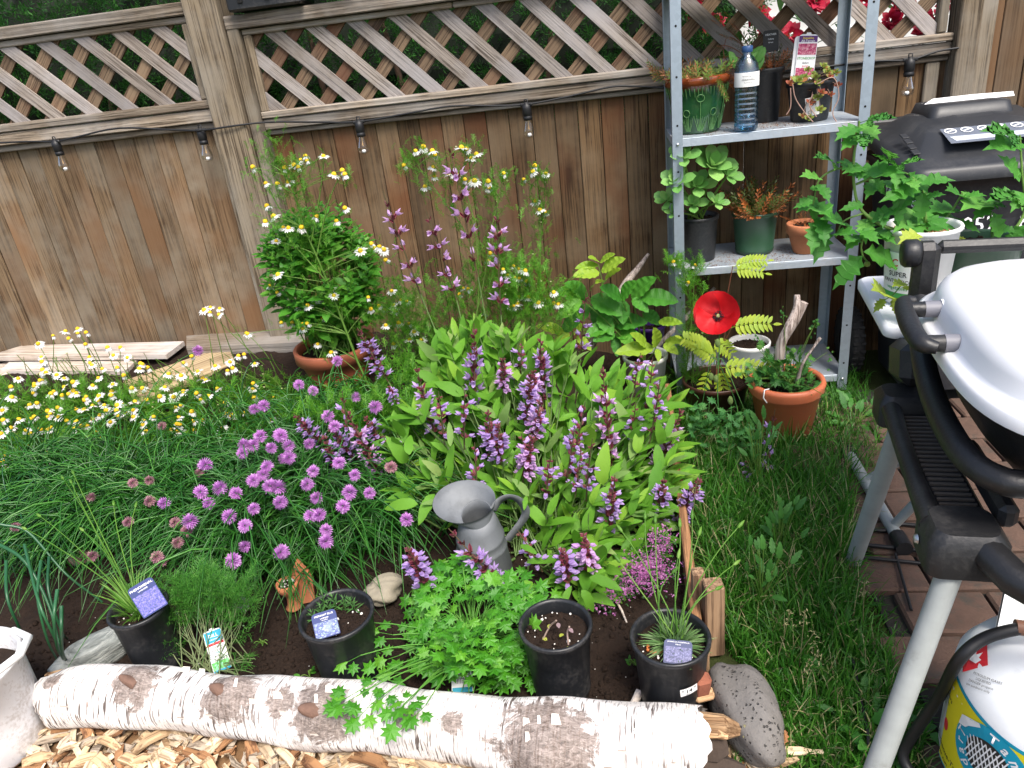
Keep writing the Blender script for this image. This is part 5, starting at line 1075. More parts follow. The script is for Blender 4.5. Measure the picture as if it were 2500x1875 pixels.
# ------------------------------------------------------------------ chamomile climbing through the mint
fm = Z([(55, 185), (155, 310), (245, 315), (300, 190), (375, 170), (405, 185), (425, 130), (460, 100), (475, 135), (330, 300), (600, 100), (745, 210), (680, 240), (165, 485), (215, 565), (150, 605), (290, 650), (330, 655), (430, 650), (545, 565), (700, 600), (765, 500), (765, 240), (235, 755), (885, 830), (970, 775), (995, 810), (1030, 800), (1065, 820), (1080, 900), (250, 1015), (315, 1060), (185, 1100), (245, 1150), (665, 1125), (680, 1175), (545, 1195), (575, 1195), (720, 1210), (945, 1190), (965, 1280), (400, 1255), (480, 1250), (590, 1350), (440, 1395), (475, 1390), (515, 1390), (440, 1430), (275, 1385), (360, 1385), (555, 1550), (660, 1615), (15, 1470)], 600, 350)
cm = thing('chamomile_plant', 'tall thin chamomile stalks rising through the mint above its pot', 'flowers', (mc[0]+.1, mc[1]-.3, .2))
YM = mc[1]-.19
P = np.array([aty(a, b, YM+U(-.04, .06)) for a, b in fm]); put_daisies(cm, P, .95)
st = MB(); main = [(872, 880), (800, 690), (745, 560), (705, 440), (660, 400)]
mpts = spline([aty(a, b, YM) for a, b in main], 6); mpts = np.vstack([gr(np.array([mpts[0][0]+.06]), np.array([YM-.03])), mpts]); st.tube(mpts, np.linspace(.0048, .002, len(mpts)), 6, cap=False)
for path_ in ([(745, 560), (690, 520), (640, 430), (618, 408)], [(760, 590), (780, 480), (790, 400), (788, 384)], [(770, 640), (800, 500), (830, 430), (836, 420)], [(800, 690), (720, 600), (690, 560)]): q = spline([aty(a, b, YM) for a, b in path_], 5); st.tube(q, np.linspace(.0026, .0014, len(q)), 5, cap=False)
for p in P:
    d = np.linalg.norm(mpts-p, axis=1)+np.where(mpts[:, 2] > p[2]-.03, 1, 0); i = int(np.argmin(d)); stalks(st, [mpts[i]], [p], .0016, .001, .12)
st.build('stems', CHAMS, cm, kind='stuff')
K = 420; i = rng.integers(4, len(mpts), K); pos = mpts[i]+rng.normal(0, .05, (K, 3))*A(1, .6, 1); pos2 = P[rng.integers(0, len(P), 300)]+rng.normal(0, .02, (300, 3))-A(0, 0, .03); pos = np.vstack([pos, pos2]); K = len(pos)
fo = MB(); feathers(fo, pos, np.stack([rng.normal(0, .6, K), rng.normal(-.1, .5, K), .4+rng.random(K)*.6], 1), rng.uniform(.02, .05, K)); fo.build('foliage', CHAMG, cm, kind='stuff')
# ------------------------------------------------------------------ chamomile behind the sage, and thin plants by the fence
def cham(label, L, Y, base_px, mainlines, nf, sp, fr=(.02, .05), s=.95, nbud=10):
    base = atz(*base_px, .15); base = A(base[0], Y-.02, float(hz(base[0], Y-.02))); r = thing('chamomile_plant', label, 'flowers', base)
    P = np.array([aty(a, b, Y+U(-.05, .05)) for a, b in L]); put_daisies(r, P, s); st = MB(); M = []
    for ln in mainlines:
        q = spline(np.vstack([[base+A(U(-.03, .03), 0, 0)], [aty(a, b, Y) for a, b in ln]]), 6); M.append(q); st.tube(q, np.linspace(.0034, .0014, len(q)), 5, cap=False)
    M = np.vstack(M)
    for p in P:
        d = np.linalg.norm(M-p, axis=1)+np.where(M[:, 2] > p[2]-.02, 1, 0); stalks(st, [M[int(np.argmin(d))]], [p], .0016, .001, .12)
    st.build('stems', CHAMS, r, kind='stuff')
    for _ in range(nbud): part('bud', BUD, r, M[rng.integers(len(M)//2, len(M))]+rng.normal(0, sp*.5, 3), rotz(U(0, 6)), U(.8, 1.4))
    pos = np.vstack([M[rng.integers(3, len(M), nf)]+rng.normal(0, sp, (nf, 3))*A(1, .7, .8), P[rng.integers(0, len(P), nf//3)]+rng.normal(0, sp*.4, (nf//3, 3))-A(0, 0, .02)]); K = len(pos)
    fo = MB(); feathers(fo, pos, np.stack([rng.normal(0, .6, K), rng.normal(-.1, .5, K), .4+rng.random(K)*.6], 1), rng.uniform(*fr, K)); fo.build('foliage', CHAMG, r, kind='stuff'); return r
fb = Z([(1310, 60), (1370, 30), (1460, 90), (1440, 60), (1220, 170), (1445, 185), (1455, 255), (1385, 335), (1565, 240), (1620, 235), (1705, 45), (1780, 85), (1740, 120), (1665, 35), (1690, 280), (1735, 300), (1765, 290), (1875, 345), (1990, 235), (1870, 295)], 600, 350)
cham('tall branching chamomile mixed with purple sage spikes in front of the fence', fb, -.72, (1150, 900), [[(1165, 760), (1150, 600), (1075, 480), (1030, 420), (1012, 375)], [(1165, 760), (1160, 560), (1130, 440), (1140, 370)], [(1170, 740), (1200, 560), (1230, 450)]], 420, .035)
fb2 = Z([(1885, 850), (1875, 910), (1985, 975), (2065, 950), (2105, 970), (2155, 985), (2020, 1020), (2110, 1045), (2170, 1065), (2080, 1040), (2110, 1185), (2095, 1240), (2065, 1260), (2180, 1190), (1125, 1140), (1200, 1210), (1245, 1220), (1140, 1250), (1070, 1285), (1030, 1255), (1155, 1295), (1255, 1395), (1300, 1455), (1265, 1515), (1355, 1520), (1140, 1550), (1180, 1385), (1080, 1405), (1680, 1120), (1715, 1125), (1830, 1340), (1650, 1165)], 600, 350)+Z([(215, 870), (290, 880), (360, 915), (435, 885), (480, 835), (480, 920), (515, 925), (150, 945), (200, 940)], 1200, 450)
cham('low bushy chamomile filling the gap between the mint and the sage', fb2, -.62, (1150, 880), [[(1000, 800), (960, 730)], [(1100, 820), (1080, 740)], [(1180, 800), (1170, 700)], [(1260, 760), (1260, 660)], [(1320, 800), (1330, 740)], [(1040, 870), (1010, 790)]], 1900, .085, (.03, .06), .9, 60)
cham('slender chamomile standing alone against the fence boards', Z([(650, 1280), (635, 1325), (735, 1340), (565, 1385), (655, 1555), (690, 1620), (730, 1640), (410, 1335), (295, 1450)], 1100, 0), -.25, (1312, 800), [[(1315, 720), (1318, 560), (1310, 480), (1305, 415)], [(1318, 620), (1328, 500), (1330, 430)], [(1240, 700), (1210, 560), (1225, 440)]], 420, .018, (.018, .04), .95)
cham('slender chamomile growing beside the left upright of the shelving', [(1652, 635), (1644, 640), (1697, 648), (1680, 690)], -.46, (1690, 960), [[(1690, 860), (1684, 720), (1660, 645)], [(1690, 760), (1696, 660)], [(1692, 880), (1710, 780)]], 260, .03, (.03, .06), .8)
# ================================================================== chives
CHG = leafm('chive_green', (.016, .095, .010), (.045, .20, .022), (.09, .29, .04), trans=.2, rough=.33, spec=.5, scale=4)
CHS = leafm('chive_stalk', (.03, .13, .03), (.07, .22, .05), trans=.1, scale=4); CHF = leafm('mauve_floret', (.48, .17, .52), (.64, .31, .68), (.72, .44, .76), trans=.3, scale=4); CHO = leafm('faded_floret', (.34, .14, .20), (.46, .25, .28), (.50, .34, .28), trans=.2, scale=4)
def chead(m, r=.0205):
    K = 130; i = np.arange(K)+.5; ph = np.arccos(1-1.75*i/K); th = math.pi*(1+5**.5)*i; d = np.stack([np.cos(th)*np.sin(ph), np.sin(th)*np.sin(ph), np.cos(ph)], 1)
    return MB().inst(blade(1, .26, 3, .2, .1), d*r*.25, frame(d), r*rng.uniform(.6, .95, K)).mesh('flower_head', m)
CHH = [chead(CHF) for _ in range(3)]; CHHO = [chead(CHO, .0165) for _ in range(2)]
hd_ = Z([(1525, 20), (1960, 470), (2035, 445), (2010, 680), (2150, 670), (1950, 750), (1870, 810), (1880, 745), (2095, 770), (2060, 910), (2030, 975), (1955, 1020), (1585, 900), (1545, 1110), (1695, 1080), (1265, 1195), (1610, 1195), (1820, 1120), (2085, 1065), (2150, 1075), (2160, 1190), (1960, 1240), (1465, 1335), (1770, 1300), (1890, 1370), (1890, 1530), (2165, 1575), (1800, 1640), (2190, 850)], 0, 850)
hd_ += Z([(705, 415), (410, 600), (635, 840), (685, 920), (520, 645), (850, 695), (1000, 770), (330, 1070), (335, 1160), (270, 990), (720, 1200), (840, 1295), (490, 1055), (475, 1365), (545, 1470), (800, 1430), (955, 1435), (750, 1535), (270, 1505), (500, 1610), (570, 1600), (1240, 1640), (520, 1265)], 600, 750)+Z([(620, 140), (620, 225), (280, 310), (855, 930)], 600, 1250)+[(590, 1473)]
ho_ = Z([(1150, 1020), (1025, 1040), (1155, 1180), (700, 1150), (990, 1340), (1350, 1345), (1440, 1410), (1370, 1500), (715, 1605), (1210, 1610), (1250, 1640), (120, 1380), (1250, 600), (1540, 960)], 0, 850)+Z([(1120, 1235), (785, 770+1580)], 600, 750)+[(848, 1494)]
zc = lambda py: float(np.interp(py, [850, 1000, 1250, 1400, 1480, 1560], [.46, .40, .30, .20, .13, .17]))
chv = thing('chive_clump', 'large clump of chives with mauve pompom flowers flopping over the bed', 'chives', (-.95, -1.38, .04))
CB = [atz(640, 1330, .05), atz(480, 1290, .05), atz(790, 1250, .06), atz(300, 1300, .05)]
st = MB()
for L_, H_ in ((hd_, CHH), (ho_, CHHO)):
    for a, b in L_:
        if b > 1620: continue
        p = atz(a, b, zc(b)+U(-.02, .02)); n_ = nrm(A(rng.normal(0, .3), rng.normal(-.3, .3), 1)); part('flower_head', random.choice(H_), chv, p, frame(np.cross(n_, A(1, 0, 0)), n_)@rotz(U(0, 6)), U(.85, 1.12))
        c_ = CB[int(np.argmin([np.linalg.norm((q-p)[:2]) for q in CB]))]; c_ = A(c_[0]+U(-.06, .06), c_[1]+U(-.05, .05), .045); st.tube(bez(c_, A(c_[0]*.6+p[0]*.4, c_[1]*.6+p[1]*.4, p[2]+.05), p, 9), np.linspace(.0022, .0015, 9), 5, cap=False)
st.build('stalks', CHS, chv, kind='stuff')
mb = MB()
def arcs(mb, c, K, L, lift, spread, az=None, r=.0029, sides=4, zmin=.03):
    for _ in range(K):
        th = U(0, 2*math.pi) if az is None else random.gauss(*az); d = A(math.cos(th), math.sin(th), 0); l = U(*L); b = A(c[0]+rng.normal(0, spread), c[1]+rng.normal(0, spread*.8), 0); b[2] = float(hz(b[0], b[1])) if b[0] < .16 else 0.0
        k = U(.35, .95); m_ = b+d*l*.35*k+A(0, 0, l*U(*lift)); e = b+d*l*k+A(rng.normal(0, .03), rng.normal(0, .03), l*U(.02, .62)*(1.25-k)+.02); e[2] = max(e[2], float(hz(e[0], e[1]))+.01 if e[0] < .16 else .01)
        mb.tube(bez(b, m_, e, 8), r*U(.8, 1.2)*A(.8, 1, 1, .95, .85, .7, .5, .15), sides, cap=False)
for c_, K_ in zip(CB, (620, 460, 520, 300)): arcs(mb, c_, K_, (.34, .60), (.42, .8), .085)
arcs(mb, atz(300, 1250, .06), 300, (.35, .6), (.35, .65), .09, (math.pi, .9)); arcs(mb, atz(90, 1230, .08), 260, (.35, .55), (.4, .8), .1); arcs(mb, atz(180, 1330, .05), 240, (.3, .5), (.4, .8), .08); arcs(mb, atz(860, 1180, .07), 420, (.28, .46), (.6, 1.0), .085); arcs(mb, atz(560, 1130, .10), 70, (.25, .40), (.8, 1.15), .10); arcs(mb, atz(830, 1080, .12), 150, (.22, .38), (.8, 1.15), .09); arcs(mb, atz(930, 1290, .06), 380, (.26, .44), (.5, .9), .07); arcs(mb, atz(760, 1370, .05), 260, (.22, .40), (.4, .7), .07)
mb.build('leaves', CHG, chv, kind='stuff')
on = thing('onion_clump', 'thick blue green onion leaves arching down at the edge of the bed by the bucket', 'onion', atz(40, 1400, .04)); mb = MB()
for P_ in ([(60, 1330), (95, 1470), (135, 1560), (155, 1610)], [(100, 1370), (92, 1460), (115, 1560), (140, 1612)], [(140, 1440), (132, 1510), (140, 1580), (160, 1618)], [(15, 1370), (18, 1460), (50, 1540), (60, 1570)], [(120, 1360), (118, 1440), (150, 1540), (165, 1560)], [(0, 1280), (70, 1300), (160, 1400), (250, 1470)], [(-20, 1320), (60, 1370), (120, 1480), (150, 1600)], [(150, 1480), (150, 1540), (152, 1590), (165, 1620)]):
    q = spline([atz(a, b, z_) for (a, b), z_ in zip(P_, (.30, .26, .15, .04))], 6); mb.tube(q, np.linspace(.006, .0035, len(q))*U(.7, 1.0), 7, cap=False)
arcs(mb, atz(60, 1330, .05), 150, (.3, .5), (.4, .8), .09, (0, 1.6), .0026); mb.build('leaves', leafm('onion_green', (.015, .085, .03), (.035, .15, .055), trans=.12, rough=.35, spec=.5, scale=4), on, kind='stuff')
# ================================================================== sage
def sageblade(w, dr):
    V, F = blade(1, w, 9, .25, dr, .75, .85); V = V.copy(); k = np.arange(len(V))//3; V[:, 2] += rng.normal(0, .008, len(V))*(k > 0)+.02*math.sin(3*dr*10); V[:, 0] *= 1+rng.normal(0, .06, len(V)); V[:, 0] += .05*np.sin(V[:, 1]*2.5+dr*20)*V[:, 1]; return V, F
SG2 = leafm('grey_sage_leaf', (.13, .25, .055), (.22, .36, .09), (.30, .42, .12), trans=.3, rough=.7, scale=120)
SG1 = leafm('sage_leaf', (.10, .28, .022), (.18, .42, .035), (.27, .50, .045), trans=.35, rough=.6, scale=110); SGS = leafm('sage_stem', (.07, .13, .025), (.11, .19, .045), scale=4, trans=.05)
SGM = [MB().add(*sageblade(.26+.03*k, .06+.10*k), 0, True).mesh('leaf', SG1 if k % 3 else SG2) for k in range(6)]
CALY = leafm('maroon_calyx', (.17, .03, .055), (.28, .07, .09), (.20, .10, .06), trans=.15, scale=4); CORO = leafm('mauve_corolla', (.50, .32, .72), (.68, .50, .84), (.58, .38, .78), trans=.35, scale=4); CORP = leafm('pink_mauve_corolla', (.60, .33, .66), (.74, .48, .80), (.80, .56, .84), trans=.3, scale=4); DKST = leafm('dark_stem', (.09, .08, .035), (.15, .10, .05), trans=.05, scale=4)
def spike(L, wh, nfl, dens=1.0, cor=CORO, w=.020):
    mb = MB(); mb.tube([(0, 0, -.12*L), (.002, 0, .5*L), (0, 0, L)], [.0026, .002, .001], 5, 0)
    TP = blade(1, .62, 3, .35, -.35); TC_ = blade(1, .5, 3, .5, .0)
    for i in range(wh):
        t = (i+.5)/wh; z = L*(.02+.93*t); young = t > .80
        for j in range(nfl):
            a = 2*math.pi*(j+.5*(i % 2))/nfl+U(-.3, .3)
            if random.random() > dens: continue
            d = nrm(A(math.cos(a), math.sin(a), U(.25, .75))); o_ = A(0, 0, z+U(-.004, .004))
            mb.inst(TC_, np.array([o_, o_]), np.stack([frame(d), frame(d)@roty(math.pi)]), np.full(2, w*(.62 if not young else .42)), 1)
            if (not young) and random.random() < .86:
                p = o_+d*w*.45; e = nrm(d+A(0, 0, .35)); f = nrm(d*1.0+A(0, 0, -.75)); s_ = nrm(np.cross(d, A(0, 0, 1)))
                dirs = np.array([e, f, nrm(f*.7+s_*.8+d*.3), nrm(f*.7-s_*.8+d*.3)]); mb.inst(TP, np.array([p]*4), frame(dirs, d), w*A(.72, .80, .5, .5)*U(.8, 1.15), 2)
    return mb.mesh('flower_spike', [DKST, CALY, cor])
SPK = {'dense': [spike(.115, 8, 6, .85, random.choice((CORO, CORP)), .0255) for _ in range(3)], 'open': [spike(.16, 6, 4, .9, CORP, .029) for _ in range(3)], 'sparse': [spike(.12, 5, 4, .75, CORO, .025) for _ in range(2)]}
SPL = {'dense': .115, 'open': .16, 'sparse': .12}
sage = thing('sage_shrub', 'leafy sage shrub with many purple flower spikes in the middle of the bed', 'sage', (-.26, -1.38, .04))
# (base px, top px, kind, y)
SPX = [((1024, 711), (935, 467), 'open', -.78), ((1113, 727), (1038, 510), 'open', -.80), ((1165, 667), (1093, 335), 'open', -.78), ((1223, 761), (1212, 505), 'open', -.80), ((945, 927), (872, 800), 'dense', -1.02), ((1062, 1065), (1015, 890), 'dense', -1.12), ((968, 985), (948, 940), 'dense', -1.08), ((1157, 1037), (1157, 790), 'dense', -1.08), ((1268, 945), (1274, 832), 'sparse', -1.02), ((1221, 1130), (1215, 1032), 'dense', -1.28), ((1292, 1168), (1272, 1058), 'sparse', -1.30), ((800, 1095), (716, 1010), 'dense', -1.18), ((935, 1180), (845, 1000), 'dense', -1.25), ((860, 1120), (835, 955), 'sparse', -1.18), ((945, 1095), (888, 1015), 'dense', -1.16), ((830, 1165), (790, 1060), 'dense', -1.24), ((900, 1150), (800, 1040), 'dense', -1.22), ((985, 1105), (930, 1060), 'sparse', -1.22), ((1329, 1012), (1319, 815), 'dense', -1.05), ((1493, 1153), (1470, 890), 'dense', -1.20), ((1580, 1010), (1594, 872), 'sparse', -1.02), ((1541, 1102), (1552, 985), 'sparse', -1.16), ((1600, 1150), (1668, 995), 'dense', -1.15), ((1405, 1203), (1419, 1090), 'sparse', -1.35), ((1484, 1292), (1501, 1160), 'dense', -1.42), ((1607, 1278), (1622, 1163), 'dense', -1.36), ((1650, 1278), (1712, 1165), 'dense', -1.34), ((1418, 871), (1431, 712), 'sparse', -.80), ((1045, 1440), (993, 1332), 'dense', -1.70), ((1252, 1462), (1095, 1290), 'dense', -1.66), ((1318, 1385), (1264, 1295), 'sparse', -1.58), ((1388, 1422), (1371, 1335), 'dense', -1.64), ((1440, 1397), (1424, 1300), 'dense', -1.60), ((1195, 1100), (1210, 1190), 'sparse', -1.3)]
for _ in range(16):
    a, b, l_ = U(1060, 1600), U(930, 1240), U(70, 150); SPX.insert(0, ((a, b), (a+U(-14, 26), b-l_), random.choice(('sparse', 'dense', 'sparse')), float(np.interp(b, [900, 1250], [-1.02, -1.42]))))
st = MB(); base = A(-.26, -1.38, .05)
for b_, t_, k, Y in SPX[:-1]:
    p, q = aty(*b_, Y), aty(*t_, Y-.015); L = float(np.linalg.norm(q-p)); d = (q-p)/L; s = L/SPL[k]
    part('flower_spike', random.choice(SPK[k]), sage, p, frame(np.cross(d, A(0, 1, .2)), d)@rotz(U(0, 6)), (min(s, 1.15)*U(.95, 1.1), min(s, 1.15)*U(.95, 1.1), s))
    r0 = base+A((p[0]-base[0])*.35+rng.normal(0, .04), (p[1]-base[1])*.35+rng.normal(0, .04), 0); st.tube(bez(r0, A(*(r0*.4+p*.6)[:2], p[2]*.45+.03)-d*.04, p-d*L*.03, 8), np.linspace(.0042, .0024, 8), 6, cap=False)
poly = np.array([(1035, 840), (1180, 800), (1300, 830), (1400, 880), (1480, 925), (1560, 910), (1640, 985), (1650, 1150), (1620, 1300), (1560, 1420), (1440, 1460), (1330, 1400), (1290, 1330), (1230, 1250), (1090, 1200), (1040, 1220), (960, 1200), (930, 1120), (980, 1010), (1050, 960)])
def inpoly(x, y, P):
    c = False; j = len(P)-1
    for i in range(len(P)):
        if (P[i][1] > y) != (P[j][1] > y) and x < (P[j][0]-P[i][0])*(y-P[i][1])/(P[j][1]-P[i][1])+P[i][0]: c = not c
        j = i
    return c
T2 = [(740, -.86), (850, -.98), (1000, -1.12), (1150, -1.28), (1300, -1.46), (1450, -1.66)]
def sample(poly, n):
    x0, y0 = poly.min(0); x1, y1 = poly.max(0); out = []
    while len(out) < n:
        a, b = U(x0, x1), U(y0, y1)
        if inpoly(a, b, poly): out.append((a, b))
    return out
nodes = sample(poly, 120); pos, dr, sz = [], [], []
for a, b in nodes:
    p = aty(a, b, ydep(b, T2)+U(-.03, .05)); ax = nrm(p-(base+A(0, 0, -.12))+rng.normal(0, .05, 3)); r0 = base+A(rng.normal(0, .06), rng.normal(0, .06), 0)
    st.tube(bez(r0, r0*.35+p*.65-A(0, 0, .05), p, 7), np.linspace(.003, .0016, 7), 5, cap=False)
    th = U(0, 6.28)
    for k in range(4):
        u1 = nrm(np.cross(ax, A(0, 0, 1))); u2 = np.cross(ax, u1); a2 = th+math.pi*k+(math.pi/2 if k >= 2 else 0); side = u1*math.cos(a2)+u2*math.sin(a2)
        pos.append(p-ax*(.0 if k < 2 else .03)); dr.append(nrm(ax*(1.3 if k < 2 else .6)+side*.8+A(0, -.1, .25))); sz.append(U(.06, .085) if k < 2 else U(.08, .12))
order = rng.permutation(len(pos)); pos, dr, sz = [np.array(q)[order] for q in (pos, dr, sz)]
leaves(sage, SGM, pos[:300], dr[:300], sz[:300], up=(0, -.35, 1))
K = 1200; q = sample(poly, K); p = np.array([aty(a, b, ydep(b, T2)+U(.03, .22)) for a, b in q]); p[:, 2] = np.maximum(p[:, 2]-rng.random(K)*.05, .07); d = nrm(p-base+rng.normal(0, .22, (K, 3))+A(0, 0, .10))
MB().inst(sageblade(.30, .15), p, frame(d, A(0, -.3, 1)+rng.normal(0, .4, (K, 3))), rng.uniform(.06, .11, K)).inst(blade(1, .38, 6, .22, .18, .85, .85), pos[300:], frame(dr[300:]), sz[300:]).build('inner_leaves', SG1, sage, kind='stuff')
st.build('stems', SGS, sage, kind='stuff')
# big single leaves round the watering can
BL = [((1060, 1205), (1035, 1235), .085), ((1090, 1225), (1035, 1228), .07), ((1285, 1210), (1275, 1250), .05), ((1270, 1330), (1310, 1350), .06), ((1440, 1410), (1520, 1430), .085), ((1300, 1420), (1260, 1440), .07), ((1395, 1430), (1360, 1490), .06), ((1420, 1440), (1465, 1500), .06), ((1020, 1230), (955, 1225), .09), ((1000, 1110), (985, 1000), .07), ((1100, 1090), (1095, 990), .075)]
for a, b, s in BL:
    p, q = aty(*a, ydep(a[1], T2)-.10), aty(*b, ydep(b[1], T2)-.12); part('leaf', random.choice(SGM), sage, p, frame(nrm(q-p), (0, -.5, 1)), s*1.05)
# lone sage spike in the grass
sg2 = thing('sage_sprig', 'single thin sage sprig with purple flowers in the grass below the orange planter', 'sage', atz(1862, 1230, 0)); st = MB()
for b_, t_ in (((1868, 1165), (1892, 1000)), ((1840, 1180), (1822, 1120)), ((1850, 1215), (1845, 1150))):
    p, q = aty(*b_, -1.02), aty(*t_, -1.03); L = float(np.linalg.norm(q-p)); d = (q-p)/L; part('flower_spike', SPK['sparse'][0], sg2, p, frame(np.cross(d, A(0, 1, .2)), d), (1, 1, L/.12)); g_ = np.array(sg2.location); st.tube(bez(g_, (g_+p)/2, p, 5), .002, 5, cap=False)
st.build('stems', DKST, sg2, kind='stuff')
# ================================================================== mint bush
MINT = leafm('mint_leaf', (.045, .19, .018), (.10, .34, .03), (.17, .43, .05), trans=.32, rough=.45, scale=60)
MNM = [MB().add(*blade(1, .46+.05*k, 6, .18, .1+.12*k, .8, .8), 0, True).mesh('leaf', MINT) for k in range(3)]
mcen = aty(786, 668, mc[1]-.02); tips, st = [], MB(); LP, LD, LS = [], [], []
for i in range(175):
    d = nrm(rng.normal(size=3)*A(1, .9, 1)+A(0, -.25, .25)); s = U(.80, 1.05); p = mcen+d*A(.240, .18, .235)*s+A(-.02*d[0], 0, .035*max(0, d[2])*U(0, 1.5))
    if p[2] < .43: p[2] = U(.42, .46)
    b = A(mc[0]+rng.normal(0, .05), mc[1]+rng.normal(0, .05), .38); ax = nrm(nrm(p-b)+A(0, 0, .6)); st.tube(bez(b, b*.4+p*.6+A(0, 0, .02), p, 6), np.linspace(.0026, .0016, 6), 5, cap=False)
    th = U(0, 6)
    for k in range(5):
        for s2 in (0, math.pi):
            a2 = th+s2+k*math.pi/2; u1 = nrm(np.cross(ax, A(.3, .1, 1))); u2 = np.cross(ax, u1); side = u1*math.cos(a2)+u2*math.sin(a2)
            LP.append(p-ax*.019*k); LD.append(nrm(side+ax*(1.1-.22*k))); LS.append((.024+.009*k)*U(.85, 1.2))
LP, LD, LS = map(np.array, (LP, LD, LS)); o_ = np.argsort(np.linalg.norm(LP-CAM, axis=1)-3.5*LS)
leaves(mint, MNM, LP[o_[:300]], LD[o_[:300]], LS[o_[:300]], up=(0, -.4, 1), upj=.2)
MB().inst(blade(1, .5, 5, .18, .2, .8, .8), LP[o_[300:]], frame(LD[o_[300:]], (0, -.3, 1)), LS[o_[300:]]).build('inner_leaves', MINT, mint, kind='stuff'); st.build('stems', CHAMS, mint, kind='stuff')
# ================================================================== parsley
PARS = leafm('parsley_leaf', (.045, .22, .012), (.10, .36, .02), (.15, .42, .03), trans=.3, rough=.38, spec=.5, scale=70)
def lobed(sc=1.0, tw=0.0):
    H = np.array([(.12, .20), (.40, .22), (.28, .38), (.56, .50), (.30, .56), (.42, .80), (.15, .74), (0, 1.05)])
    pts = np.vstack([[(0.02, 0)], H, (H*A(-1, 1))[::-1][1:], [(-.02, 0)]])*sc; c = A(0, .48)*sc
    V = [(c[0], c[1], .06*sc)]+[(x, y, -.05*abs(x)+.03*math.sin(9*x+7*y)*sc-.12*y*y/sc) for x, y in pts]
    n = len(pts); return np.array(V), np.array([(0, 1+i, 1+(i+1) % n) for i in range(n)])
def parsley_leaf():
    mb = MB(); T = lobed(); mb.inst(T, np.array([(0, .50, 0), (.10, .30, 0), (-.10, .30, 0)]), frame(np.array([(0, 1, -.1), (1, .45, -.05), (-1, .45, -.05)])), A(.62, .52, .52), smooth=False)
    mb.tube([(0, 0, 0), (0, .52, 0)], .012, 4, 0, cap=False); return mb.mesh('leaf', PARS)
PLM = [parsley_leaf() for _ in range(3)]
pb = atz(1165, 1600, .06); par = thing('parsley_plant', 'bright green flat leaf parsley spilling over the birch log', 'parsley', pb); st = MB()
def pars(root, st, b, P, sz, up=(0, -.35, 1)):
    for p, s in zip(P, sz):
        h = p-b; out = nrm(A(h[0], h[1], 0)+1e-6); d = nrm(out*.9+A(0, -.1, U(-.15, .4))+rng.normal(0, .2, 3)); part('leaf', random.choice(PLM), root, p, frame(d, A(*up)+rng.normal(0, .2, 3)), s)
        b2 = b+rng.normal(0, .015, 3)*A(1, 1, 0); st.tube(bez(b2, b2*.5+p*.5+A(0, 0, .05), p, 6), np.linspace(.0022, .0013, 6), 5, cap=False)
P = []
for _ in range(150):
    a = U(0, 6.283); r = math.sqrt(random.random()); x = 1170+r*165*math.cos(a); y = 1525+r*128*math.sin(a); P.append(atz(x, y, .05+.16*(1-r*r)+U(-.02, .03)))
pars(par, st, pb, P, rng.uniform(.05, .078, 150))
pars(par, st, pb, [atz(a, b, z) for a, b, z in ((905, 1590, .12), (935, 1560, .13), (880, 1600, .16), (960, 1550, .15), (900, 1520, .17), (975, 1600, .11), (940, 1640, .12), (1000, 1640, .10), (960, 1680, .16), (870, 1690, .17), (905, 1720, .15), (985, 1720, .17), (1040, 1720, .16), (1025, 1680, .14), (930, 1660, .14), (1010, 1700, .16), (1060, 1700, .13), (1145, 1700, .09), (1150, 1730, .10), (1130, 1680, .07), (1260, 1640, .07), (1290, 1650, .07), (1300, 1600, .06), (870, 1700, .16), (1115, 1405, .16), (1105, 1425, .15), (1130, 1385, .18))], rng.uniform(.055, .08, 27)); st.build('stems', leafm('parsley_stem', (.08, .26, .03), (.14, .34, .05), trans=.1, scale=4), par, kind='stuff')
# ================================================================== dill
DILG = leafm('dill_green', (.04, .18, .02), (.09, .29, .035), (.14, .37, .05), trans=.3, scale=4); FD = [feather(9, 1.0, .45, .011, 3) for _ in range(4)]
db = atz(520, 1645, .04); dill = thing('dill_plant', 'feathery dill with thread leaves beside the blue and white tag', 'dill', db); st = MB(); fo = MB(); DP = []
for _ in range(46):
    a, b = U(375, 610), U(1425, 1600)
    if 475 < a < 585 and b > 1500: b = U(1425, 1490)
    p = atz(a, b, float(np.interp(b, [1420, 1600], [.22, .09]))+U(-.02, .02)); DP.append(p); q = db+A(rng.normal(0, .04), rng.normal(0, .02), 0); st.tube(bez(q, q*.5+p*.5+A(rng.normal(0, .02), 0, -.01), p, 6), np.linspace(.0018, .001, 6), 5, cap=False)
DP = np.array(DP); K = 260; pos = DP[rng.integers(0, 46, K)]+rng.normal(0, .018, (K, 3)); g = rng.integers(0, 4, K); d = np.stack([rng.normal(0, .7, K), rng.normal(-.2, .6, K), .3+.6*rng.random(K)], 1); sz = rng.uniform(.045, .08, K)
for k in range(4): q = g == k; fo.inst(FD[k], pos[q], frame(d[q]), sz[q], smooth=False)
fo.build('foliage', DILG, dill, kind='stuff')
for k in range(9): a = atz(U(470, 640), U(1600, 1680), .045); st.tube(bez(db, (db+a)/2+A(0, 0, .03), a, 6), .0012, 4, cap=False)
st.build('stems', leafm('dill_stem', (.16, .22, .09), (.24, .28, .13), trans=.1, scale=4), dill, kind='stuff')
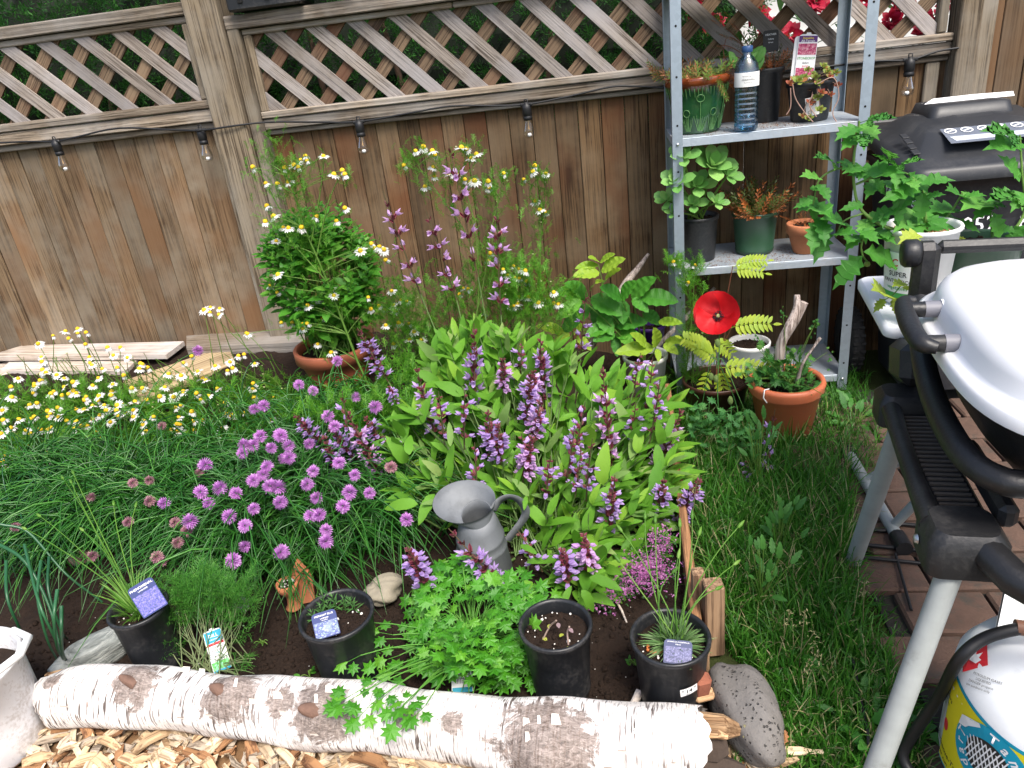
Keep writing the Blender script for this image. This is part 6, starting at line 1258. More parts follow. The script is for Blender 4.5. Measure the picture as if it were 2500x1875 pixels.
# ================================================================== lavender in the pots
LAV = leafm('lavender_leaf', (.10, .21, .06), (.19, .31, .11), (.24, .34, .16), trans=.2, rough=.6, scale=4); LAVG = leafm('grassy_leaf', (.08, .22, .025), (.17, .35, .05), (.24, .42, .08), trans=.3, scale=4); LAVD = leafm('lavender_leaf_green', (.05, .16, .03), (.10, .24, .05), trans=.2, scale=4)
def ribbons(base, d, L, lift, w, n=6, droop=.5, m=0, mb=None):
    """arching ribbon blades (K): base (K,3), d unit horizontal (K,3), L, lift = share of rise"""
    K = len(base); t = np.linspace(0, 1, n)[None, :, None]; L = np.asarray(L)[:, None, None]; lf = np.asarray(lift)[:, None, None]; dr = np.broadcast_to(np.asarray(droop, float), (K,))[:, None, None]
    up = A(0, 0, 1); P = base[:, None, :]+d[:, None, :]*L*(1-lf)*(t**1.4)+up*L*lf*(t-dr*t*t)
    T_ = np.gradient(P, axis=1); S = np.cross(T_, up+rng.normal(0, .5, (K, 1, 3))); S = nrm(S)*(np.asarray(w)[:, None, None]*(1-t**2.2)*.5+.0002)
    V = np.stack([P-S, P+S], 2).reshape(K, n*2, 3); q = np.array([(2*i, 2*i+1, 2*i+3, 2*i+2) for i in range(n-1)])
    F = (q[None]+(np.arange(K)*2*n)[:, None, None]).reshape(-1, 4); (mb or MB()).add(V.reshape(-1, 3), F, m, True); return mb
def tuft(mb, c, K, L, lift, w, rb=.02, droop=(.1, .5), az=None):
    th = rng.uniform(0, 2*math.pi, K) if az is None else rng.normal(az[0], az[1], K); d = np.stack([np.cos(th), np.sin(th), 0*th], 1); b = np.asarray(c)+d*rb*np.sqrt(rng.random((K, 1))); return ribbons(b, d, rng.uniform(*L, K), rng.uniform(*lift, K), rng.uniform(.7, 1.2, K)*w, 6, rng.uniform(*droop, K), 0, mb)
zt = .205
mb = MB(); tuft(mb, (cL[0]-.01, cL[1]+.01, zt), 120, (.05, .11), (.4, .8), .0042, .03); tuft(mb, (cL[0]-.02, cL[1]+.015, zt), 70, (.10, .20), (.5, .8), .0036, .03, (.1, .4), (2.4, .9)); mb.build('leaves', LAVG, potL, kind='stuff')
st = MB(); bz_ = A(cL[0]-.015, cL[1]+.01, zt); EAR = MB().lathe([(0, 0), (.0032, .004), (.0036, .010), (.0022, .017), (0, .022)], 7).mesh('flower_bud', LAVG)
def stalkto(st, root, b, px, z, ear=True, bend=.03):
    p = atz(*px, z); c = (b+p)/2+A(rng.normal(0, bend), 0, .05); q = bez(b, c, p, 8); st.tube(q, np.linspace(.0017, .0012, 8), 5, cap=False)
    if ear: d = nrm(q[-1]-q[-2]); part('flower_bud', EAR, root, p, frame(np.cross(d, A(0, 1, .1)), d), 1.2)
for px, z in (((175, 1180), .38), ((180, 1158), .40), ((100, 1262), .36), ((65, 1293), .34), ((205, 1297), .34), ((278, 1235), .36), ((330, 1240), .36), ((155, 1170), .37)): stalkto(st, potL, bz_+rng.normal(0, .01, 3)*A(1, 1, 0), px, z)
st.build('stalks', LAVG, potL, kind='stuff')
mb = MB(); SPR = []
def sprig(n=16, L=.04, w=.0045):
    m_ = MB(); m_.tube([(0, 0, 0), (.002, .002, L)], [.0014, .0008], 4, 0, cap=False); T = blade(1, .16, 3, .1, .15); i = np.arange(n); a = i*2.4; el = np.linspace(.1, 1.1, n); d = np.stack([np.cos(a)*np.cos(el), np.sin(a)*np.cos(el), np.sin(el)], 1)
    m_.inst(T, np.stack([0*i, 0*i, L*i/n], 1), frame(d), np.linspace(.024, .013, n)); return m_
SPM = [sprig().mesh('sprig', LAVD) for _ in range(3)]
for dx, dy in ((-.045, .02), (-.03, .035), (-.06, .005), (-.02, .05), (.015, .055), (.03, .04), (-.05, .045), (.005, .04), (-.038, .0)): part('sprig', random.choice(SPM), potM, (cM[0]+dx, cM[1]+dy, zt), frame(A(1, 0, 0), nrm(A(U(-.4, .3), U(-.3, .2), 1))), U(.9, 1.3))
cR3 = A(cR[0]+.01, cR[1]+.005, zt); mb = MB(); tuft(mb, cR3, 190, (.045, .085), (.15, .6), .0056, .03, (.1, .7)); tuft(mb, cR3, 60, (.06, .11), (.6, .9), .0042, .02, (.0, .3)); mb.build('leaves', LAV, potR, kind='stuff')
st = MB()
for px, z in (((1515, 1375), .36), ((1660, 1290), .40), ((1655, 1365), .36), ((1690, 1270), .41), ((1800, 1290), .40), ((1745, 1440), .28), ((1575, 1270), .40), ((1520, 1300), .38), ((1705, 1310), .38), ((1790, 1380), .30), ((1600, 1280), .40), ((1640, 1400), .32)): stalkto(st, potR, cR3+rng.normal(0, .012, 3)*A(1, 1, 0), px, z, True, .02)
st.build('stalks', LAVG, potR, kind='stuff')
K = 26; a = rng.uniform(0, 6.28, K); MB().inst(blob(), np.stack([cR[0]-.03+.02*np.cos(a), cR[1]-.01+.014*np.sin(a), np.full(K, zt+.004)], 1), rndfr(K), rng.uniform(.002, .004, K)).build('fertiliser_grains', plain('orange_grain', (.45, .13, .03), .6), potR, kind='stuff')
# seedlings
SEED = leafm('seedling_leaf', (.40, .45, .06), (.52, .52, .12), trans=.2, scale=4); SEEDS = leafm('seedling_stem', (.30, .22, .17), (.42, .30, .26), trans=.1, scale=4)
for i, (P_, lv) in enumerate(([[(1325, 1562), (1342, 1530), (1358, 1515)], [(1325, 1555), (1343, 1524), (1362, 1520)]], [[(1388, 1575), (1385, 1545), (1390, 1530)], [(1386, 1578), (1375, 1547), (1388, 1533)]])):
    q = [atz(a, b, zt+.001+.024*k) for k, (a, b) in enumerate(P_)]; MB().tube(spline(q, 4), .0022, 6).build('seedling_stem', SEEDS, potC)
    for k, (a, b) in enumerate(lv): part('seedling_leaf', MB().add(*blade(1, .6, 4, .2, .1), 0, True).mesh('seedling_leaf', SEED if k < 2 else leafm('wilted_leaf', (.35, .24, .26), (.42, .3, .3))), potC, atz(a, b, zt+.004+.018*k), frame(nrm(A(U(-1, 1), -1, U(-.2, .5)))), .016)
# ================================================================== thyme
TH = leafm('thyme_leaf', (.02, .09, .015), (.05, .16, .03), trans=.2, scale=4); THF = leafm('thyme_flower', (.42, .11, .34), (.58, .22, .48), (.66, .34, .58), trans=.3, scale=4)
thm = thing('creeping_thyme', 'creeping thyme with tiny pink flowers between sage and lavender pot', 'thyme', atz(1550, 1440, .05))
def mat_(cx, cy, rx, ry, K, z): x = cx+rx*rng.normal(0, .5, K); y = cy+ry*rng.normal(0, .5, K); return np.array([atz(a, b, z+U(-.015, .02)) for a, b in zip(x, y)])
for cx, cy, rx, ry, kl, kf, z in ((1580, 1390, 70, 55, 700, 420, .10), (1470, 1465, 45, 28, 260, 130, .07), (1610, 1320, 40, 40, 300, 130, .12), (1540, 1420, 50, 40, 300, 120, .09)):
    q = mat_(cx, cy, rx, ry, kl, z-.012); K = len(q); MB().inst(blade(1, .5, 2, .2, .1), q, frame(rng.normal(size=(K, 3))+A(0, 0, .6)), rng.uniform(.006, .011, K)).build('foliage', TH, thm, kind='stuff')
    q = mat_(cx, cy, rx*.85, ry*.85, kf, z); K = len(q); q = np.repeat(q, 4, 0)+rng.normal(0, .0022, (K*4, 3)); MB().inst(blade(1, .8, 2, .3, .1), q, frame(rng.normal(size=(K*4, 3))+A(0, -.6, .6)), rng.uniform(.004, .0075, K*4)).build('blossom', THF, thm, kind='stuff')
# ================================================================== raspberry
RAS = leafm('raspberry_leaf', (.05, .22, .025), (.11, .37, .035), (.17, .44, .05), trans=.32, rough=.5, scale=50); RASY = leafm('young_raspberry_leaf', (.24, .42, .03), (.36, .52, .05), trans=.35, scale=40)
def pleat(L, W, n=10):
    V, F = blade(L, W, n, .25, .12, .75, .8, .05); V = V.copy(); k = np.arange(len(V))//3; V[:, 2] += np.where(k % 2 == 0, .016, -.010)*(np.abs(V[:, 0]) > 1e-6); return V, F
RM = [MB().add(*pleat(1, w_), 0, False).mesh('leaf', RAS) for w_ in (.5, .56, .62)]; RMY = [MB().add(*pleat(1, w_), 0, False).mesh('leaf', RASY) for w_ in (.42, .5)]
Z7 = lambda p: (1200+p[0]/3.16, 450+p[1]/3.16)
st = MB(); rb = A(rc[0], rc[1], .17)
def rleaf(a, b, Y, ms, root=None, k=1.0): p, q = aty(*Z7(a), Y), aty(*Z7(b), Y-.05); part('leaf', random.choice(ms), root or ras, p, frame(nrm(q-p), A(U(-.2, .2), -.7, .9)), float(np.linalg.norm(q-p))*k*1.2); return p
for i, (a, b) in enumerate([((740, 860), (610, 770)), ((730, 880), (545, 825)), ((690, 890), (530, 1010)), ((770, 870), (970, 975)), ((1000, 880), (880, 800)), ((1000, 880), (1085, 770)), ((1000, 890), (1015, 1045)), ((1080, 870), (1220, 740)), ((1090, 880), (1190, 960)), ((1160, 870), (1390, 885)), ((920, 1080), (755, 1150)), ((940, 1070), (1150, 1055)), ((950, 1150), (815, 1190)), ((960, 1160), (1105, 1150)), ((950, 1170), (970, 1300)), ((1000, 1190), (1085, 1220)), ((760, 930), (600, 1090)), ((840, 900), (800, 1060)), ((900, 950), (1060, 1080)), ((1180, 980), (1280, 1060)), ((680, 1000), (560, 1130)), ((830, 1000), (920, 1130))]): p = rleaf(a, b, -.42+U(-.04, .04)+(.06 if i > 15 else 0), RM); st.tube(bez(rb, rb*.4+p*.6+A(0, 0, .03), p, 6), np.linspace(.003, .0015, 6), 5, cap=False)
for a, b in [((830, 600), (770, 560)), ((820, 620), (680, 630)), ((830, 680), (670, 690)), ((840, 600), (920, 540)), ((850, 670), (985, 580)), ((880, 720), (965, 655)), ((860, 740), (815, 750)), ((1270, 1250), (1270, 1140)), ((1250, 1260), (1010, 1280)), ((1200, 1250), (1110, 1160)), ((1280, 1270), (1290, 1345)), ((1330, 1230), (1420, 1290)), ((1340, 1210), (1480, 1200)), ((1290, 1060), (1435, 1060)), ((560, 1140), (390, 1090)), ((600, 1150), (490, 1215)), ((660, 1170), (750, 1255)), ((640, 1150), (700, 1090))]: rleaf(a, b, -.45+U(-.03, .03), RMY)
st.tube(spline([rb, aty(*Z7((870, 900)), -.40), aty(*Z7((860, 780)), -.40), aty(*Z7((825, 620)), -.40)], 5), np.linspace(.004, .002, 16), 6, cap=False); st.tube(spline([rb, aty(*Z7((1250, 1300)), -.45), aty(*Z7((1270, 1240)), -.45)], 5), .0025, 6, cap=False); st.build('canes', CHAMS, ras, kind='stuff')
# ================================================================== false spirea
SPY = leafm('gold_leaflet', (.30, .45, .02), (.45, .56, .04), (.36, .52, .06), trans=.35, scale=30); LFM = [MB().add(*blade(1, w_, 8, .2, .12, .75, .8, .07), 0, True).mesh('leaflet', SPY) for w_ in (.36, .42)]
SST = leafm('red_stem', (.16, .05, .03), (.22, .09, .04), trans=.05, scale=4)
def frond(a, b, Y, n=8, wid=.05):
    p, q = aty(*a, Y), aty(*b, Y-.03); ctl = (p+q)/2+A(0, 0, .02); R_ = bez(p, ctl, q, 10); o = MB().tube(R_, np.linspace(.0014, .0006, 10), 4, cap=False).build('frond', SPY, brp)
    ax = nrm(q-p); L = np.linalg.norm(q-p)
    for k in range(n):
        t = .12+.86*k/n; c_ = (1-t)**2*p+2*t*(1-t)*ctl+t*t*q
        for s in (-1, 1): sd = nrm(np.cross(ax, A(0, -.75, .6)))*s; d = nrm(sd+ax*.55+A(0, 0, -.08)); ob('leaflet', random.choice(LFM), o, m4(c_-np.array(brp.location), frame(d, A(0, -.6, .8)), wid*(1.05-.5*abs(t-.35))))
    ob('leaflet', random.choice(LFM), o, m4(q-np.array(brp.location), frame(ax, A(0, -.6, .8)), wid*.7))
for a, b, Y, n, wd in (((1789, 652), (1874, 637), -.44, 9, .034), ((1792, 660), (1868, 668), -.46, 7, .036), ((1785, 800), (1888, 792), -.55, 8, .044), ((1742, 862), (1664, 826), -.50, 9, .044), ((1757, 898), (1895, 908), -.62, 9, .046), ((1722, 768), (1690, 752), -.42, 5, .032), ((1750, 880), (1700, 850), -.52, 6, .04), ((1760, 905), (1770, 985), -.58, 6, .04), ((1745, 830), (1790, 870), -.50, 6, .04), ((1735, 905), (1705, 980), -.55, 5, .034)): frond(a, b, Y, n, wd)
st = MB(); b0 = A(brc[0], brc[1], .11)
for P_ in ([(1768, 830), (1775, 730), (1789, 650)], [(1760, 860), (1786, 800)], [(1750, 880), (1742, 862)], [(1752, 910), (1757, 898)]): q = spline(np.vstack([[b0], [aty(a, b, -.50) for a, b in P_]]), 5); st.tube(q, np.linspace(.003, .0016, len(q)), 5, cap=False)
st.build('stems', SST, brp, kind='stuff')
# ================================================================== poppy
POP = leafm('poppy_petal', (.60, .006, .012), (.72, .012, .02), trans=.35, rough=.55, scale=6); POPG = leafm('poppy_green', (.05, .20, .05), (.10, .30, .07), (.15, .36, .10), trans=.25, scale=30); POPD = plain('dark_stamen', (.015, .006, .012), .7, .2, 8, 0); POPC = plain('poppy_capsule', (.30, .32, .12), .7, .2, 60, .3)
pc = aty(1755, 772, -.66); pop = thing('poppy_plant', 'red poppy in bloom with hairy green buds by the shelving', 'poppy', atz(1760, 1075, 0)); nP = nrm(tocam(pc)*1.0+A(-.25, 0, .15)); frP = frame(nrm(np.cross(nP, A(1, 0, .1))), nP)
def petal(w, L, cup):
    V, F = [], []; n, m_ = 9, 7
    for i in range(m_):
        t = i/(m_-1)
        for j in range(n):
            u_ = (j/(n-1)-.5)*2; a = u_*w*(.35+.65*t**.6)/2; r = L*t*(1-.10*u_*u_*t); V.append((r*math.sin(a), r*math.cos(a), cup*(t**1.6)+.006*math.sin(5*u_+8*t)*t+.004*math.sin(11*u_)*t))
    for i in range(m_-1):
        for j in range(n-1): F.append((i*n+j, i*n+j+1, (i+1)*n+j+1, (i+1)*n+j))
    return np.array(V), F
for a, w_, L, cup in ((.5, 2.5, .092, .022), (3.5, 2.4, .070, .040), (2.0, 2.2, .074, .050), (-1.2, 2.3, .084, .046)): part('petal', MB().add(*petal(w_, L, cup), 0, True).mesh('petal', POP), pop, pc, frP@rotz(a))
K = 70; th = rng.uniform(0, 6.28, K); el = rng.uniform(.35, 1.1, K); d = np.stack([np.cos(th)*np.cos(el), np.sin(th)*np.cos(el), np.sin(el)], 1); mb = MB()
for q in d: mb.tube([A(0, 0, 0), q*.019], .0005, 3, cap=False); mb.inst(blob(), (q*.020)[None], np.eye(3)[None], A(.0019))
part('stamens', mb.mesh('stamens', POPD), pop, pc, frP); part('capsule', MB().lathe([(0, 0), (.005, .004), (.0065, .010), (.0075, .013), (.003, .015), (0, .015)], 12).mesh('capsule', POPC), pop, pc, frP)
st = MB(); g0 = np.array(pop.location)
st.tube(spline([g0, aty(1752, 960, -.72), aty(1756, 850, -.68), pc-nP*.004], 6), .0019, 6, cap=False)
PODM = MB().lathe([(0, -.016), (.007, -.012), (.010, -.002), (.009, .008), (.004, .015), (0, .017)], 12).mesh('bud', plain('hairy_bud', (.13, .20, .05), .9, .3, 80, 1.0, bs=900))
for P_, bp in (([(1712, 1010), (1725, 930), (1735, 872), (1742, 868), (1744, 890)], (1736, 920)), ([(1800, 1000), (1770, 920), (1750, 876), (1738, 880), (1734, 900)], (1748, 925)), ([(1840, 1060), (1800, 960), (1765, 880), (1752, 886), (1750, 900)], (1752, 838)), ([(1740, 1120), (1730, 1060), (1732, 985), (1745, 982), (1756, 1010)], (1758, 1016)), ([(1872, 1010), (1876, 960), (1880, 935)], (1879, 945)), ([(1785, 1000), (1783, 985)], (1783, 978))):
    q = spline(np.vstack([[atz(P_[0][0], 1110, 0)], [aty(a, b, -.74) for a, b in P_]]), 5); st.tube(q, .0015, 5, cap=False); part('bud', PODM, pop, aty(*bp, -.75), rotx(U(-.4, .4)), U(.85, 1.1))
st.build('stems', POPG, pop, kind='stuff'); PPL = MB(); T = lobed()
for cx, cy in ((1715, 1010), (1722, 1060), (1760, 1080), (1790, 1120), (1830, 1130), (1700, 1110), (1745, 1040), (1850, 1080), (1800, 1050)):
    K = 26; q = np.array([aty(cx+rng.normal(0, 24), cy+rng.normal(0, 26), -.84+U(-.08, .1)) for _ in range(K)]); q[:, 2] = np.maximum(q[:, 2], .02); PPL.inst(T, q, frame(rng.normal(size=(K, 3))*A(1, .6, .4)+A(0, -.1, .7)), rng.uniform(.02, .042, K)*1.0, smooth=False)
PPL.build('leaves', POPG, pop, kind='stuff')
# ================================================================== herbs in the orange planter and weeds in the white pot
HRB = leafm('herb_leaf', (.03, .13, .02), (.07, .24, .035), (.12, .30, .05), trans=.25, scale=50); HBM = [MB().add(*lobed(), 0, False).mesh('leaf', HRB) for _ in range(2)]; st = MB()
def herb(root, c, K, sp, zr, size, ms, st, base):
    for _ in range(K):
        p = c+rng.normal(0, 1, 3)*sp; p[2] = np.clip(p[2], *zr); part('leaf', random.choice(ms), root, p, frame(nrm(p-base+rng.normal(0, .06, 3)+A(0, -.04, .02)), A(0, -.5, 1)+rng.normal(0, .2, 3)), U(*size))
        if st is not None: st.tube(bez(base+rng.normal(0, .02, 3)*A(1, 1, 0), base*.4+p*.6+A(0, 0, .02), p, 5), np.linspace(.0018, .001, 5), 4, cap=False)
ob_ = A(oc[0], oc[1], .19)
herb(op, A(oc[0]-.03, oc[1]+.0, .25), 95, A(.055, .05, .035), (.20, .36), (.022, .05), HBM, st, ob_); herb(op, A(oc[0]+.02, oc[1]-.06, .21), 40, A(.05, .02, .01), (.195, .24), (.02, .04), HBM, None, ob_)
K = 240; a = rng.uniform(0, 6.28, K); r = .11*np.sqrt(rng.random(K)); MB().inst(blade(1, .7, 2, .2, .2), np.stack([oc[0]+.02+r*np.cos(a)*.9, oc[1]+r*np.sin(a), np.full(K, .198)], 1), frame(rng.normal(size=(K, 3))+A(0, 0, .6)), rng.uniform(.006, .012, K)).build('moss', leafm('moss_green', (.02, .08, .012), (.05, .15, .02), scale=4), op, kind='stuff')
for a, b in (((1945, 870), (1985, 800)), ((1950, 880), (2020, 860)), ((1915, 850), (1912, 765)), ((1960, 870), (1990, 790)), ((1880, 880), (1850, 820))):
    p, q = ob_+rng.normal(0, .02, 3)*A(1, 1, 0), aty(*b, oc[1]); st.tube(bez(p, (p+q)/2+A(0, 0, .02), q, 6), .0009, 4, cap=False); herb(op, q-A(0, 0, .01), 7, A(.008, .008, .02), (.2, .6), (.008, .014), HBM, None, ob_)
st.build('stems', CHAMS, op, kind='stuff')
# ================================================================== plants on the shelves
def needles(n, L, r, w, up=.6):
    V, F = [], []
    for k in range(n):
        a = 2*math.pi*k*.381; t = k/n; el = up*.4+up*t; d = A(math.cos(a)*math.cos(el), math.sin(a)*math.cos(el), math.sin(el)); b = A(0, 0, L*t); s_ = nrm(np.cross(d, A(.1, .2, 1)))*w; i = len(V); V += [b-s_*.6, b+d*r*.5-s_, b+d*r, b+d*r*.5+s_]; F.append((i, i+1, i+2, i+3))
    return np.array(V), np.array(F)
SEDG = leafm('sedum_needle', (.10, .20, .03), (.20, .28, .05), (.38, .16, .06), trans=.2, scale=4); SEDR = leafm('sedum_red_needle', (.36, .12, .05), (.46, .22, .09), (.25, .24, .05), trans=.2, scale=4); HEAO = leafm('heather_orange', (.38, .10, .025), (.50, .17, .04), (.30, .10, .03), trans=.2, scale=4); HEAG = leafm('heather_green', (.05, .09, .015), (.10, .13, .025), (.20, .09, .03), trans=.2, scale=4)
def sprigs(root, ms, pts, d, s, name='sprig'):
    for p, q, k in zip(pts, d, s): part(name, random.choice(ms), root, p, frame(np.cross(nrm(q), A(.3, 1, .1)), nrm(q))@rotz(U(0, 6)), k)
NS = [MB().add(*needles(26, .045, .014, .0014), 0).mesh('sprig', m_) for m_ in (SEDG, SEDG, SEDR)]
K = 85; a = rng.uniform(0, 6.28, K); r = .10*np.sqrt(rng.random(K)); pts = np.stack([ggc[0]+r*np.cos(a), ggc[1]+r*np.sin(a), np.full(K, SHZ[2]+.178)], 1); dd = np.stack([np.cos(a)*r*9, np.sin(a)*r*9-.2, 1+0*a], 1)+rng.normal(0, .25, (K, 3)); sprigs(gg, NS, pts, dd, rng.uniform(.9, 1.7, K))
sprigs(gg, [NS[2], NS[0]], np.array([ggc+A(-.10-.004*i, -.03+.01*i, .19+.004*i) for i in range(8)]), np.array([(-1, -.2, .2+.1*i) for i in range(8)]), [1.3]*8); sprigs(gg, [NS[0]], np.array([ggc+A(.055+.005*i, -.095, .188-.012*i) for i in range(5)]), np.array([(.2, -.7, -.4)]*5), [1.1]*5)
HS = [MB().add(*needles(34, .055, .007, .0011), 0).mesh('sprig', m_) for m_ in (HEAO, HEAG, HEAG, HEAO)]
def heather(root, c, K, rad, z, ms, up=.9, s=(.8, 1.6), spread=1.1): a = rng.uniform(0, 6.28, K); r = rad*np.sqrt(rng.random(K)); sprigs(root, ms, np.stack([c[0]+r*np.cos(a)*.6, c[1]+r*np.sin(a)*.6, np.full(K, z)], 1), np.stack([np.cos(a)*r/rad*spread, np.sin(a)*r/rad*spread-.15, up+0*a], 1)+rng.normal(0, .2, (K, 3)), rng.uniform(*s, K))
heather(hp, hpc+A(.02, 0, 0), 50, hpr, SHZ[2]+.17, [HS[0], HS[3], HS[1]], .9, (.9, 1.7))
st = MB()
for t_ in ((1772, 70), (1760, 110), (1782, 90), (1792, 60), (1765, 140)):
    p = aty(*t_, -.22); b = A(hpc[0]-.03, hpc[1]-.02, SHZ[2]+.17); q = bez(b, (b+p)/2+A(0, 0, .05), p, 7); st.tube(q, .0016, 4, cap=False); sprigs(hp, [HS[0], HS[2]], q[3:]+rng.normal(0, .006, (4, 3)), np.array([nrm(q[-1]-q[-2])]*4), [1.0]*4)
for a_, b_ in (((1772, 95), (1790, 170)), ((1790, 150), (1796, 195))): q = spline([aty(*a_, -.24), aty((a_[0]+b_[0])/2-14, (a_[1]+b_[1])/2, -.26), aty(*b_, -.27)], 5); st.tube(q, .0014, 4, cap=False); sprigs(hp, [HS[0]], q[4:], np.array([(0, -.3, -1)]*len(q[4:])), [.8]*len(q[4:]))
st.build('stems', SST, hp, kind='stuff')
WLT = leafm('wilting_leaf', (.06, .20, .03), (.12, .32, .05), trans=.3, scale=40); WM = MB().add(*blade(1, .42, 6, .5, .45, .8), 0, True).mesh('leaf', WLT)
for a, b in (((1862, 112), (1828, 160)), ((1868, 115), (1850, 145)), ((1850, 120), (1830, 140)), ((1780, 125), (1795, 150)), ((1800, 140), (1785, 150)), ((1860, 130), (1856, 160))): p, q = aty(*a, -.27), aty(*b, -.30); part('leaf', WM, hp, p, frame(nrm(q-p), (.2, -.8, .5)), float(np.linalg.norm(q-p))*1.2)
ROSG = leafm('rosette_leaf', (.20, .30, .06), (.34, .38, .08), (.42, .14, .06), trans=.25, scale=40); ROSR = leafm('rosette_red', (.34, .07, .05), (.44, .16, .07), (.30, .28, .08), trans=.25, scale=40)
def rosette(m, n=12): i = np.arange(n); a = i*2.4; el = np.linspace(.15, 1.25, n); d = np.stack([np.cos(a)*np.cos(el), np.sin(a)*np.cos(el), np.sin(el)], 1); return MB().inst(blade(1, .62, 4, .3, -.15, .6, 1.4), d*.002, frame(d), np.linspace(.021, .010, n)).mesh('rosette', m)
RO = [rosette(ROSG), rosette(ROSG, 14), rosette(ROSR), rosette(ROSR, 9)]; st = MB()
for i, (a, b) in enumerate(((1950, 200), (1972, 172), (1990, 190), (1973, 214), (2010, 165), (2020, 178), (1998, 205), (1985, 182), (1928, 205), (1940, 195), (2005, 228), (1995, 240), (1978, 252), (2002, 270), (1958, 285), (1975, 290), (2025, 188), (1965, 190), (2040, 180), (2028, 232), (2045, 210))):
    p = aty(a, b, -.33+U(-.02, .03)); nq = nrm(A(U(-.4, .4), -.8, .8)); part('rosette', RO[(0 if i in (0, 3, 2) else 1) if i < 8 else random.choice((1, 2, 2, 3))], rp, p, frame(np.cross(nq, A(1, 0, 0)), nq), (1.35 if i in (0, 3) else U(.7, 1.0))); c_ = A(rpc[0], rpc[1]-.03, SHZ[2]+.13); st.tube(bez(c_, (c_+p)/2+A(0, -.03, .03), p, 6), .0012, 4, cap=False)
for P_ in ([(1935, 205), (1942, 240), (1965, 275), (1985, 298)], [(1995, 205), (2035, 190), (2048, 235), (2033, 275), (2045, 303)], [(1930, 215), (1930, 260), (1920, 280)], [(1985, 230), (1975, 255), (1993, 285)]): q = spline([aty(a, b, -.36) for a, b in P_], 6); st.tube(q, .0019, 5, cap=False)
st.build('trailing_stems', leafm('pink_stem', (.42, .25, .20), (.50, .34, .27), trans=.05, scale=4), rp, kind='stuff')
FLS = leafm('fleshy_leaf', (.16, .40, .09), (.25, .50, .13), (.32, .56, .15), trans=.25, rough=.5, scale=14); FM = [MB().add(*blade(1, w_, 6, .35, -.1, .55, 1.35), 0, True).mesh('leaf', FLS) for w_ in (.58, .64)]
st = MB()
for (a, b), R_, n_ in (((1737, 405), .095, 13), ((1652, 445), .07, 11), ((1700, 455), .075, 10), ((1748, 495), .05, 8), ((1628, 490), .058, 9), ((1668, 385), .065, 9), ((1690, 500), .06, 8), ((1640, 520), .045, 6), ((1775, 430), .065, 7)):
    p = aty(a, b, -.36+U(-.02, .04)); nq = nrm(A((a-1700)/160, -.75, .75)); fr = frame(np.cross(nq, A(1, 0, 0)), nq)
    for k in range(n_): th = k*2.4; el = .05+1.15*k/n_; d = fr@A(math.cos(th)*math.cos(el), math.sin(th)*math.cos(el), math.sin(el)); part('leaf', random.choice(FM), sp_, p+d*.004, frame(d, nq), R_*(1.0-.45*k/n_))
    b0 = A(spc[0]+rng.normal(0, .02), spc[1], SHZ[1]+.155); st.tube(bez(b0, (b0+p)/2+A(0, 0, .02), p, 5), .004, 6, cap=False)
st.build('stems', CHAMS, sp_, kind='stuff')
heather(gp, gpc, 170, gpr*1.1, SHZ[1]+.15, [HS[0], HS[1], HS[2], HS[1]], .9, (1.0, 2.7), 1.1); heather(gp, gpc+A(.0, -.02, 0), 40, gpr, SHZ[1]+.15, [HS[0]], .35, (.9, 1.5), 1.3); heather(tp, tpc, 26, tpr*.8, SHZ[1]+.10, [HS[0], HS[1]], .8, (.5, .9)); sprigs(tp, [HS[0]], np.array([tpc+A(-.02-.02*i, -.01, .11+.012*i) for i in range(3)]), np.array([(-1, -.1, .45)]*3), [.8]*3)
# ================================================================== tomato plants on the grill table
tcb = A(.742, -1.345, .7225); tom = thing('tomato_plant', 'leggy tomato plant in a white labelled pot on the grill side table', 'tomato', tcb)
TOM = leafm('tomato_leaf', (.045, .20, .025), (.10, .34, .04), (.15, .40, .06), trans=.32, rough=.5, scale=45); TOMY = leafm('yellowing_leaf', (.30, .42, .04), (.42, .50, .07), trans=.3, scale=45); TOMS = leafm('tomato_stem', (.14, .27, .05), (.20, .34, .08), trans=.1, scale=4)
rs = pot(tom, tcb, .082, .19, .068, WHITEP, rim=.012, soil=.022, soilmat=plain('bark_mulch', (.28, .16, .08), .9, .5, 40, .6)); st = MB()
wrap(tom, 'pot_label', tcb, .075, .07, math.radians(-148), .80, .09, .12, STICK, (('PC', .026, -.1, .28, INKR), ('SUPER', .017, .05, .05, INKK), ('FANTASTICO', .013, .05, -.10, INKK), ('vegetables', .013, .05, -.24, INKG)), [(-.5, .5, -.5, -.34, INKG), (-.24, .02, .16, .20, INKR)])
def tomlet():
    H = np.array([(.10, .10), (.24, .16), (.17, .26), (.31, .36), (.20, .44), (.28, .56), (.15, .62), (.17, .74), (.07, .80), (0, 1.0)]); pts = np.vstack([[(.01, 0)], H, (H*A(-1, 1))[::-1][1:], [(-.01, 0)]]); V = []; F = []; mid = [(0, y) for y in (0, .16, .32, .48, .64, .80, 1.0)]
    for x, y in pts: V.append((x, y, .22*abs(x)-.22*y*y+.03*math.sin(16*y)*(abs(x) > .05)))
    n = len(pts); i0 = len(V)
    for x, y in mid: V.append((0, y, -.22*y*y))
    for i in range(n-1):
        ym = (pts[i][1]+pts[i+1][1])/2; k = min(range(7), key=lambda q: abs(mid[q][1]-ym)); F.append((i, i+1, i0+k))
    for s in (0, 1):
        idx = list(range(0, 11)) if s == 0 else list(range(n-1, 9, -1))
        last = None
        for a_, b_ in zip(idx, idx[1:]):
            ym = (pts[a_][1]+pts[b_][1])/2; k = min(range(7), key=lambda q: abs(mid[q][1]-ym))
            if last is not None and k != last: F.append((a_, i0+last, i0+k) if s == 0 else (a_, i0+k, i0+last))
            last = k
    return np.array(V), np.array(F)
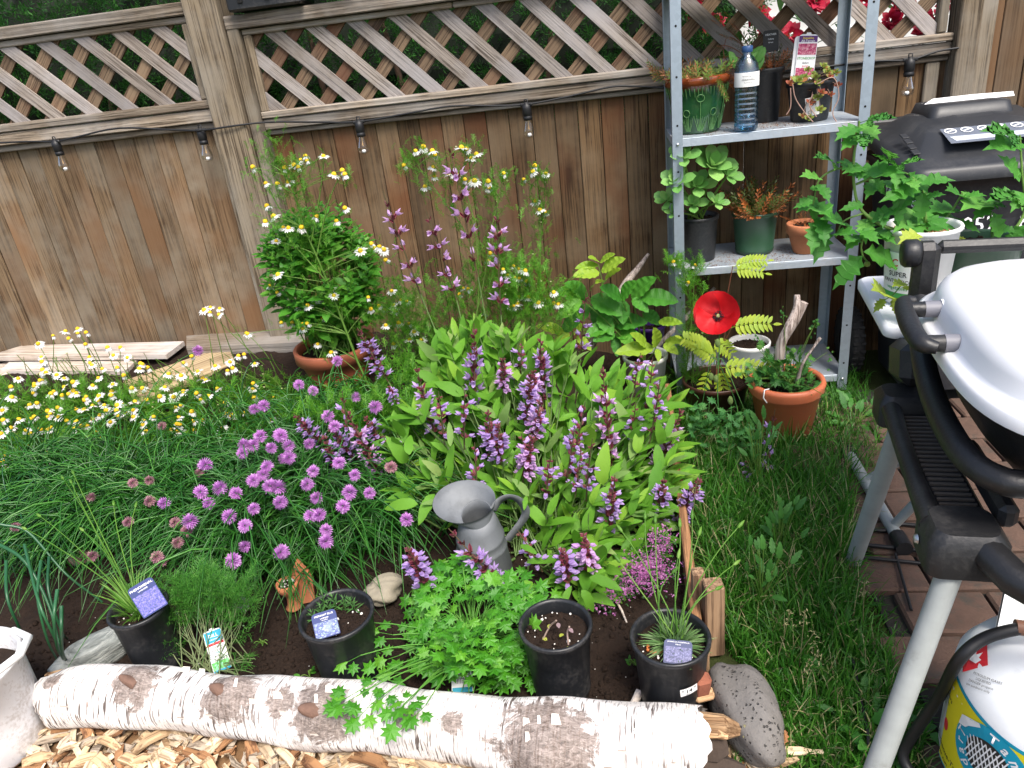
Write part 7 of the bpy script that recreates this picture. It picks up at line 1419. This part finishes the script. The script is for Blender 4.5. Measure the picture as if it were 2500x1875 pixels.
def tleaf(ms, big=True):
    mb = MB(); T = tomlet(); mb.tube([(0, 0, 0), (0, .55, .02)], .012, 4, 0, cap=False)
    pr_ = [(0, .40, 0, 1, .72)]+([(.0, .30, 1, .7, .52), (.0, .30, -1, .7, .52), (0, .10, 1, .5, .30), (0, .10, -1, .5, .30)] if big else [(.0, .28, 1, .7, .42), (.0, .28, -1, .7, .42)])
    for x, y, sx, dy, s in pr_: mb.inst(T, A(x, y, .01)[None], frame(A(sx, dy, -.1)[None]), A(s))
    return mb.mesh('leaf', ms)
TL = [tleaf(TOM), tleaf(TOM, False), tleaf(TOM)]; TLY = [tleaf(TOMY, False)]
LT = MB().add(*tomlet(), 0, False); LT1 = LT.mesh('leaf', TOM); LT2 = LT.mesh('leaf', TOMY)
so_ = tcb+A(0, 0, .168)
def tstem(P_, Y, r0=.0055, r1=.003, root=None, start=None): q = spline(np.vstack(([start] if start is not None else [])+[[aty(a, b, Y)] for a, b in P_]), 6); st.tube(q, np.linspace(r0, r1, len(q)), 7, cap=False); return q
YT = -1.37
tstem([(2180, 560), (2135, 540), (2098, 505), (2085, 450), (2085, 380), (2095, 330), (2098, 295)], YT, .0048, .0022, start=so_+A(-.02, 0, 0)); tstem([(2260, 540), (2255, 500), (2262, 470)], YT, .005, .003, start=so_+A(.01, 0, 0)); tstem([(2085, 415), (2045, 412), (2000, 440), (1985, 500)], YT, .003, .0018); tstem([(2090, 450), (2140, 430), (2200, 420), (2240, 445), (2265, 495)], YT, .003, .0018); tstem([(2130, 540), (2105, 590), (2105, 620), (2118, 640)], YT, .0028, .002); tstem([(2110, 520), (2060, 540), (2040, 580)], YT, .0025, .0016)
tstem([(2205, 690), (2180, 720), (2160, 732)], -1.46, .0016, .001)
def tl(L, Y, ms, k=1.0):
    for a, b in L: p, q = aty(*a, Y+U(-.03, .03)), aty(*b, Y-.04+U(-.03, .02)); part('leaf', random.choice(ms), tom, p, frame(nrm(q-p), A(U(-.2, .2), -.6, .9)), float(np.linalg.norm(q-p))*k)
st_r = 1
tl([((2098, 300), (2165, 280)), ((2095, 310), (2050, 325)), ((2098, 305), (2140, 325)), ((2092, 330), (2065, 350)), ((2098, 320), (2110, 345)), ((2040, 405), (2010, 375)), ((2045, 400), (2062, 390)), ((2000, 435), (1968, 420)), ((2090, 425), (2185, 405)), ((2100, 430), (2080, 420)), ((2165, 415), (2175, 360)), ((2185, 410), (2235, 385)), ((2215, 440), (2240, 450)), ((2240, 445), (2320, 430)), ((2245, 455), (2165, 475)), ((2255, 470), (2245, 535)), ((2262, 480), (2300, 470))], YT, [LT1, LT1, TL[1]], 1.15)
tl([((1998, 450), (2025, 480)), ((1985, 490), (1945, 500)), ((1988, 500), (2020, 510)), ((2000, 530), (2018, 580)), ((1998, 540), (1985, 600)), ((2015, 560), (1995, 625)), ((2040, 570), (2080, 560)), ((2108, 615), (2205, 640)), ((2105, 625), (2040, 690)), ((2100, 560), (2140, 580)), ((2120, 540), (2185, 505)), ((2060, 545), (2030, 520)), ((2130, 560), (2180, 580)), ((2110, 500), (2060, 505)), ((2190, 480), (2200, 540)), ((2260, 540), (2220, 560)), ((2265, 530), (2310, 545)), ((2100, 575), (2070, 600))], YT, [LT1, LT1, LT1], 1.2)
tl([((2240, 570), (2210, 580)), ((2205, 690), (2190, 690)), ((2160, 730), (2138, 755)), ((2165, 725), (2155, 695)), ((2180, 725), (2195, 765)), ((2205, 700), (2225, 705))], -1.45, [LT2], 1.25); part('fruit', MB().lathe([(0, -.007), (.006, -.004), (.0075, 0), (.006, .005), (0, .007)], 12).mesh('fruit', leafm('unripe_fruit', (.28, .36, .08), (.34, .40, .1), scale=4)), tom, aty(2117, 645, YT)); st.build('stems', TOMS, tom, kind='stuff')
for _ in range(34):
    a, b = random.choice(((2085, 420), (2130, 430), (2200, 430), (2250, 470), (2000, 480), (2010, 560), (2105, 560), (2150, 545), (2095, 330), (2240, 540))); a += U(-30, 30); b += U(-28, 28); tl([((a, b), (a+U(-45, 45), b+U(-10, 45)))], YT+.02, [LT1], 1.1)
tb2 = A(.90, -1.30, .7225); tm2 = thing('tomato_seedlings', 'smaller tomato plants in a clear tray behind the grill lid', 'tomato', tb2); rs = pot(tm2, tb2, .09, .13, .08, GREENP, rim=.012, soil=.02); st = MB(); tom = tm2
tstem([(2300, 560), (2330, 505), (2350, 470)], -1.3, .004, .002, start=tb2+A(-.02, 0, .11)); tstem([(2420, 540), (2415, 490)], -1.28, .004, .002, start=tb2+A(.03, 0, .11)); tstem([(2500, 520), (2495, 420), (2490, 330)], -1.28, .004, .002, start=tb2+A(.05, 0, .11))
tl([((2330, 510), (2290, 500)), ((2335, 500), (2385, 490)), ((2345, 480), (2330, 455)), ((2350, 480), (2395, 470)), ((2330, 530), (2280, 540)), ((2335, 540), (2385, 555)), ((2415, 500), (2390, 520)), ((2415, 500), (2450, 500)), ((2410, 490), (2375, 485)), ((2425, 520), (2445, 575)), ((2440, 560), (2480, 560)), ((2495, 340), (2440, 310)), ((2495, 350), (2435, 345)), ((2490, 440), (2465, 385)), ((2495, 470), (2480, 500)), ((2500, 480), (2450, 470)), ((2430, 590), (2400, 620)), ((2500, 550), (2460, 600))], -1.28, [LT1, LT1, TL[1]], 1.25); tl([((2330, 560), (2345, 625)), ((2300, 570), (2320, 600))], -1.3, [LT2, TLY[0]], 1.2); st.build('stems', TOMS, tm2, kind='stuff')
# ================================================================== lawn grass and weeds
GRS = leafm('grass_blade', (.028, .13, .012), (.07, .24, .022), (.13, .32, .045), trans=.3, rough=.42, scale=3, obj=False); GRS2 = leafm('dry_grass', (.32, .30, .13), (.42, .38, .2), trans=.2, scale=3)
lawn = np.array([(1640, 1010), (1720, 960), (2030, 985), (2070, 1080), (2080, 1250), (2095, 1420), (2120, 1560), (2215, 1680), (2270, 1900), (1780, 1900), (1760, 1860), (1870, 1830), (1880, 1700), (1790, 1600), (1745, 1560), (1728, 1450), (1700, 1300), (1660, 1120)])
q = sample(lawn, 11500); B = np.array([atz(a, b, 0) for a, b in q]); pyv = np.array([b for a, b in q]); K = len(B); th = rng.uniform(0, 6.283, K); d = np.stack([np.cos(th), np.sin(th), 0*th], 1)
tall = np.interp(pyv, [1000, 1300, 1550, 1900], [.14, .17, .12, .07]); L = tall*rng.uniform(.5, 1.6, K); mb = ribbons(B-A(0, 0, .012), d, L, rng.uniform(.45, .9, K), .0042*rng.uniform(.6, 1.3, K), 6, rng.uniform(.05, .6, K), 0, MB())
K2 = 900; i = rng.integers(0, K, K2); ribbons(B[i], d[i], tall[i]*1.2, rng.uniform(.5, .85, K2), np.full(K2, .0028), 6, rng.uniform(.1, .6, K2), 1, mb)
def edge_grass(poly, n, hh, mb): q = sample(np.array(poly), n); B = np.array([atz(a, b, 0) for a, b in q]); B[:, 2] = np.where(B[:, 0] < .165, hz(B[:, 0], B[:, 1]), 0); th = rng.uniform(0, 6.283, n); d = np.stack([np.cos(th), np.sin(th), 0*th], 1); ribbons(B-A(0, 0, .01), d, hh*rng.uniform(.5, 1.6, n), rng.uniform(.4, .9, n), .003*rng.uniform(.6, 1.3, n), 6, rng.uniform(.05, .6, n), 0, mb)
edge_grass([(2020, 950), (2120, 960), (2150, 1060), (2130, 1200), (2080, 1100)], 700, .11, mb); edge_grass([(2100, 1400), (2200, 1520), (2270, 1700), (2230, 1700), (2120, 1560)], 160, .06, mb); edge_grass([(1640, 920), (1660, 900), (1720, 1100), (1690, 1120)], 260, .12, mb); edge_grass([(1900, 900), (2060, 880), (2130, 930), (2040, 990)], 420, .10, mb)
lw = mb.build('lawn_grass', [GRS, GRS2]); lw['kind'] = 'stuff'; tag(lw, 'long green grass between the bed edging and the paving', 'grass'); org(lw, (.45, -1.5, 0))
def weedplant(label, cx, cy, n, sp, zz, size, m=HBM, name='weed', cat='weed', base=None):
    b = atz(cx, cy, 0) if base is None else base; r = thing(name, label, cat, b); st = MB()
    for _ in range(n):
        p = b+A(rng.normal(0, sp), rng.normal(0, sp), U(*zz)); part('leaf', random.choice(m), r, p, frame(nrm(p-b+rng.normal(0, .03, 3)), A(0, -.5, 1)), U(*size)); st.tube(bez(b, (b+p)/2+A(0, 0, .02), p, 5), .0012, 4, cap=False)
    st.build('stems', CHAMS, r, kind='stuff'); return r
WDM = [MB().add(*blade(1, .36, 8, .2, .25, .7, .8, .16), 0, True).mesh('leaf', leafm('weed_leaf', (.04, .16, .025), (.08, .25, .04), trans=.25, scale=40))]
weedplant('leafy weed with toothed leaves in the grass between the rock and the grill leg', 1860, 1480, 18, .03, (.06, .20), (.025, .05), WDM); weedplant('broad leaved dock weed low in the grass by the wire stake', 2120, 1760, 18, .05, (.01, .04), (.035, .07), WDM); weedplant('dandelion like weed at the foot of the bin near the orange planter', 2085, 1040, 18, .045, (.02, .08), (.04, .07), WDM); weedplant('tall ragged weed in the grass beside the bed edging', 1900, 1360, 16, .022, (.08, .26), (.03, .05), WDM); weedplant('small leafy weed sprouting under the poppy stems', 1850, 1190, 16, .03, (.10, .30), (.03, .05), WDM)
weedplant('tiny oregano seedling at the foot of the black pot with blue flower tag', 757, 1655, 9, .010, (.005, .02), (.014, .022), MNM, 'seedling', 'seedling', atz(757, 1655, .045)); weedplant('tiny fine leaved seedling on the bare soil by the dill', 643, 1580, 9, .008, (.005, .02), (.014, .024), SPM[:1], 'seedling', 'seedling', atz(643, 1575, .045)); weedplant('tiny green sprout on the soil beside the price stickered pot', 1548, 1620, 7, .006, (.005, .015), (.010, .016), MNM, 'seedling', 'seedling', atz(1548, 1625, .04))
# seed heads standing in the grass
sh = thing('grass_seedheads', 'pale feathery grass seed heads standing above the lawn by the lava rock', 'grass', atz(1950, 1640, 0)); st = MB(); fo = MB()
for a, b, z in ((1965, 1490, .22), (1930, 1490, .20), (2110, 1420, .20), (1975, 1610, .14), (2000, 1590, .15), (1850, 1800, .10), (1880, 1830, .08), (1700, 1180, .28), (1990, 1540, .16), (1820, 1770, .12)):
    p = atz(a, b, z); b0 = A(p[0]+U(-.04, .04), p[1]+.05, 0); st.tube(bez(b0, (b0+p)/2, p, 6), .001, 4, cap=False); n = 22; q = p+np.stack([rng.normal(0, .008, n), rng.normal(0, .006, n), -rng.random(n)*.045], 1); fo.inst(blade(1, .3, 2, .2, .1), q, frame(rng.normal(size=(n, 3))+A(0, 0, .5)), rng.uniform(.005, .010, n))
st.build('stalks', GRS2, sh, kind='stuff'); fo.build('seeds', GRS2, sh, kind='stuff')
# long grass in the far corner by the fence
cg = thing('grass_tuft', 'tuft of long grass at the foot of the fence beside the plank ends', 'grass', atz(-10, 850, .25)); mb = MB()
tuft(mb, A(*atz(-30, 850, .26)), 140, (.15, .38), (.4, .8), .004, .06); mb.build('blades', GRS, cg, kind='stuff')
# dry oak leaf on the grass
tag(ob('dead_leaf', MB().add(*blade(1, .5, 8, .4, .3, .7, .9, .2), 0, True).mesh('dead_leaf', plain('dry_leaf', (.42, .19, .08), .8, .3, 40, .3)), None, m4(atz(1905, 1825, .03), frame(A(.4, .9, .3)), .045)), 'curled brown dead leaf in the grass near the wood splinters', 'leaf')
# darker weeds and low leaves filling the bed between the clumps
fil = MB(); q = sample(np.array([(930, 880), (1000, 860), (1050, 1000), (960, 1100), (860, 1060), (700, 1010), (780, 975), (900, 960)]), 560); p = np.array([aty(a, b, ydep(b, T2)+.06+U(-.05, .12)) for a, b in q]); p[:, 2] = np.maximum(p[:, 2]-.06*rng.random(len(p)), hz(p[:, 0], p[:, 1])); fg = thing('chamomile_plant', 'low feathery chamomile leaves without flowers in front of the mint pot', 'chamomile', (-.8, -.85, .1)); K = len(p)
feathers(fil, p, np.stack([rng.normal(0, .6, K), rng.normal(-.1, .5, K), .4+rng.random(K)*.6], 1), rng.uniform(.04, .08, K)); fil.build('foliage', CHAMG, fg, kind='stuff')
